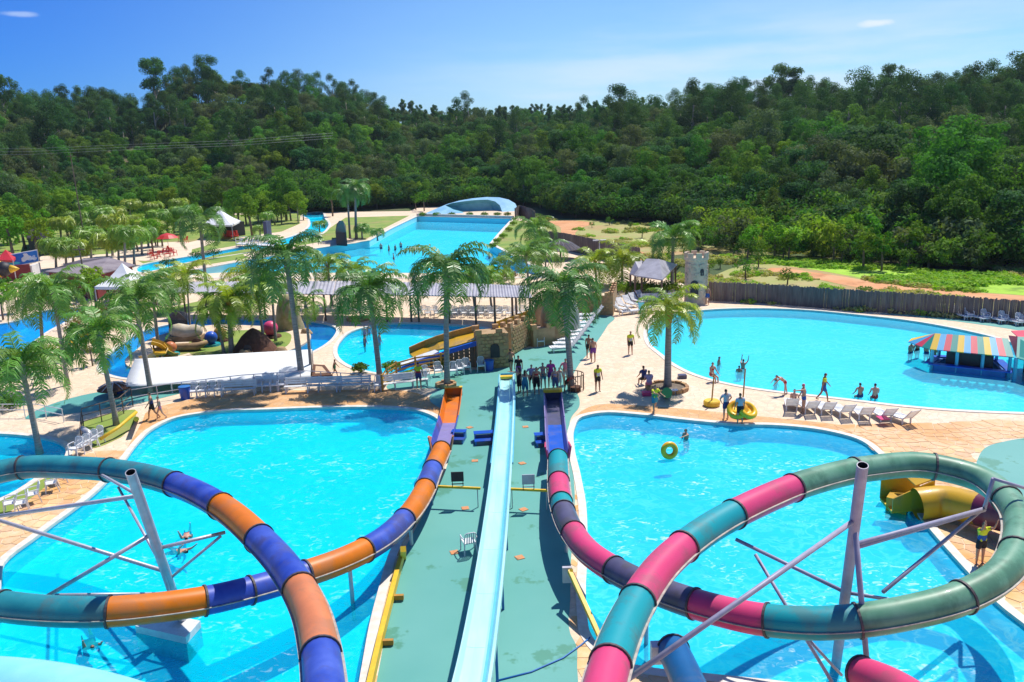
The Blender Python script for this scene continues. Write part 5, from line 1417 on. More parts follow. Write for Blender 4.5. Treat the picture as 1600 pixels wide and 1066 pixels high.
tent('white peaked tent in front of the purple-grey roof at the left', [(148, 448), (212, 449), (238, 434), (180, 430)], 2.4, 411, sag=.3)
tent('white peaked tent with a dark front behind the blue canal', [(316, 351), (362, 352), (376, 345), (330, 342)], 2.6, 327, sag=.2)
st = thing('kiosk', 'dark kiosk with red chairs under the far white tent', 'kiosk', P(350, 369))
b = MB(); wall_between(b, P(340, 368), P(374, 369), 0, 2.5, 3.0); b.build('body', M['dark'], st)
b = MB(); wall_between(b, P(356, 371), P(371, 371), .1, 1.2, .4); b.build('counter', M['red'], st)
# roofs
def hip(label, cs, z, ridge, rz_, m, walls=None, name='pavilion', inset=.9, wallm='maroon', posts=False):
    c = [P(x, y, z) for x, y in cs]; r = [P(x, y, rz_) for x, y in ridge]; base = sum(c, Vector()) / 4; base.z = 0
    t = thing(name, label, 'pavilion', base); b = MB(); dn = Vector((0, 0, .1))
    fs = [(0, 1, 5, 4), (1, 2, 5), (2, 3, 4, 5), (3, 0, 4)]
    b.add(c + r + [v - dn for v in c], fs + [(9, 8, 7, 6)][:0] + [(0, 6, 7, 1), (1, 7, 8, 2), (2, 8, 9, 3), (3, 9, 6, 0), (9, 8, 7, 6)]); b.build('roof', M[m], t)
    if walls:
        b = MB(); q = [base + (v - base) * inset for v in c]
        for i in range(4): wall_between(b, q[i], q[(i + 1) % 4], 0, z - .05, .18)
        b.build('wall', M[wallm], t)
    if posts:
        for v in c: q = base + (v - base) * .93; b = MB(); b.cyl((q.x, q.y, 0), (q.x, q.y, z), .1, n=8); b.build('post', M['wood'], t)
    return t
hip('low building with a purple-grey hip roof and maroon walls at the left', [(70, 424), (148, 430), (212, 414), (128, 405)], 2.7, [(118, 408), (170, 402)], 3.4, 'purpleroof', True)
hip('grey hip-roofed shelter left of the stone tower', [(990, 430), (1035, 437), (1058, 413), (1012, 404)], 2.3, [(1010, 404), (1030, 405)], 3.6, 'greyroof', False, posts=True)
hip('small grey gable shelter tucked left of the hip-roofed one', [(984, 428), (1003, 431), (1008, 408), (992, 405)], 2.2, [(993, 410), (1003, 408)], 3.2, 'greyroof', False, posts=True)
hip('dark low-roofed hut among the trees at the far left', [(42, 372), (74, 374), (78, 362), (46, 358)], 2.6, [(52, 356), (70, 358)], 4.0, 'thatch', True, wallm='dark')
hip('dark-roofed hut at the bend of the lazy river', [(262, 497), (292, 499), (290, 488), (264, 485)], 1.6, [(264, 482), (276, 486)], 2.4, 'thatch', True, wallm='dark')
hip('thatched dark hut at the end of the blue canal', [(524, 362), (541, 363), (540, 352), (526, 350)], 2.2, [(530, 345), (536, 345)], 4.5, 'thatch', True, wallm='dark')
def parasol_round(px, py, rim_y, top_y, rad, label, m='thatch', name='round_shelter', ribs=18):
    p = P(px, py); z0 = top_z(p, rim_y); z1 = top_z(p, top_y); t = thing(name, label, 'shelter', p)
    b = MB(); b.lathe((0, 0, 0), [(rad, z0 - .06), (rad, z0), (rad * .55, z0 + (z1 - z0) * .62), (.06, z1)], ribs * 2); b.build('roof', M[m], t, world=False)
    b = MB(); b.cyl((0, 0, 0), (0, 0, z0 + .2), .12, n=8); b.build('post', M['wood'], t, world=False)
    for k in range(ribs):
        a = k / ribs * 6.283; b = MB(); b.tube([(rad * math.cos(a), rad * math.sin(a), z0 + .03), (rad * .55 * math.cos(a), rad * .55 * math.sin(a), z0 + (z1 - z0) * .62 + .03), (0, 0, z1 + .02)], .035, 4); b.build('rib', M['greyroof'], t, world=False)
    return t
parasol_round(876, 405, 389, 374, 2.55, 'round grey ribbed shade roof in front of the diagonal palisade')
parasol_round(180, 618, 606, 597, 1.0, 'low brown thatched parasol near the left green floor', 'brownthatch', ribs=10)
# lamp post
p = P(937, 412); t = thing('lamp_post', 'slim lamp post with two flat lamp heads by the diagonal palisade', 'lamp post', p); h = top_z(p, 376)
b = MB(); b.cyl((0, 0, 0), (0, 0, h), .09, .06, 8); b.build('pole', M['steel'], t, world=False)
for sx in (-1, 1): b = MB(); b.box((sx * .45, 0, h + .03), (.7, .35, .12)); b.build('lamp_head', M['whitepaint'], t, world=False)
# thin poles with power lines
for px, py, ty, lb in ((139, 470, 384, 'thin dark pole rising beside the purple-grey roof'), (136, 398, 240, 'tall thin utility pole standing in the trees at the left')):
    p = P(px, py); t = thing('utility_pole', lb, 'pole', p); h = top_z(p, ty); b = MB(); b.cyl((0, 0, 0), (-.2, 0, h), .1, .07, 8); b.build('shaft', M['bark'], t, world=False); b = MB(); b.box((-.2, 0, h - .4), (1.2, .1, .1)); b.build('crossarm', M['bark'], t, world=False)
for k in range(3):
    b = MB(); p0, p1, p2 = PY(-120, 233 + k * 5, 170), PY(200, 226 + k * 4, 175), PY(520, 208 + k * 4, 190); b.tube([p0, p0.lerp(p1, .5) - Vector((0, 0, .4)), p1, p1.lerp(p2, .5) - Vector((0, 0, .4)), p2], .013, 4)
    tag(b.build('power_line', M['steel']), 'thin power line crossing the wood at the left', 'power line', 'power lines over the left wood')
for k in range(4):
    b = MB(); p0, p1 = PY(1360, 396 + k * 4, 95), PY(1760, 345 + k * 6, 88); b.tube([p0, p0.lerp(p1, .5) - Vector((0, 0, .5)), p1], .011, 4)
    tag(b.build('power_line', M['bark']), 'dark power line sagging over the bright grass at the right', 'power line', 'power lines at the right')
# wave machine: big curling wave front
wm = thing('wave_sculpture', 'pale blue curling wave sculpture at the head of the wave pool', 'wave machine', P(730, 334))
def wave_x(px, base_py=337): return P(px, base_py)
W0 = wave_x(656).y + 1.0
def on(px, py, dy): return PY(px, py, W0 + dy)
LN = lambda y: max(0, 338 - y) * .24
out = [(654, 338.5), (668, 332), (684, 325), (700, 318.5), (718, 313.5), (738, 310), (760, 308), (780, 308.5), (795, 312), (805, 318), (809, 326), (809, 339.5)]
tear = [(696, 321), (706, 317.5), (722, 315), (742, 312.8), (762, 312), (774, 315), (781, 321), (784, 329), (785, 337), (765, 336.5), (742, 335), (722, 332.5), (706, 327.5)]
vv = [Vector((x, -y)) for x, y in out + tear]; no, nt = len(out), len(tear)
cv, _, cf, _, _, _ = delaunay_2d_cdt(vv, [(i, (i + 1) % no) for i in range(no)] + [(no + i, no + (i + 1) % nt) for i in range(nt)], [], 0, 1e-5)
lo_, lt_ = [(x, -y) for x, y in out], [(x, -y) for x, y in tear]
cen = lambda t: (sum(cv[i].x for i in t) / 3, sum(cv[i].y for i in t) / 3)
b = MB(); b.add([on(v.x, -v.y, LN(-v.y)) for v in cv], [tuple(t) for t in cf if inside(cen(t), lo_) and not inside(cen(t), lt_)])
k0 = len(b.v); b.add([on(x, y, LN(y)) for x, y in out] + [on(x, y + (338 - y) * .25, LN(y) + 9) for x, y in out], [(i, i + 1, no + i + 1, no + i) for i in range(no - 1)])
b.build('crest', mat('wave_foam_paint', (.24, .54, .76), (.13, .40, .64), .5, .5, bump=.3), wm)
vs, fs = [], []
for j in range(6):
    f = j / 5; rr = 1 - .35 * f * f
    for x, y in tear: vs.append(on(745 + (x - 745) * rr, 326 + (y - 326) * rr, LN(y) * (1 - f) + 7 * f))
for j in range(5):
    for i in range(nt): fs.append((j * nt + i, j * nt + (i + 1) % nt, (j + 1) * nt + (i + 1) % nt, (j + 1) * nt + i))
fs.append(tuple(5 * nt + i for i in range(nt)))
b = MB(); b.add(vs, fs); b.build('barrel', mat('wave_barrel_paint', (.10, .40, .50), (.16, .50, .60), .5, .6), wm)
b = MB(); wall_between(b, P(652, 337.3), P(802, 341.5), 0, .5, .5); b.build('rim_wall', M['coping'], wm)
# billboard
bbp = P(32, 437); bb = thing('billboard', 'blue billboard with pink and white pictures above a maroon wall at the far left', 'billboard', bbp)
aL, aR = P(2, 437), P(64, 428); zt = lambda p, y: top_z(p, y)
zb0, zb1 = zt(aL, 421), zt(aL, 402); zc0, zc1 = zt(aR, 408), zt(aR, 391)
def board(name, f0, f1, g0, g1, m, dy=0.0, th=.12, par=bb):
    """rectangle in board space"""
    b = MB(); nrm = Vector((aR.y - aL.y, -(aR.x - aL.x), 0)).normalized()
    def pt(f, g): p = aL.lerp(aR, f); return Vector((p.x, p.y, (zb0 + (zc0 - zb0) * f) * (1 - g) + (zb1 + (zc1 - zb1) * f) * g)) + nrm * dy
    v = [pt(f0, g0), pt(f1, g0), pt(f1, g1), pt(f0, g1)]; b.add(v + [q - nrm * th for q in v], [(0, 1, 2, 3), (7, 6, 5, 4), (0, 4, 5, 1), (2, 6, 7, 3), (1, 5, 6, 2), (3, 7, 4, 0)]); return b.build(name, m, par)
def blob(name, cf, cg, rf, rg, m, dy, seed=0):
    b = MB(); nrm = Vector((aR.y - aL.y, -(aR.x - aL.x), 0)).normalized(); vs = []
    for k in range(22):
        a = k / 22 * 6.283; w = 1 + .25 * math.sin(3 * a + seed) + .15 * math.sin(5 * a + seed * 2); f, g = cf + rf * math.cos(a) * w, cg + rg * math.sin(a) * w
        p = aL.lerp(aR, f); vs.append(Vector((p.x, p.y, (zb0 + (zc0 - zb0) * f) * (1 - g) + (zb1 + (zc1 - zb1) * f) * g)) + nrm * dy)
    b.add(vs + [v - nrm * .01 for v in vs], [tuple(range(22))] + [(i, 22 + i, 22 + (i + 1) % 22, (i + 1) % 22) for i in range(22)]); b.build(name, m, bb)
board('panel_frame', -.01, 1.01, -.04, 1.05, M['white'], 0, .14); board('panel', .01, .99, .02, .98, mat('billboard_blue', (.015, .06, .42), (.01, .18, .62), .5, .25), .02, .02)
blob('picture', .24, .58, .10, .28, mat('picture_pink', (.75, .35, .5), (.8, .6, .7), .6, 1.5), .035, 1); blob('picture', .32, .24, .17, .16, mat('picture_cyan', (.05, .5, .6), None, .6), .045, 2)
blob('picture', .70, .5, .13, .3, M['white'], .035, 3); blob('picture', .86, .36, .10, .2, mat('picture_pale_blue', (.35, .5, .8), (.8, .85, .9), .6, 2), .045, 4); blob('picture', .66, .82, .03, .12, M['white'], .05, 0)
b = MB(); wall_between(b, P(4, 440), P(50, 436), 0, 1.9, .3); tag(b.build('maroon_wall', M['maroon']), 'maroon wall below the blue billboard', 'wall')
b = MB(); wall_between(b, P(51, 436), P(62, 432), 0, 1.7, .3); tag(b.build('white_wall', M['whitepaint']), 'short whitewashed wall right of the maroon wall', 'wall')
for p in (aL, aR): b = MB(); b.cyl((p.x, p.y, 0), (p.x, p.y, zb0 + .2), .1, n=8); b.build('post', M['steel'], bb)
rk = thing('rocket_prop', 'dark cigar-shaped ride prop with a yellow band and nose below the billboard', 'ride prop', P(8, 445))
pr_ = P(8, 445); c0 = Vector((pr_.x - 2.0, pr_.y, 1.9))
def along(m0, rads, name, m, x0):
    b = MB(); b.tube([c0 + Vector((x0 + i * .5, 0, 0)) for i in range(len(rads))], rads, 16); b.build(name, m, rk, True)
along(0, [.5, .8, .95, .98], 'body', M['dark'], 0); along(0, [.99, .97], 'band', M['yellow'], 1.52); along(0, [.96, .8, .5], 'nose_base', M['dark'], 2.04); along(0, [.49, .3, .04], 'nose_tip', M['yellow'], 3.06)
b = MB(); b.bar(c0 + Vector((.8, 0, -.85)), (c0.x + .8, c0.y, 0), .25); b.bar(c0 + Vector((2.2, 0, -.85)), (c0.x + 2.2, c0.y, 0), .25); b.build('cradle', M['maroon'], rk)
for k, (px, py) in enumerate(((20, 456), (37, 458), (50, 448), (76, 450), (92, 452))):
    p = P(px, py); t = thing('round_table', 'round white table on the terrace below the billboard', 'table', p, 0, 'terrace tables below the billboard')
    b = MB(); b.lathe((0, 0, 0), [(.85, .72), (.85, .78)], 18); b.build('table_top', M['white'], t, world=False); b = MB(); b.cyl((0, 0, 0), (0, 0, .72), .08, n=8); b.build('pedestal', M['steel'], t, world=False)
tent('orange-red parasol roof behind the billboard', [(-6, 406), (20, 407), (26, 399), (2, 397)], 2.6, 390, name='market_parasol', m='red', sag=.05)
# teal wall block and far bits
b = MB(); wall_between(b, P(112, 366), P(139, 364), 0, 1.6, .4); tag(b.build('teal_wall', M['f_teal']), 'low teal wall among the garden palms', 'wall')
b = MB(); wall_between(b, P(416, 376), P(423, 374), 0, 3.2, .6); tag(b.build('blue_wall', M['f_navy']), 'narrow dark blue wall of the slide tower behind the canal', 'wall')
fb = thing('footbridge', 'grey slatted footbridge over the blue canal', 'bridge', P(400, 385))
A0, A1 = P(372, 380, .5), P(432, 384, .5)
for k in range(20):
    p = A0.lerp(A1, (k + .5) / 20); b = MB(); b.box(p, ((A1 - A0).length / 20 * .8, 2.2, .1)); b.build('plank', M['whitepaint'], fb)
for dy in (-1.05, 1.05):
    for z in (.5, .95):
        b = MB(); b.bar(A0 + Vector((0, dy, z)), A1 + Vector((0, dy, z)), .07); b.build('rail', M['whitepaint'], fb)
    for k in range(7): p = A0.lerp(A1, k / 6) + Vector((0, dy, 0)); b = MB(); b.bar(p - Vector((0, 0, .5)), p + Vector((0, 0, .95)), .07); b.build('rail_post', M['whitepaint'], fb)

# ---------------------------------------------------------------- swim-up bar
sb = thing('swim_up_bar', 'swim-up bar with a striped red, yellow, blue and green roof in the big right pool', 'bar', P(1500, 580))
zr, ze = 2.0, 1.2
R0, R1 = P(1461, 521, zr), P(1575, 529, zr); E0, E1 = P(1453, 545.5, ze), P(1584, 558, ze)
bk = (R0 - E0); bk.z = 0; Bk0, Bk1 = R0 + bk + Vector((0, 0, ze - zr)), R1 + (R1 - E1) + Vector((0, 0, 0)); Bk1.z = ze; Bk0.z = ze
SC = [(.85, .52, .02), (.10, .45, .72), (.75, .06, .10), (.02, .30, .24)]
SM = [mat('roof_stripe_' + nme, c, None, .5) for nme, c in zip(('yellow', 'sky', 'red', 'green'), SC)]
def slab(vs, name, m, par, th=.05):
    b = MB(); n = len(vs); dn = Vector((0, 0, th)); b.add([Vector(v) for v in vs] + [Vector(v) - dn for v in vs], [tuple(range(n)), tuple(range(2 * n - 1, n - 1, -1))] + [(i, n + i, n + (i + 1) % n, (i + 1) % n) for i in range(n)]); return b.build(name, m, par)
NS = 12; order = [0, 1, 2, 3]
for k in range(NS):
    f0, f1 = k / NS, (k + 1) / NS
    slab([E0.lerp(E1, f0), E0.lerp(E1, f1), R0.lerp(R1, f1), R0.lerp(R1, f0)], 'roof_stripe', SM[k % 4], sb)
    slab([R0.lerp(R1, f0), R0.lerp(R1, f1), Bk0.lerp(Bk1, f1), Bk0.lerp(Bk1, f0)], 'roof_stripe', SM[k % 4], sb)
tipL = P(1419, 533, ze); fan = [E0, E0.lerp(P(1437, 541, ze), .8), P(1430, 538, ze), P(1419, 534, ze), P(1424, 529, ze), P(1440, 525, ze), Bk0]
for k in range(6): slab([fan[k + 1], fan[k], R0], 'roof_stripe', SM[(3 - k) % 4], sb)
ctr = (E0 + E1 + Bk0 + Bk1) / 4
b = MB(); q = [ctr + (v - ctr) * .86 for v in (E0, E1, Bk1, Bk0)]
for v in q: v.z = 0
for i in range(4): wall_between(b, q[i], q[(i + 1) % 4], -.8, .22, .3)
b.build('counter_base', M['blue'], sb)
b = MB(); q2 = [ctr + (v - ctr) * 1.0 for v in (E0, E1, Bk1, Bk0)]
for i in range(4):
    a_, c_ = q2[i].copy(), q2[(i + 1) % 4].copy(); wall_between(b, a_, c_, .23 + .004 * i, .30 + .004 * i, .5)
b.build('counter_top', M['f_royal'], sb)
b = MB(); q3 = [ctr + (v - ctr) * .55 for v in (E0, E1, Bk1, Bk0)]
for i in range(4): wall_between(b, q3[i], q3[(i + 1) % 4], -.2, 1.1, .1)
b.build('back_wall', M['dark'], sb)
for f in (0, .33, .66, 1):
    for a_, c_ in ((E0, E1), (Bk0, Bk1)):
        p = a_.lerp(c_, f); p = ctr + (p - ctr) * .93; b = MB(); b.bar((p.x, p.y, -1), (p.x, p.y, ze), .14); b.build('post', M['f_skyblue'], sb)
b = MB(); ty_ = E0.lerp(E1, .5)
for k in range(9):
    p = E0.lerp(E1, (k + .5) / 9) + (E0 - ctr).normalized() * 0 + Vector((.1, -1.3, 0)); s_ = MB(); s_.cyl((p.x, p.y, -.75), (p.x, p.y, -.42), .06, n=10); s_.cyl((p.x, p.y, -.42), (p.x, p.y, -.36), .2, n=12)
    tag(s_.build('bar_stool', M['whitepaint']), 'round pedestal stool just under the water along the bar', 'stool', 'underwater stools along the bar')
b = MB(); w0 = [P(1400, 592, 0), P(1640, 640, 0)]
t2 = thing('bar_roof_annex', 'turquoise and red pavilion roof at the right edge behind the bar', 'pavilion', P(1600, 600))
R2, L2, C2, D2 = P(1590, 526, 2.1), P(1576, 524, 1.6), P(1588, 559, 1.2), P(1700, 590, 1.2)
slab([C2, D2, P(1680, 530, 2.3), R2], 'roof', SM[3], t2); slab([L2, C2, R2], 'roof_hip', SM[2], t2); slab([R2, P(1680, 530, 2.3), P(1700, 512, 1.6), P(1580, 517, 1.6)], 'roof', SM[2], t2)
b = MB(); wall_between(b, P(1600, 578, 0), P(1700, 600, 0), -1, 1.1, .2); b.build('wall', M['dark'], t2)
b = MB(); b.bar((C2.x, C2.y, -1), (C2.x, C2.y, 1.2), .15); b.build('post', M['f_skyblue'], t2)

# ---------------------------------------------------------------- chairs, loungers, benches
def make_chair(m='white', name='plastic_chair', sc=1.0):
    t = thing(name, 'white plastic armchair', 'chair')
    def B(n): return n
    b = MB(); b.box((0, 0, .43), (.46, .44, .04)); b.box((0, .21, .41), (.44, .04, .07)); b.build('seat', M[m], t, world=False)
    b = MB()
    b.bar((-.23, -.22, .43), (-.2, -.34, .86), .035); b.bar((.23, -.22, .43), (.2, -.34, .86), .035); b.tube([(-.2, -.34, .86), (-.12, -.355, .91), (.12, -.355, .91), (.2, -.34, .86)], .022, 6)
    for x in (-.12, -.04, .04, .12): b.bar((x, -.23, .45), (x, -.35, .90), .045, .015)
    b.build('backrest', M[m], t, world=False)
    for sx in (-1, 1):
        b = MB(); b.tube([(sx * .24, -.27, .66), (sx * .27, -.1, .66), (sx * .27, .15, .65), (sx * .26, .23, .6)], .022, 6); b.build('armrest', M[m], t, world=False)
        b = MB(); b.bar((sx * .26, .24, 0), (sx * .25, .2, .63), .04); b.build('leg', M[m], t, world=False)
        b = MB(); b.bar((sx * .25, -.32, 0), (sx * .21, -.22, .43), .04); b.build('leg', M[m], t, world=False)
    return Proto(t)
CH = make_chair()
def chair(px, py, rz, label, group=None): return CH.put(P(px, py), rz, label, group)
def make_lounger():
    t = thing('sun_lounger', 'white plastic sun lounger', 'sun lounger')
    b = MB()
    for i in range(9): b.box((0, -.95 + i * .145, .30 + .03 * math.sin(i * .9)), (.58, .13, .07))
    b.bar((-.3, -1.0, .31), (-.3, .35, .31), .05); b.bar((.3, -1.0, .31), (.3, .35, .31), .05); b.build('bed', M['white'], t, world=False)
    b = MB()
    for i in range(5): f = (i + .5) / 5; b.box((0, .35 + f * .5, .33 + f * .55), (.56, .11, .03), rot=Matrix.Rotation(.83, 3, 'X'))
    for sx in (-.3, .3): b.bar((sx, .35, .31), (sx, .88, .9), .045)
    b.build('backrest', M['white'], t, world=False)
    for x in (-.27, .27):
        for y in (-.8, .3): b = MB(); b.bar((x, y, 0), (x, y, .31), .06); b.build('leg', M['white'], t, world=False)
    return Proto(t)
LG = make_lounger()
# chairs by the wooden fence on the deck
for px, py, rz, lb in ((685, 588, .2, 'white plastic chair left of the deck palm by the wooden fence'), (709, 588, .1, 'white plastic chair just right of the deck palm'), (719, 585, .15, 'middle white plastic chair of the three right of the deck palm'), (729, 582, .2, 'right white plastic chair of the three right of the deck palm'),
                       (752, 580, .1, 'white plastic chair beside the blue bin at the gatehouse'), (845, 541, 0, 'lone white plastic chair in front of the low tan wall'), (592, 611, .15, 'white plastic chair at the corner of the wooden fence'), (665, 594, .2, 'white plastic chair partly behind the standing lifeguard')):
    chair(px, py, rz + math.pi, lb)
for i, px in enumerate((303, 317, 331, 344)): chair(px, 621 - i * .9, math.pi, 'white plastic chair in the short row beside the blue bin', 'row of chairs beside the blue bin')
for i, px in enumerate((404, 418, 430, 441)): chair(px, 612 - i * .6, math.pi + .1, 'white plastic chair between the two white benches', 'chairs between the white benches')
for i, (px, py, rz) in enumerate(((120, 712, .5), (131, 708, .5), (143, 700, .4), (152, 694, .4))): chair(px, py, rz + 2.4, 'white plastic chair in the slanting row beside the left pool corner', 'slanting row of chairs at the left')
for px, py, rz, lb in ((18, 800, 2.0, 'white chair furthest left on the paving by the low pool'), (34, 800, 2.1, 'white chair beside the furthest left one on the paving'), (52, 786, 2.2, 'white chair in the middle of the paving by the low pool'), (82, 768, 2.0, 'white chair in the shade of the teal tube'), (92, 756, 2.4, 'white chair partly hidden behind the teal tube'), (733, 862, .3, 'white chair standing alone on the green deck beside the straight slide')):
    chair(px, py, rz, lb)
for i in range(13):
    for r in range(2):
        px = 650 + i * 14 + r * 5; py = 491 + r * 4.5 + i * .1
        if 690 < px < 704: continue
        chair(px, py, math.pi * r + (i % 3 - 1) * .3, 'white plastic chair in the long double row under the grey shade roof', 'chairs under the long shade roof')
for px, py in ((240, 459), (250, 457), (260, 456), (205, 461), (214, 462), (222, 460)): chair(px, py, (px * 7) % 6, 'white plastic chair beside the small white tent', 'chairs beside the left tent')
def make_bench():
    t = thing('white_bench', 'long white bench', 'bench'); b = MB()
    for i in range(3): b.box((0, -.05 - i * .14, .44), (2.2, .12, .03))
    b.build('seat', M['whitepaint'], t, world=False); b = MB()
    for i in range(3): b.box((0, .12 + i * .02, .56 + i * .14), (2.2, .03, .12))
    b.build('backrest', M['whitepaint'], t, world=False)
    for x in (-1, 1):
        b = MB(); b.bar((x, -.32, 0), (x, -.3, .44), .07); b.build('leg', M['whitepaint'], t, world=False); b = MB(); b.bar((x, .08, 0), (x, .2, .9), .07); b.build('leg', M['whitepaint'], t, world=False)
    return Proto(t)
BE = make_bench()
for px, py, rz, lb in ((374, 617, .06, 'white bench right of the row of chairs beside the blue bin'), (474, 612, .03, 'middle white bench in front of the white canopy'), (553, 610, .0, 'white bench left of the fence corner under the broad palm'), (642, 604, .25, 'white bench on the green deck with a lifeguard standing in front'), (620, 607, .25, 'left part of the white deck bench by the fence corner'), (508, 611, .0, 'white bench right of the middle one, half shaded')):
    BE.put(P(px, py), rz, lb)
for px, py, s, lb in ((290, 623, 1, 'blue bin standing left of the row of white chairs'), (765, 579, .9, 'blue bin at the foot of the mock gatehouse'), (186, 614, .9, 'blue bin beside the brown thatched parasol')):
    p = P(px, py); t = thing('bin', lb, 'bin', p); b = MB(); b.lathe((0, 0, 0), [(.27 * s, 0), (.34 * s, .75 * s), (.31 * s, .75 * s), (.26 * s, .1)], 16); b.build('body', M['f_royal'], t, world=False); b = MB(); b.lathe((0, 0, 0), [(.33 * s, .76 * s), (.36 * s, .77 * s), (.36 * s, .80 * s), (.33 * s, .81 * s)], 16); b.build('lid_rim', M['blue'], t, world=False)
for i, (px, py) in enumerate(((1236, 646), (1262, 650), (1288, 652), (1316, 656), (1347, 660), (1379, 662), (1409, 666))):
    LG.put(P(px, py - 6), math.pi + (-.25, .05, .0, .08, -.05, .1, .35)[i], ('white lounger with a person in swimwear sitting on it, first of the poolside row', 'white lounger with its back raised behind the woman in the pink cap', 'third lounger of the poolside row, counted from the left', 'fourth lounger of the poolside row, counted from the left', 'fifth lounger of the poolside row, behind the left bather on the edge', 'lounger with a pink towel in the poolside row', 'last lounger of the poolside row, turned aside')[i])
p = P(1380, 653, .36); b = MB(); b.box(p, (.5, .6, .03)); tag(b.build('towel', M['f_pink']), 'pink towel lying on a lounger of the poolside row', 'towel')
for i, px in enumerate((1501, 1526, 1554, 1580, 1606)):
    LG.put(P(px, 497 + i * 3.0), .15, 'white lounger against the palisade at the far right', 'loungers against the palisade')
    chair(px + 13, 499 + i * 3.2, math.pi, 'blue-shaded white chair between the loungers against the palisade', 'chairs between the palisade loungers')
for i in range(9):
    f = i / 8; LG.put(P(884 + 40 * f, 549 - 52 * f), -1.45, 'white lounger in the tight diagonal pack on the green deck', 'diagonal pack of loungers', 1.15)
for i, (px, py, rz) in enumerate(((966, 486, .6), (974, 482, .5), (984, 478, .4), (995, 474, .5), (1006, 470, .6), (975, 492, 1.9), (990, 490, 1.8), (1004, 486, 1.7), (1060, 478, 1.2))):
    LG.put(P(px, py), rz, 'white lounger in the loose heap left of the stone tower', 'loungers left of the tower')
p = P(1002, 478, .9); b = MB(); b.box(p, (.5, .7, .04), rot=Matrix.Rotation(.7, 3, 'X')); tag(b.build('towel', M['f_aqua']), 'turquoise towel over a lounger left of the stone tower', 'towel')
for k, px in enumerate((1020, 1038)): BE.put(P(px, 474), .05, 'white bench in front of the hedge left of the stone tower', 'benches by the hedge')
# red tables and chairs of the terrace
CR = make_chair('red', 'red_chair'); CR.root['label'] = 'red plastic chair'
for i, (px, py) in enumerate(((240, 406), (246, 404), (252, 401), (262, 402), (272, 400), (268, 396), (282, 378), (290, 380), (358, 373), (364, 374), (370, 373), (352, 374), (236, 402), (258, 397))):
    CR.put(P(px, py), i * 1.1, 'red plastic chair on the terrace around the red parasol', 'red chairs on the terrace', 1.3)
p = P(264, 392); t = thing('red_parasol', 'round red parasol on the terrace by the garden palms', 'parasol', p); b = MB(); b.lathe((0, 0, 0), [(1.7, 2.0), (1.0, 2.5), (.05, 2.8)], 12); b.build('canopy', M['red'], t, world=False); b = MB(); b.cyl((0, 0, 0), (0, 0, 2.7), .04, n=6); b.build('pole', M['steel'], t, world=False)
# wooden fence by the kid pool, curved, with rails one by one
wf = thing('rail_fence', 'ochre wooden rail fence between the deck chairs and the kid pool', 'fence', P(598, 610))
line = pxl([(598, 612), (606, 600), (620, 591), (650, 582), (690, 576), (745, 569)])
for k in range(len(line)): p = line[k]; b = MB(); b.cyl((p.x, p.y, 0), (p.x, p.y, 1.1), .07, n=8); b.build('post', M['ochrewood'], wf)
for z in (.25, .5, .75, 1.0):
    for a, c in zip(line, line[1:]): b = MB(); b.bar(a + Vector((0, 0, z)), c + Vector((0, 0, z)), .06, .09); b.build('rail', M['ochrewood'], wf)
def pipe_fence(label, px, h, m, levels, r=.025, step=1.4, name='pipe_rail', zb=0.0):
    line = pxl(px); t = thing(name, label, 'railing', line[0]); L = arclen(line)[-1]; n = max(2, int(L / step) + 1)
    for k in range(n): p, a = poly_at(line, L * k / (n - 1)); b = MB(); b.cyl((p.x, p.y, zb), (p.x, p.y, h), r * 1.3, n=6); b.build('post', M[m], t)
    for z in levels: b = MB(); b.tube([q + Vector((0, 0, z)) for q in line], r, 6); b.build('rail', M[m], t)
    return t
pipe_fence('thin grey pipe railing in front of the white canopy', [(598, 611), (480, 603), (380, 610), (280, 622), (208, 634)], 1.0, 'steel', (1.0, .55))
pipe_fence('wire fence beside the yellow pipe on the left lawn', [(208, 634), (190, 650), (132, 668), (130, 700)], 1.1, 'wood', (1.1, .7, .35))
pipe_fence('low white railing by the far left terrace', [(0, 652), (60, 652), (100, 660)], .8, 'white', (.8, .45))
yp = thing('yellow_pipe', 'thick yellow pipe sloping down to the left pool corner', 'pipe', P(210, 655))
b = MB(); b.tube([P(213, 644, .9), P(185, 668, .55), P(157, 686, .3)], .09, 10); b.build('pipe', M['yellow'], yp, True); b = MB(); b.cyl(P(213, 655, 0), P(213, 655, 1.0), .14, n=10); b.build('upright', M['yellow'], yp)
b = MB(); b.tube([P(128, 670, .7), P(138, 676, .7), P(144, 690, .25)], .16, 10); b.build('grey_outlet', M['steel'], yp, True)
# yellow edge beams of the deck
yg = thing('yellow_beam', 'yellow steel edge beam along the left side of the green deck', 'beam', P(620, 880))
ln = [P(628, 868, .25), P(612, 930, .22), P(594, 1000, .2), P(578, 1070, .2), P(560, 1150, .2)]
for a, c in zip(ln, ln[1:]): b = MB(); b.bar(a, c, .16, .3); b.build('beam', M['yellow'], yg)
for q in ln[1:4]: b = MB(); b.box(q + Vector((.22, 0, -.08)), (.35, .12, .16)); b.build('bracket', M['ochrewood'], yg)
b = MB(); b.bar(P(630, 872, 0), P(630, 858, 1.0), .2); b.build('prop', M['yellow'], yg)
yr_ = thing('yellow_strut', 'yellow diagonal steel strut leaning over the right pool edge below the tube', 'strut', P(920, 1000))
b = MB(); b.bar(P(890, 892, 1.2), P(941, 1004, .2), .13); b.build('strut', M['yellow'], yr_); b = MB(); b.bar(P(893, 905, 0), P(893, 892, 1.25), .1); b.build('upright', M['yellow'], yr_); b = MB(); b.box(P(886, 898, .9), (.3, .12, .55)); b.build('plate', M['steel'], yr_)
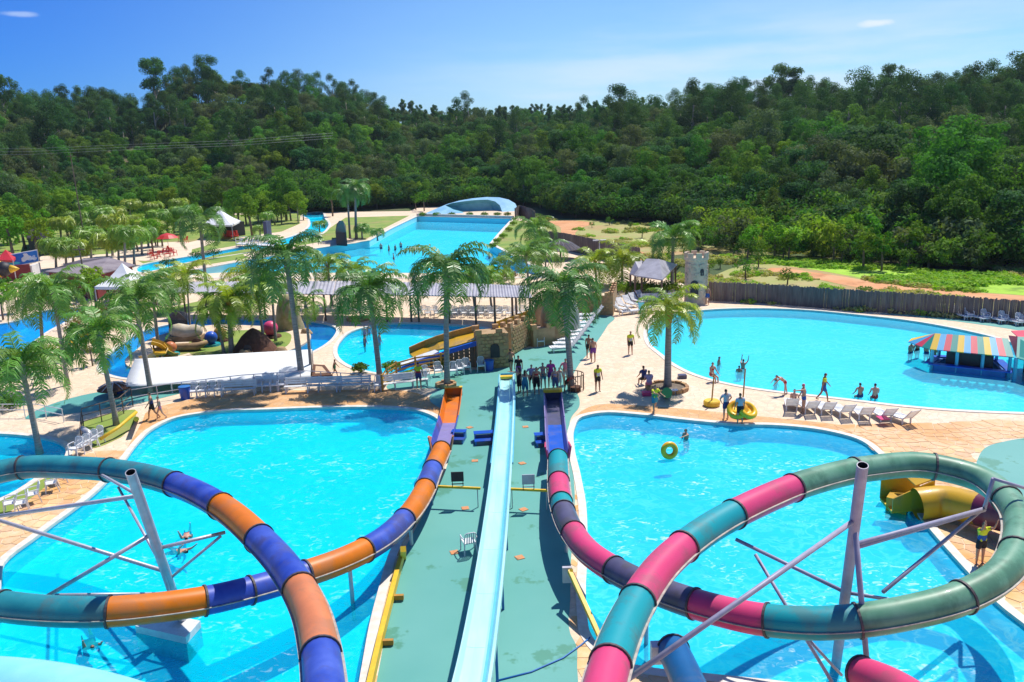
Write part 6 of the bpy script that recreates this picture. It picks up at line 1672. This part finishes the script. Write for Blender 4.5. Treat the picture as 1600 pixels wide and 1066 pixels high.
for px0, px1, sx, lb, lb2, bm in (((672, 789), (752, 793), 717, 'yellow cross bar on the left of the straight slide carrying a black panel', 'black', 'dark'), ((797, 794), (858, 797), 827, 'yellow cross bar on the right of the straight slide carrying a grey panel', 'grey', 'steel')):
    a, c = P(*px0), P(*px1); t = thing('cross_bar', lb, 'barrier', a)
    b = MB(); b.bar(a + Vector((0, 0, .85)), c + Vector((0, 0, .85)), .09); b.build('bar', M['yellow'], t)
    for f in (.06, .94): q = a.lerp(c, f); b = MB(); b.bar(q, q + Vector((0, 0, .85)), .04); b.build('post', M['steel'], t)
    q = P(sx, px0[1] + 2); b = MB(); b.box(q + Vector((0, 0, 1.32)), (.52, .04, .42)); b.box(q + Vector((0, 0, 1.0)), (.5, .02, .04)); b.build('panel', M[bm], t)
    for s_ in (-.22, .22): b = MB(); b.bar(q + Vector((s_, 0, .85)), q + Vector((s_, 0, 1.12)), .03); b.build('bracket', M['dark'], t)
# blue step benches
for px, py, rz, lb, L_ in ((716, 689, -.15, 'blue slatted step bench beside the orange slide', .75), (758, 691, .1, 'blue slatted two-tier step left of the straight slide', 1.1), (847, 694, .1, 'blue slatted step bench left of the right tube slide', .7)):
    t = thing('step_bench', lb, 'steps', P(px, py), rz)
    for k, (y, z) in enumerate(((-.25, .22), (.25, .45))):
        for j in range(4): b = MB(); b.box((0, y - .17 + j * .115, z), (L_, .09, .035)); b.build('slat', M['f_royal'], t, world=False)
    for sx in (-1, 1): b = MB(); b.box((sx * (L_ / 2 - .06), -.25, .1), (.06, .48, .2)); b.box((sx * (L_ / 2 - .06), .25, .215), (.06, .48, .43)); b.build('side_frame', M['blue'], t, world=False)
    b = MB(); b.box((0, -.47, .1), (L_ - .18, .04, .19)); b.build('riser', M['f_navy'], t, world=False); b = MB(); b.box((0, .02, .32), (L_ - .18, .04, .2)); b.build('riser', M['f_navy'], t, world=False)
# orange square covers on the deck
rust = mat('rusty_cover', (.62, .22, .07), (.55, .30, .16), .8, 6, c3=(.25, .12, .06), s3=4)
for i, (px, py) in enumerate(((742, 720), (821, 667), (727, 794), (710, 863), (812, 871), (816, 724), (818, 796), (734, 668))):
    b = MB(); p = P(px, py, .02); b.box(p, (.30, .30, .022), rz=.1 * i); tag(b.build('floor_cover', rust), 'small rusty orange square cover set in the green deck', 'floor cover', 'rusty covers on the deck')
b = MB(); b.tube([P(775, 1064, .03), P(830, 1050, .03), P(880, 1028, .03), P(908, 1008, .03), P(922, 996, .07)], .025, 6); tag(b.build('hose', M['blue'], smooth=True), 'blue hose curving across the deck to the right pool edge', 'hose')
# round bed and guard rail around palms
for px, py, r_, lb in ((1043, 608, 1.15, 'ring of stones round the palm between the right pools'), (697, 603, .55, 'ring of stones round the deck palm'), (560, 500, .9, 'round brown planting bed by the kid pool')):
    p = P(px, py); t = thing('stone_ring', lb, 'planting bed', p); n = int(r_ * 14)
    for k in range(n): a = k / n * 6.283; b = MB(); b.box((math.cos(a) * r_, math.sin(a) * r_, .1), (.2, r_ * 6.283 / n * .85, .2 + .04 * (k % 3)), rz=a); b.build('stone', M['brick'], t, world=False)
    b = MB(); b.lathe((0, 0, 0), [(r_ - .1, 0), (r_ - .1, .1)], 20); b.build('soil', M['bark'], t, world=False)
p = P(893, 609); t = thing('guard_rail', 'round brown guard rail at the foot of the palm beside the queue', 'railing', p)
for k in range(9): a = -2.2 + k / 8 * 3.6; b = MB(); b.cyl((.75 * math.cos(a), .75 * math.sin(a), 0), (.75 * math.cos(a), .75 * math.sin(a), 1.0), .025, n=6); b.build('bar', M['wood'], t, world=False)
b = MB(); b.tube([(.75 * math.cos(-2.2 + k / 16 * 3.6), .75 * math.sin(-2.2 + k / 16 * 3.6), 1.0) for k in range(17)], .03, 6); b.build('top_rail', M['wood'], t, world=False)
b = MB(); b.lathe((p.x + .2, p.y - .35, 0), [(.3, 0), (.36, .3), (.3, .3)], 14); tag(b.build('flower_pot', M['brownthatch']), 'brown pot beside the palm at the guard rail', 'pot')
for px, py, lb in ((1042, 614, 'small green cabinet at the foot of the palm between the pools'),):
    b = MB(); b.cyl(P(px, py), P(px, py, .8), .3, n=14); tag(b.build('green_drum', M['leafmid'] if False else mat('green_plastic', (.03, .25, .08), None, .5)), 'green drum bin at the foot of the palm between the pools', 'bin')
# yellow pole stands, tubes
for px, py, top, lb in ((1112, 634, 585, 'yellow pole on a thick yellow foot, left one of the pair'), (1160, 640, 577, 'yellow pole behind the stacked yellow rings, right one of the pair')):
    p = P(px, py); h = top_z(p, top); t = thing('pole_stand', lb, 'pole stand', p)
    b = MB(); b.cyl((0, 0, .3), (.12, .1, h), .04, n=8); b.build('pole', M['ochrewood'], t, world=False); b = MB(); b.lathe((0, 0, 0), [(.42, 0), (.46, .08), (.46, .26), (.40, .32)], 20); b.build('foot', M['yellow'], t, world=False)
def ring(label, c, r, tr, tilt, m='yellow', name='swim_ring', rz=0):
    vs, fs = [], []; Mx = Matrix.Rotation(rz, 3, 'Z') @ Matrix.Rotation(tilt, 3, 'X')
    for i in range(28):
        a = i / 28 * 6.283
        for k in range(12): q = k / 12 * 6.283; vs.append(Vector(c) + Mx @ Vector(((r + tr * math.cos(q)) * math.cos(a), (r + tr * math.cos(q)) * math.sin(a), tr * math.sin(q))))
    for i in range(28):
        for k in range(12): fs.append((i * 12 + k, ((i + 1) % 28) * 12 + k, ((i + 1) % 28) * 12 + (k + 1) % 12, i * 12 + (k + 1) % 12))
    b = MB(); b.add(vs, fs); return tag(b.build(name, M[m], smooth=True), label, 'swim ring')
M['ringy'] = mat('yellow_vinyl', (.95, .60, .015), (.90, .52, .015), .35, 2, c3=(.85, .35, .02), s3=1.5)
ring('upright yellow swim ring held over the water by a bather', P(1046, 704, .30), .30, .13, R(80), 'ringy', rz=.15)
ring('lowest yellow swim ring of the stack round the right pole stand', P(1160, 644, .22), .44, .17, .05, 'ringy')
ring('upper left yellow swim ring leaning on the stack behind the two men', P(1152, 640, .70), .40, .15, .8, 'ringy', rz=-.4)
ring('upper right yellow swim ring leaning on the stack behind the two men', P(1168, 641, .70), .40, .15, .7, 'ringy', rz=.5)
# island props
wg = thing('wagon_prop', 'tan covered-wagon play sculpture on the river island', 'play sculpture', P(290, 545))
bp2 = P(290, 545)
b = MB(); 
for k in range(1): b.tube([bp2 + Vector((-1.2 + i * .3, .5, 1.25 + .1 * math.sin(i))) for i in range(9)], [.3, .5, .58, .6, .62, .6, .58, .5, .3], 14)
b.build('cover', mat('tan_canvas', (.50, .40, .26), (.62, .55, .45), .8, 2), wg, True)
b = MB(); b.box(bp2 + Vector((0, .5, .75)), (2.5, 1.1, .4)); b.build('wagon_body', M['stone'], wg)
b = MB(); b.tube([bp2 + Vector((-1.5, -.8, .32)), bp2 + Vector((1.3, -.8, .35)), bp2 + Vector((1.9, -.4, .6))], [.3, .3, .14], 12); b.build('log', M['stone'], wg, True)
for x in (-1.1, 1.1): b = MB(); q = bp2 + Vector((x, -.32, .45)); b.cyl(q, q + Vector((0, -.08, 0)), .45, n=16); b.build('wheel', M['wood'], wg)
for x in (-1.1, 1.1): b = MB(); b.bar(bp2 + Vector((x, .5, 0)), bp2 + Vector((x, .5, .5)), .2); b.build('support', M['wood'], wg)
hb = P(398, 548); t = thing('brown_hut', 'brown conical hut prop on the river island', 'hut', hb); b = MB(); b.lathe((0, 0, 0), [(1.7, 0), (1.6, .2), (.9, 1.15), (.35, 1.6), (.08, 1.75)], 16); b.build('roof', M['brownthatch'], t, world=False); arch(.6, .85, .05, (0, -1.6, 0), 0).build('door_opening', M['dark'], t, world=False)
def ball_prop(px, py, r, m, lb, foot='f_aqua'):
    p = P(px, py); t = thing('ball_prop', lb, 'play sculpture', p); b = MB(); b.lathe((0, 0, .15), [(r * math.sin(a / 10 * math.pi) + .001, r - r * math.cos(a / 10 * math.pi)) for a in range(11)], 16); b.build('ball', M[m], t, True, False); b = MB(); b.lathe((0, 0, 0), [(r * 1.4, 0), (r * 1.3, .16)], 16); b.build('base', M[foot], t, world=False)
ball_prop(331, 540, .5, 'f_royal', 'round dark blue play sculpture on an aqua base on the island'); ball_prop(424, 527, .6, 'f_pink', 'round faded red play sculpture at the right of the brown hut', 'brownthatch'); ball_prop(345, 533, .5, 'ochrewood', 'small tan round sculpture beside the blue one', 'brownthatch'); ball_prop(268, 555, .45, 'f_salmon', 'little reddish play figure base in front of the wagon', 'f_aqua')
for px, py, s, lb in ((385, 556, .9, 'brown boulder in front of the hut on the island'), (404, 560, .7, 'grey boulder right of the boulder in front of the hut'), (440, 550, .7, 'low brown boulder by the white canopy edge'), (372, 552, .6, 'small dark boulder left of the hut'), (478, 520, .6, 'reddish pointed stone on the river island tip')):
    p = P(px, py); t_, h_ = rock(px, py, py - 11 * s, .8 * s, .7 * s, lb, M['stone'], px)
# small yellow play slides
for pts, lb in (([(228, 560, .2), (244, 558, .9), (252, 552, 1.4), (246, 543, 1.6)], 'curved yellow play slide on the island left of the wagon'), ([(238, 568, .1), (262, 567, .3), (268, 555, 1.0), (252, 541, 1.7), (236, 536, 2.0)], 'long curling orange-yellow play slide on the island'), ([(112, 540, .5), (122, 528, .9), (140, 524, 1.1), (160, 527, .9)], 'low curved orange slide beside the croton rock')):
    pp = spline(at(pts), False, 5); t = thing('play_slide', lb, 'slide', (pp[0].x, pp[0].y, 0))
    vs = []
    for i, p in enumerate(pp):
        tt, x, y = frame(pp, i); vs += [p - x * .45 + y * .25, p - x * .35, p + x * .35, p + x * .45 + y * .25]
    b = MB(); b.add(vs, [(4 * i + k, 4 * i + k + 1, 4 * i + 5 + k, 4 * i + 4 + k) for i in range(len(pp) - 1) for k in range(3)]); o = b.build('slide_trough', M['f_yellow'], t); o.modifiers.new('thickness', 'SOLIDIFY').thickness = .05
    for k in (len(pp) // 2, len(pp) - 2): b = MB(); b.cyl((pp[k].x, pp[k].y, 0), (pp[k].x, pp[k].y, pp[k].z), .06, n=6); b.build('support_leg', M['wood'], t)
pl = thing('planter_box', 'brown angular timber planter on the paving right of the canopy', 'planter', P(500, 590)); b = MB(); b.prism(pxl([(488, 596), (520, 594), (508, 578), (490, 577)]), 0, .35); b.build('box', M['brownthatch'], pl); b = MB(); b.prism(pxl([(493, 592), (512, 591), (504, 581), (494, 580)]), .35, .37); b.build('soil', M['grout'], pl)
# towel heaps / bags
for px, py, m_, lb in ((1052, 612, 'steel', 'grey mesh crate on the paving right of the palm between the pools'), (1066, 588, 'f_navy', 'dark bag lying near the big pool edge'), (1010, 615, 'f_pink', 'pink towel on the paving by the seated couple')):
    b = MB(); b.box(P(px, py, .12), (.5, .4, .22)); tag(b.build('bag', M[m_]), lb, 'bag')

# ================================================================ PEOPLE
def dirv(el, az=0.0):
    """el: 0 = straight down, 90 = forward (-Y), az swings it sideways"""
    e, a = R(el), R(az); return Vector((math.sin(a) * (1 if True else 0), -math.sin(e) * math.cos(a), -math.cos(e) * math.cos(a))).normalized()
POSES = {
    'stand': dict(), 'walk': dict(lt=26, ls=8, rt=-16, rs=-38, la=-22, ra=24), 'hips': dict(lw=38, rw=38, lf_in=1),
    'sit': dict(lt=84, ls=12, rt=78, rs=5, la=28, ra=22, drop=.44, laf=60, raf=50), 'reach': dict(ra=88, raf=90, la=10), 'up': dict(la=120, laf=165, ra=118, raf=162),
    'bend': dict(lean=58, la=60, ra=50, laf=40, raf=40, lt=-14, rt=4), 'swim': dict(prone=1, la=165, ra=120, laf=150, raf=150, lt=8, rt=-12), 'wide': dict(lt=22, ls=4, rt=-24, rs=-30, la=70, laf=100, ra=40, raf=80, lsw=8, rsw=8)}
SEG = {}
def pose_mesh(key):
    q = POSES[key]; g = lambda k, d=0: q.get(k, d)
    hipz = .92 - g('drop', 0)
    lean = R(g('lean', 4)); up = Vector((0, -math.sin(lean), math.cos(lean))); fw = Vector((0, -math.cos(lean), -math.sin(lean)))
    pel = Vector((0, 0, hipz)); J = {}
    pts = [('pelvis', pel, (.155, .115)), ('belly', pel + up * .17, (.135, .105)), ('chest', pel + up * .36, (.165, .115)), ('neck0', pel + up * .50, (.075, .07)), ('neck', pel + up * .555, (.052, .055)),
           ('jaw', pel + up * .61 + fw * .012, (.066, .076)), ('head', pel + up * .68 + fw * .012, (.080, .098)), ('crown', pel + up * .75, (.062, .075)), ('nose', pel + up * .655 + fw * .098, (.012, .016))]
    ed = [(0, 1), (1, 2), (2, 3), (3, 4), (4, 5), (5, 6), (6, 7), (6, 8)]
    kinds = {}
    def limb(par, chain):
        k = par
        for nm, p, r in chain: pts.append((nm, p, r)); ed.append((k, len(pts) - 1)); k = len(pts) - 1
    for sd, s in ((-1, 'l'), (1, 'r')):
        sh = pel + up * .46 + Vector((sd * .185, 0, 0)); a1 = dirv(g(s + 'a', 4), sd * (g(s + 'w', 9))); a2 = dirv(g(s + 'af', g(s + 'a', 4) + 16), sd * (4 if not g('lf_in') else -35))
        el = sh + a1 * .285; wr = el + a2 * .25; sdv = Vector((sd, 0, 0))
        limb(2, [(s + 'sh', sh, (.062, .062)), (s + 'el', el, (.042, .042)), (s + 'wr', wr, (.027, .027)), (s + 'palm', wr + a2 * .08, (.036, .018)), (s + 'tip', wr + a2 * .165, (.020, .010))])
        limb(len(pts) - 2, [(s + 'thumb', wr + a2 * .10 + Vector((-sd * .045, -.02, 0)), (.011, .011))])
        hp = pel + Vector((sd * .095, 0, -.06)); t1 = dirv(g(s + 't', 0), sd * (3 + g(s + 'sw', 0))); t2 = dirv(g(s + 's', g(s + 't', 0)), sd * 1); kn = hp + t1 * .41; an = kn + t2 * .385
        limb(0, [(s + 'hip', hp, (.095, .10)), (s + 'kn', kn, (.058, .062)), (s + 'an', an, (.036, .04)), (s + 'heel', an + Vector((0, .015, -.04)), (.034, .035)), (s + 'toe', an + Vector((0, -.15, -.055)), (.032, .020))])
    me = bpy.data.meshes.new('p'); me.from_pydata([p for _, p, _ in pts], ed, []); o = bpy.data.objects.new('p', me); COL.objects.link(o)
    o.modifiers.new('s', 'SKIN'); sb_ = o.modifiers.new('u', 'SUBSURF'); sb_.levels = 1; sb_.render_levels = 1
    for i, (_, _, r) in enumerate(pts): me.skin_vertices[0].data[i].radius = r
    me.skin_vertices[0].data[0].use_root = True
    dg = bpy.context.evaluated_depsgraph_get(); dg.update(); ev = o.evaluated_get(dg); m2 = bpy.data.meshes.new_from_object(ev); bpy.data.objects.remove(o)
    V = [v.co.copy() for v in m2.vertices]
    zmin = min(v.z for v in V)
    segs = [(pts[a][0], pts[b][0], pts[a][1], pts[b][1]) for a, b in ed]
    def classify(c):
        best, r = 1e9, None
        for na, nb, a, b in segs:
            d = b - a; t = max(0, min(1, (c - a).dot(d) / d.length_squared)); dd = (c - (a + d * t)).length
            if dd < best: best, r = dd, (na, nb, t)
        return r
    cls = [classify(sum((V[i] for i in f.vertices), Vector()) / len(f.vertices)) for f in m2.polygons]
    nrm = [v.normal.copy() for v in m2.vertices]
    off = Vector((0, 0, -zmin)) if not g('prone') else Vector()
    if key == 'sit': off = Vector((0, 0, 0))
    def tr(v):
        v = v + off
        if g('prone'): v = Matrix.Rotation(R(-82), 3, 'X') @ (v - pel) ; v = Vector((v.x, v.y, v.z))
        return v
    def sub(test, infl, name):
        used, fs, vs = {}, [], []
        for f, c in zip(m2.polygons, cls):
            if not test(c, f): continue
            g_ = []
            for i in f.vertices:
                if i not in used: used[i] = len(vs); vs.append(tr(V[i] + nrm[i] * infl))
                g_.append(used[i])
            fs.append(tuple(g_))
        me_ = bpy.data.meshes.new(name); me_.from_pydata([tuple(v) for v in vs], [], fs); me_.polygons.foreach_set('use_smooth', [True] * len(fs)); me_.materials.append(None); me_.update(); return me_
    cz = lambda f: sum((V[i] for i in f.vertices), Vector()) / len(f.vertices)
    out = dict(body=sub(lambda c, f: True, 0, 'body'))
    tors = ('pelvis', 'belly', 'chest', 'neck0')
    out['shirt'] = sub(lambda c, f: (c[0] in ('belly', 'chest') and c[1] in ('chest', 'neck0') and not (c[1] == 'neck0' and c[2] > .8)) or (c[0] == 'pelvis' and c[1] == 'belly' and c[2] > .2) or (c[0] == 'chest' and c[1][1:] == 'sh') or (c[0][1:] == 'sh' and c[2] < .5), .018, 'shirt')
    out['shorts'] = sub(lambda c, f: (c[0] == 'pelvis' and (c[1][1:] == 'hip' or (c[1] == 'belly' and c[2] < .35))) or (c[0][1:] == 'hip' and c[2] < .62), .02, 'shorts')
    out['brief'] = sub(lambda c, f: (c[0] == 'pelvis' and (c[1][1:] == 'hip' or (c[1] == 'belly' and c[2] < .15))) or (c[0][1:] == 'hip' and c[2] < .15), .012, 'brief')
    out['top'] = sub(lambda c, f: c[0] in ('belly',) and c[2] > .45 or (c[0] == 'chest' and c[1] == 'neck0' and c[2] < .35), .013, 'top')
    out['suit'] = sub(lambda c, f: (c[0] in ('belly', 'pelvis') and c[1] in ('belly', 'chest')) or (c[0] == 'chest' and c[1] == 'neck0' and c[2] < .4) or (c[0] == 'pelvis' and c[1][1:] == 'hip') or (c[0][1:] == 'hip' and c[2] < .12), .013, 'suit')
    out['skirt'] = sub(lambda c, f: (c[0] == 'pelvis') or (c[0][1:] == 'hip' and c[2] < .95), .03, 'skirt')
    hd = pts[6][1]
    out['hair'] = sub(lambda c, f: c[0] in ('jaw', 'head') and c[1] in ('head', 'crown') and ((cz(f) - hd).dot(up) > .035 or ((cz(f) - hd).dot(fw) < -.02 and (cz(f) - hd).dot(up) > -.05)), .014, 'hair')
    out['band'] = sub(lambda c, f: c[0] == 'pelvis' and c[1] == 'belly' and c[2] > .5 or (c[0] == 'belly' and c[2] < .25), .024, 'band')
    # brows/eyes as two tiny dark ovals
    e = MB()
    for sx in (-1, 1):
        c = tr(hd + Vector((sx * .03, 0, 0)) + fw * .088 + up * .012); e.box(c, (.022, .012, .010))
    out['eyes'] = e.mesh('eyes'); out['eyes'].materials.append(None)
    return out
PM = {k: pose_mesh(k) for k in POSES}
CM = {}
def cmat(nm, c):
    if nm not in CM: CM[nm] = mat('cloth_' + nm, c, tuple(x * .8 for x in c), .8, 6)
    return CM[nm]
SKIN = [mat('skin_tone_%s' % n_, c, tuple(x * .88 for x in c), .5, 8) for n_, c in (('a', (.62, .34, .23)), ('b', (.50, .26, .16)), ('c', (.36, .17, .10)), ('d', (.66, .40, .29)))]
HAIR = [mat('hair_black', (.015, .010, .008), None, .6), mat('hair_brown', (.05, .025, .012), None, .6)]
CC = dict(yellow=(.75, .80, .03), navy=(.03, .05, .18), black=(.012, .012, .015), grey=(.50, .51, .56), blue=(.03, .12, .42), teal=(.03, .26, .36), red=(.6, .03, .03), magenta=(.55, .05, .35), lavender=(.42, .35, .55), pink=(.75, .25, .35), white=(.75, .75, .75), purple=(.18, .04, .3), green=(.05, .3, .12), denim=(.08, .12, .25), hotpink=(.8, .05, .2))
prn = random.Random(2)
def person(loc, pose, rz, label, clothes, skin=0, hair=0, h=1.7, cat='person', longhair=False):
    t = thing('person', label, cat, loc, R(rz)); s = h / 1.7; t.scale = (s, s, s); pm = PM[pose]
    def put(name, me, m):
        o = bpy.data.objects.new(name, me); COL.objects.link(o); o.parent = t; o.material_slots[0].link = 'OBJECT'; o.material_slots[0].material = m; return o
    put('body', pm['body'], SKIN[skin]); put('hair', pm['hair'], HAIR[hair] if hair < 2 else cmat('hotpink', CC['hotpink'])); put('eyes', pm['eyes'], HAIR[0])
    for k, c in clothes.items(): put(k, pm[k], cmat(c, CC[c]))
    if longhair:
        hv = [v.co for v in pm['hair'].vertices]; c = sum((v for v in hv), Vector()) / len(hv)
        b = MB(); b.tube([c + Vector((0, .05, .02)), c + Vector((0, .10, -.12)), c + Vector((0, .11, -.30))], [.07, .075, .03], 8); o = b.build('ponytail', HAIR[hair % 2], t, True, False)
    return t
G = lambda x, y, z=0.0: P(x, y, z)
LGD = dict(shirt='yellow', band='navy', shorts='black')
person(G(934, 612), 'stand', 20, 'lifeguard in a yellow shirt standing alone between the palms on the pale paving', dict(shirt='yellow', band='white', shorts='black'), 2)
person(G(1023, 646), 'wide', 25, 'lifeguard in yellow-green shirt and teal shorts striding along the right pool edge', dict(shirt='yellow', shorts='teal', band='green'), 1)
person(G(1286, 627), 'walk', 75, 'lifeguard with a yellow shirt and blue shorts walking on the big pool edge', dict(shirt='yellow', shorts='blue', band='denim'), 2)
person(G(655, 607), 'stand', 170, 'lifeguard in yellow and navy in front of the white deck bench', dict(shirt='yellow', band='red', shorts='navy'), 1)
person(G(1530, 881), 'up', 10, 'lifeguard in yellow and blue inside the green loop raising both hands to the face', dict(shirt='yellow', band='blue', shorts='black'), 1, 0, 1.6)
person(G(985, 554), 'stand', 10, 'person in a yellow-green top under the drooping frond of the pool palm', dict(shirt='yellow', shorts='black', band='grey'), 1)
person(G(1134, 656), 'hips', 200, 'man in a grey shirt, hands at hips, left one of two by the rings', dict(shirt='grey', shorts='navy'), 0)
person(G(1156, 663), 'stand', 185, 'man in a pale grey shirt and black shorts in front of the yellow rings', dict(shirt='grey', shorts='black'), 1, 1)
person(G(920, 560), 'stand', 160, 'shirtless man in dark shorts, left one of the pair on the deck edge', dict(shorts='black'), 2)
person(G(927, 566), 'stand', 190, 'shirtless man in purple shorts, right one of the pair on the deck edge', dict(shorts='purple'), 1)
person(G(799, 583), 'walk', 200, 'slim bather stepping at the top left of the queue', dict(brief='black'), 2)
person(G(811, 596), 'stand', 180, 'person in a dark top behind the head of the straight slide', dict(shirt='black', shorts='purple'), 1)
person(G(812, 614), 'reach', 235, 'woman in a black skirt at the front left of the queue', dict(suit='black', skirt='black'), 0, 1, 1.62, longhair=True)
person(G(821, 620), 'stand', 170, 'woman wrapped in a teal sarong at the front of the queue', dict(suit='teal', skirt='teal'), 0, 1, 1.65, longhair=True)
person(G(831, 609), 'hips', 10, 'woman in a lavender top and black shorts in the queue', dict(shirt='lavender', shorts='black'), 0, 0, 1.62)
person(G(839, 616), 'stand', 0, 'person with a red top and long skirt in the queue', dict(top='red', skirt='black'), 1, 0, 1.72)
person(G(849, 608), 'hips', 350, 'bare-shouldered bather in teal shorts in the middle of the queue', dict(top='pink', shorts='teal'), 0, 1)
person(G(861, 606), 'stand', 5, 'tallest queuing person, in a magenta top and purple shorts', dict(shirt='magenta', shorts='purple'), 1, 0, 1.8)
person(G(868, 614), 'stand', 350, 'person in a denim skirt with a lavender top near the queue end', dict(top='lavender', skirt='denim'), 0, 1, 1.6, longhair=True)
person(G(874, 607), 'stand', 20, 'child in a white dress between adults at the queue end', dict(suit='white', skirt='white'), 0, 1, 1.35)
person(G(884, 601), 'hips', 10, 'man in a pink shirt and grey shorts leaning by the palm guard rail', dict(shirt='pink', shorts='grey'), 0)
person(G(886, 612), 'bend', 60, 'person in red bending beside the palm guard rail', dict(shirt='red', shorts='black'), 1, 0, 1.3)
person(G(1006, 602, -.02), 'sit', 200, 'seated person facing away in the shade left of the pool palm', dict(shirt='navy', shorts='black'), 1)
person(G(1014, 610, -.02), 'sit', 180, 'second seated person with a lavender top left of the pool palm', dict(shirt='lavender', shorts='pink'), 0, 1)
person(G(240, 655), 'walk', 300, 'woman in a dark swimsuit walking by the left pool', dict(suit='navy', shorts='black'), 1, 0, 1.68)
person(G(252, 655), 'walk', 300, 'girl in a pink bikini walking beside the woman at the left pool', dict(top='pink', brief='pink'), 0, 1, 1.42)
person(G(1105, 476), 'stand', 150, 'man in blue shorts standing at the foot of the stone tower', dict(shorts='blue'), 1)
person(G(1112, 596, .0), 'sit', 30, 'bather in a red top sitting on the big pool edge behind the yellow pole', dict(top='red', brief='red'), 0)
person(G(1122, 592, -1.12), 'stand', 60, 'bather standing waist-deep behind the one in the red top', dict(shorts='navy'), 1, 0, 1.55)
person(G(1154, 604, -1.12), 'stand', 160, 'dark-haired child waist-deep left of the right yellow pole', dict(shorts='navy'), 2, 0, 1.4)
person(G(1160, 598, -1.12), 'up', 140, 'bather with raised arms behind the right yellow pole', dict(shorts='black'), 1, 0, 1.6)
person(G(1211, 618, -1.12), 'stand', 100, 'bather with only the head above water at the big pool edge', dict(shorts='black'), 2, 0, 1.3)
person(G(1226, 617), 'bend', 270, 'bather in red leaning down on the big pool edge', dict(brief='red', top='red'), 0, 0, 1.5)
person(P(1240, 640, -.10), 'sit', 150, 'bather sitting on the first lounger of the poolside row', dict(top='black', brief='black'), 0, 1, 1.6)
person(G(1255, 646), 'reach', 270, 'woman with a pink cap and blue bottoms pointing left across the pool', dict(brief='blue', top='blue'), 1, 2, 1.68)
person(P(1343, 630, -.42), 'sit', 182, 'bather seated on the pool rim facing away, left one of two', dict(brief='navy'), 1, 0, 1.65)
person(P(1366, 632, -.42), 'sit', 168, 'bather seated on the pool rim facing away, right one of two', dict(brief='red'), 0, 0, 1.7)
for i, (px, py, rz, c) in enumerate(((1421, 570, 20, 'navy'), (1432, 566, 200, 'black'), (1446, 571, 120, 'navy'), (1458, 577, 170, 'black'), (1486, 576, 150, 'navy'))):
    person(G(px, py, -1.0), 'stand', rz, ('bather at the outer left tip of the striped bar', 'dark figure second from the tip of the striped bar', 'bather with shoulders above water before the striped bar', 'bather leaning at the bar beneath the first yellow stripe', 'bather under the middle of the striped roof')[i], dict(shorts=c), 2 if i % 2 else 1, 0, 1.65)
for i, (px, py, c) in enumerate(((571, 536, 'pink'), (577, 534, 'lavender'), (571, 553, 'navy'), (594, 550, 'lavender'))):
    person(G(px, py, -.72), 'stand', 40 * i, ('child in pink standing in the kid pool, left of a pair', 'child in lavender standing in the kid pool, right of a pair', 'adult wading in the kid pool nearest its left rim', 'bather beside the trunk of the broad palm in the kid pool')[i], dict(suit=c), i % 3, i % 2, 1.45 + .1 * (i > 1))
person(G(524, 589), 'walk', 90, 'small child in green walking on the paving right of the canopy', dict(suit='green'), 2, 0, 1.25)
for i, (px, py, h_) in enumerate(((596, 396, 1.7), (608, 399, 1.7), (618, 398, 1.6), (627, 394, 1.7), (616, 413, 1.6), (797, 372, 1.8), (765, 412, 1.7), (780, 414, 1.7))):
    person(P(px, py, -1.75 if i != 4 else -1.2), 'stand', 70 * i, ('leftmost wader in the wave pool', 'second wader from the left in the wave pool', 'third wader in the wave pool group', 'rightmost wader of the group in the wave pool', 'wader nearest the beach of the wave pool', 'dark figure by the right wall of the wave pool', 'wader by the beach near the palm top', 'right wader at the shallow corner of the wave pool')[i], dict(shorts=('navy', 'red', 'black')[i % 3]), i % 3, 0, h_)
person(P(292, 836, -.24), 'swim', 200, 'swimmer with outstretched arms right of the leaning mast, upper one', dict(brief='red'), 0)
person(P(274, 862, -.26), 'swim', 240, 'swimmer right of the leaning mast, lower one', dict(brief='navy'), 0)
person(P(140, 1004, -.32), 'swim', 215, 'dark-haired swimmer gliding below the teal tube at the lower left', dict(shorts='navy'), 2)
person(P(1072, 716, -1.2), 'reach', 300, 'bather in churned water reaching towards the yellow swim ring', dict(shorts='navy'), 1, 0, 1.6)

# ================================================================ AIR
hz = bpy.data.materials.new('haze_air'); hz.use_nodes = True
hn, hl = hz.node_tree.nodes, hz.node_tree.links; hn.remove(hn['Principled BSDF'])
pv = hn.new('ShaderNodeVolumePrincipled'); pv.inputs['Color'].default_value = (.72, .85, 1, 1); pv.inputs['Density'].default_value = .00010; pv.inputs['Anisotropy'].default_value = .3
hl.new(pv.outputs[0], hn['Material Output'].inputs['Volume'])
b = MB(); b.box((0, 1150, 44), (2000, 2800, 96)); o = b.build('haze', hz); o['kind'] = 'stuff'; tag(o, 'thin bluish air over the park and the wooded hills')
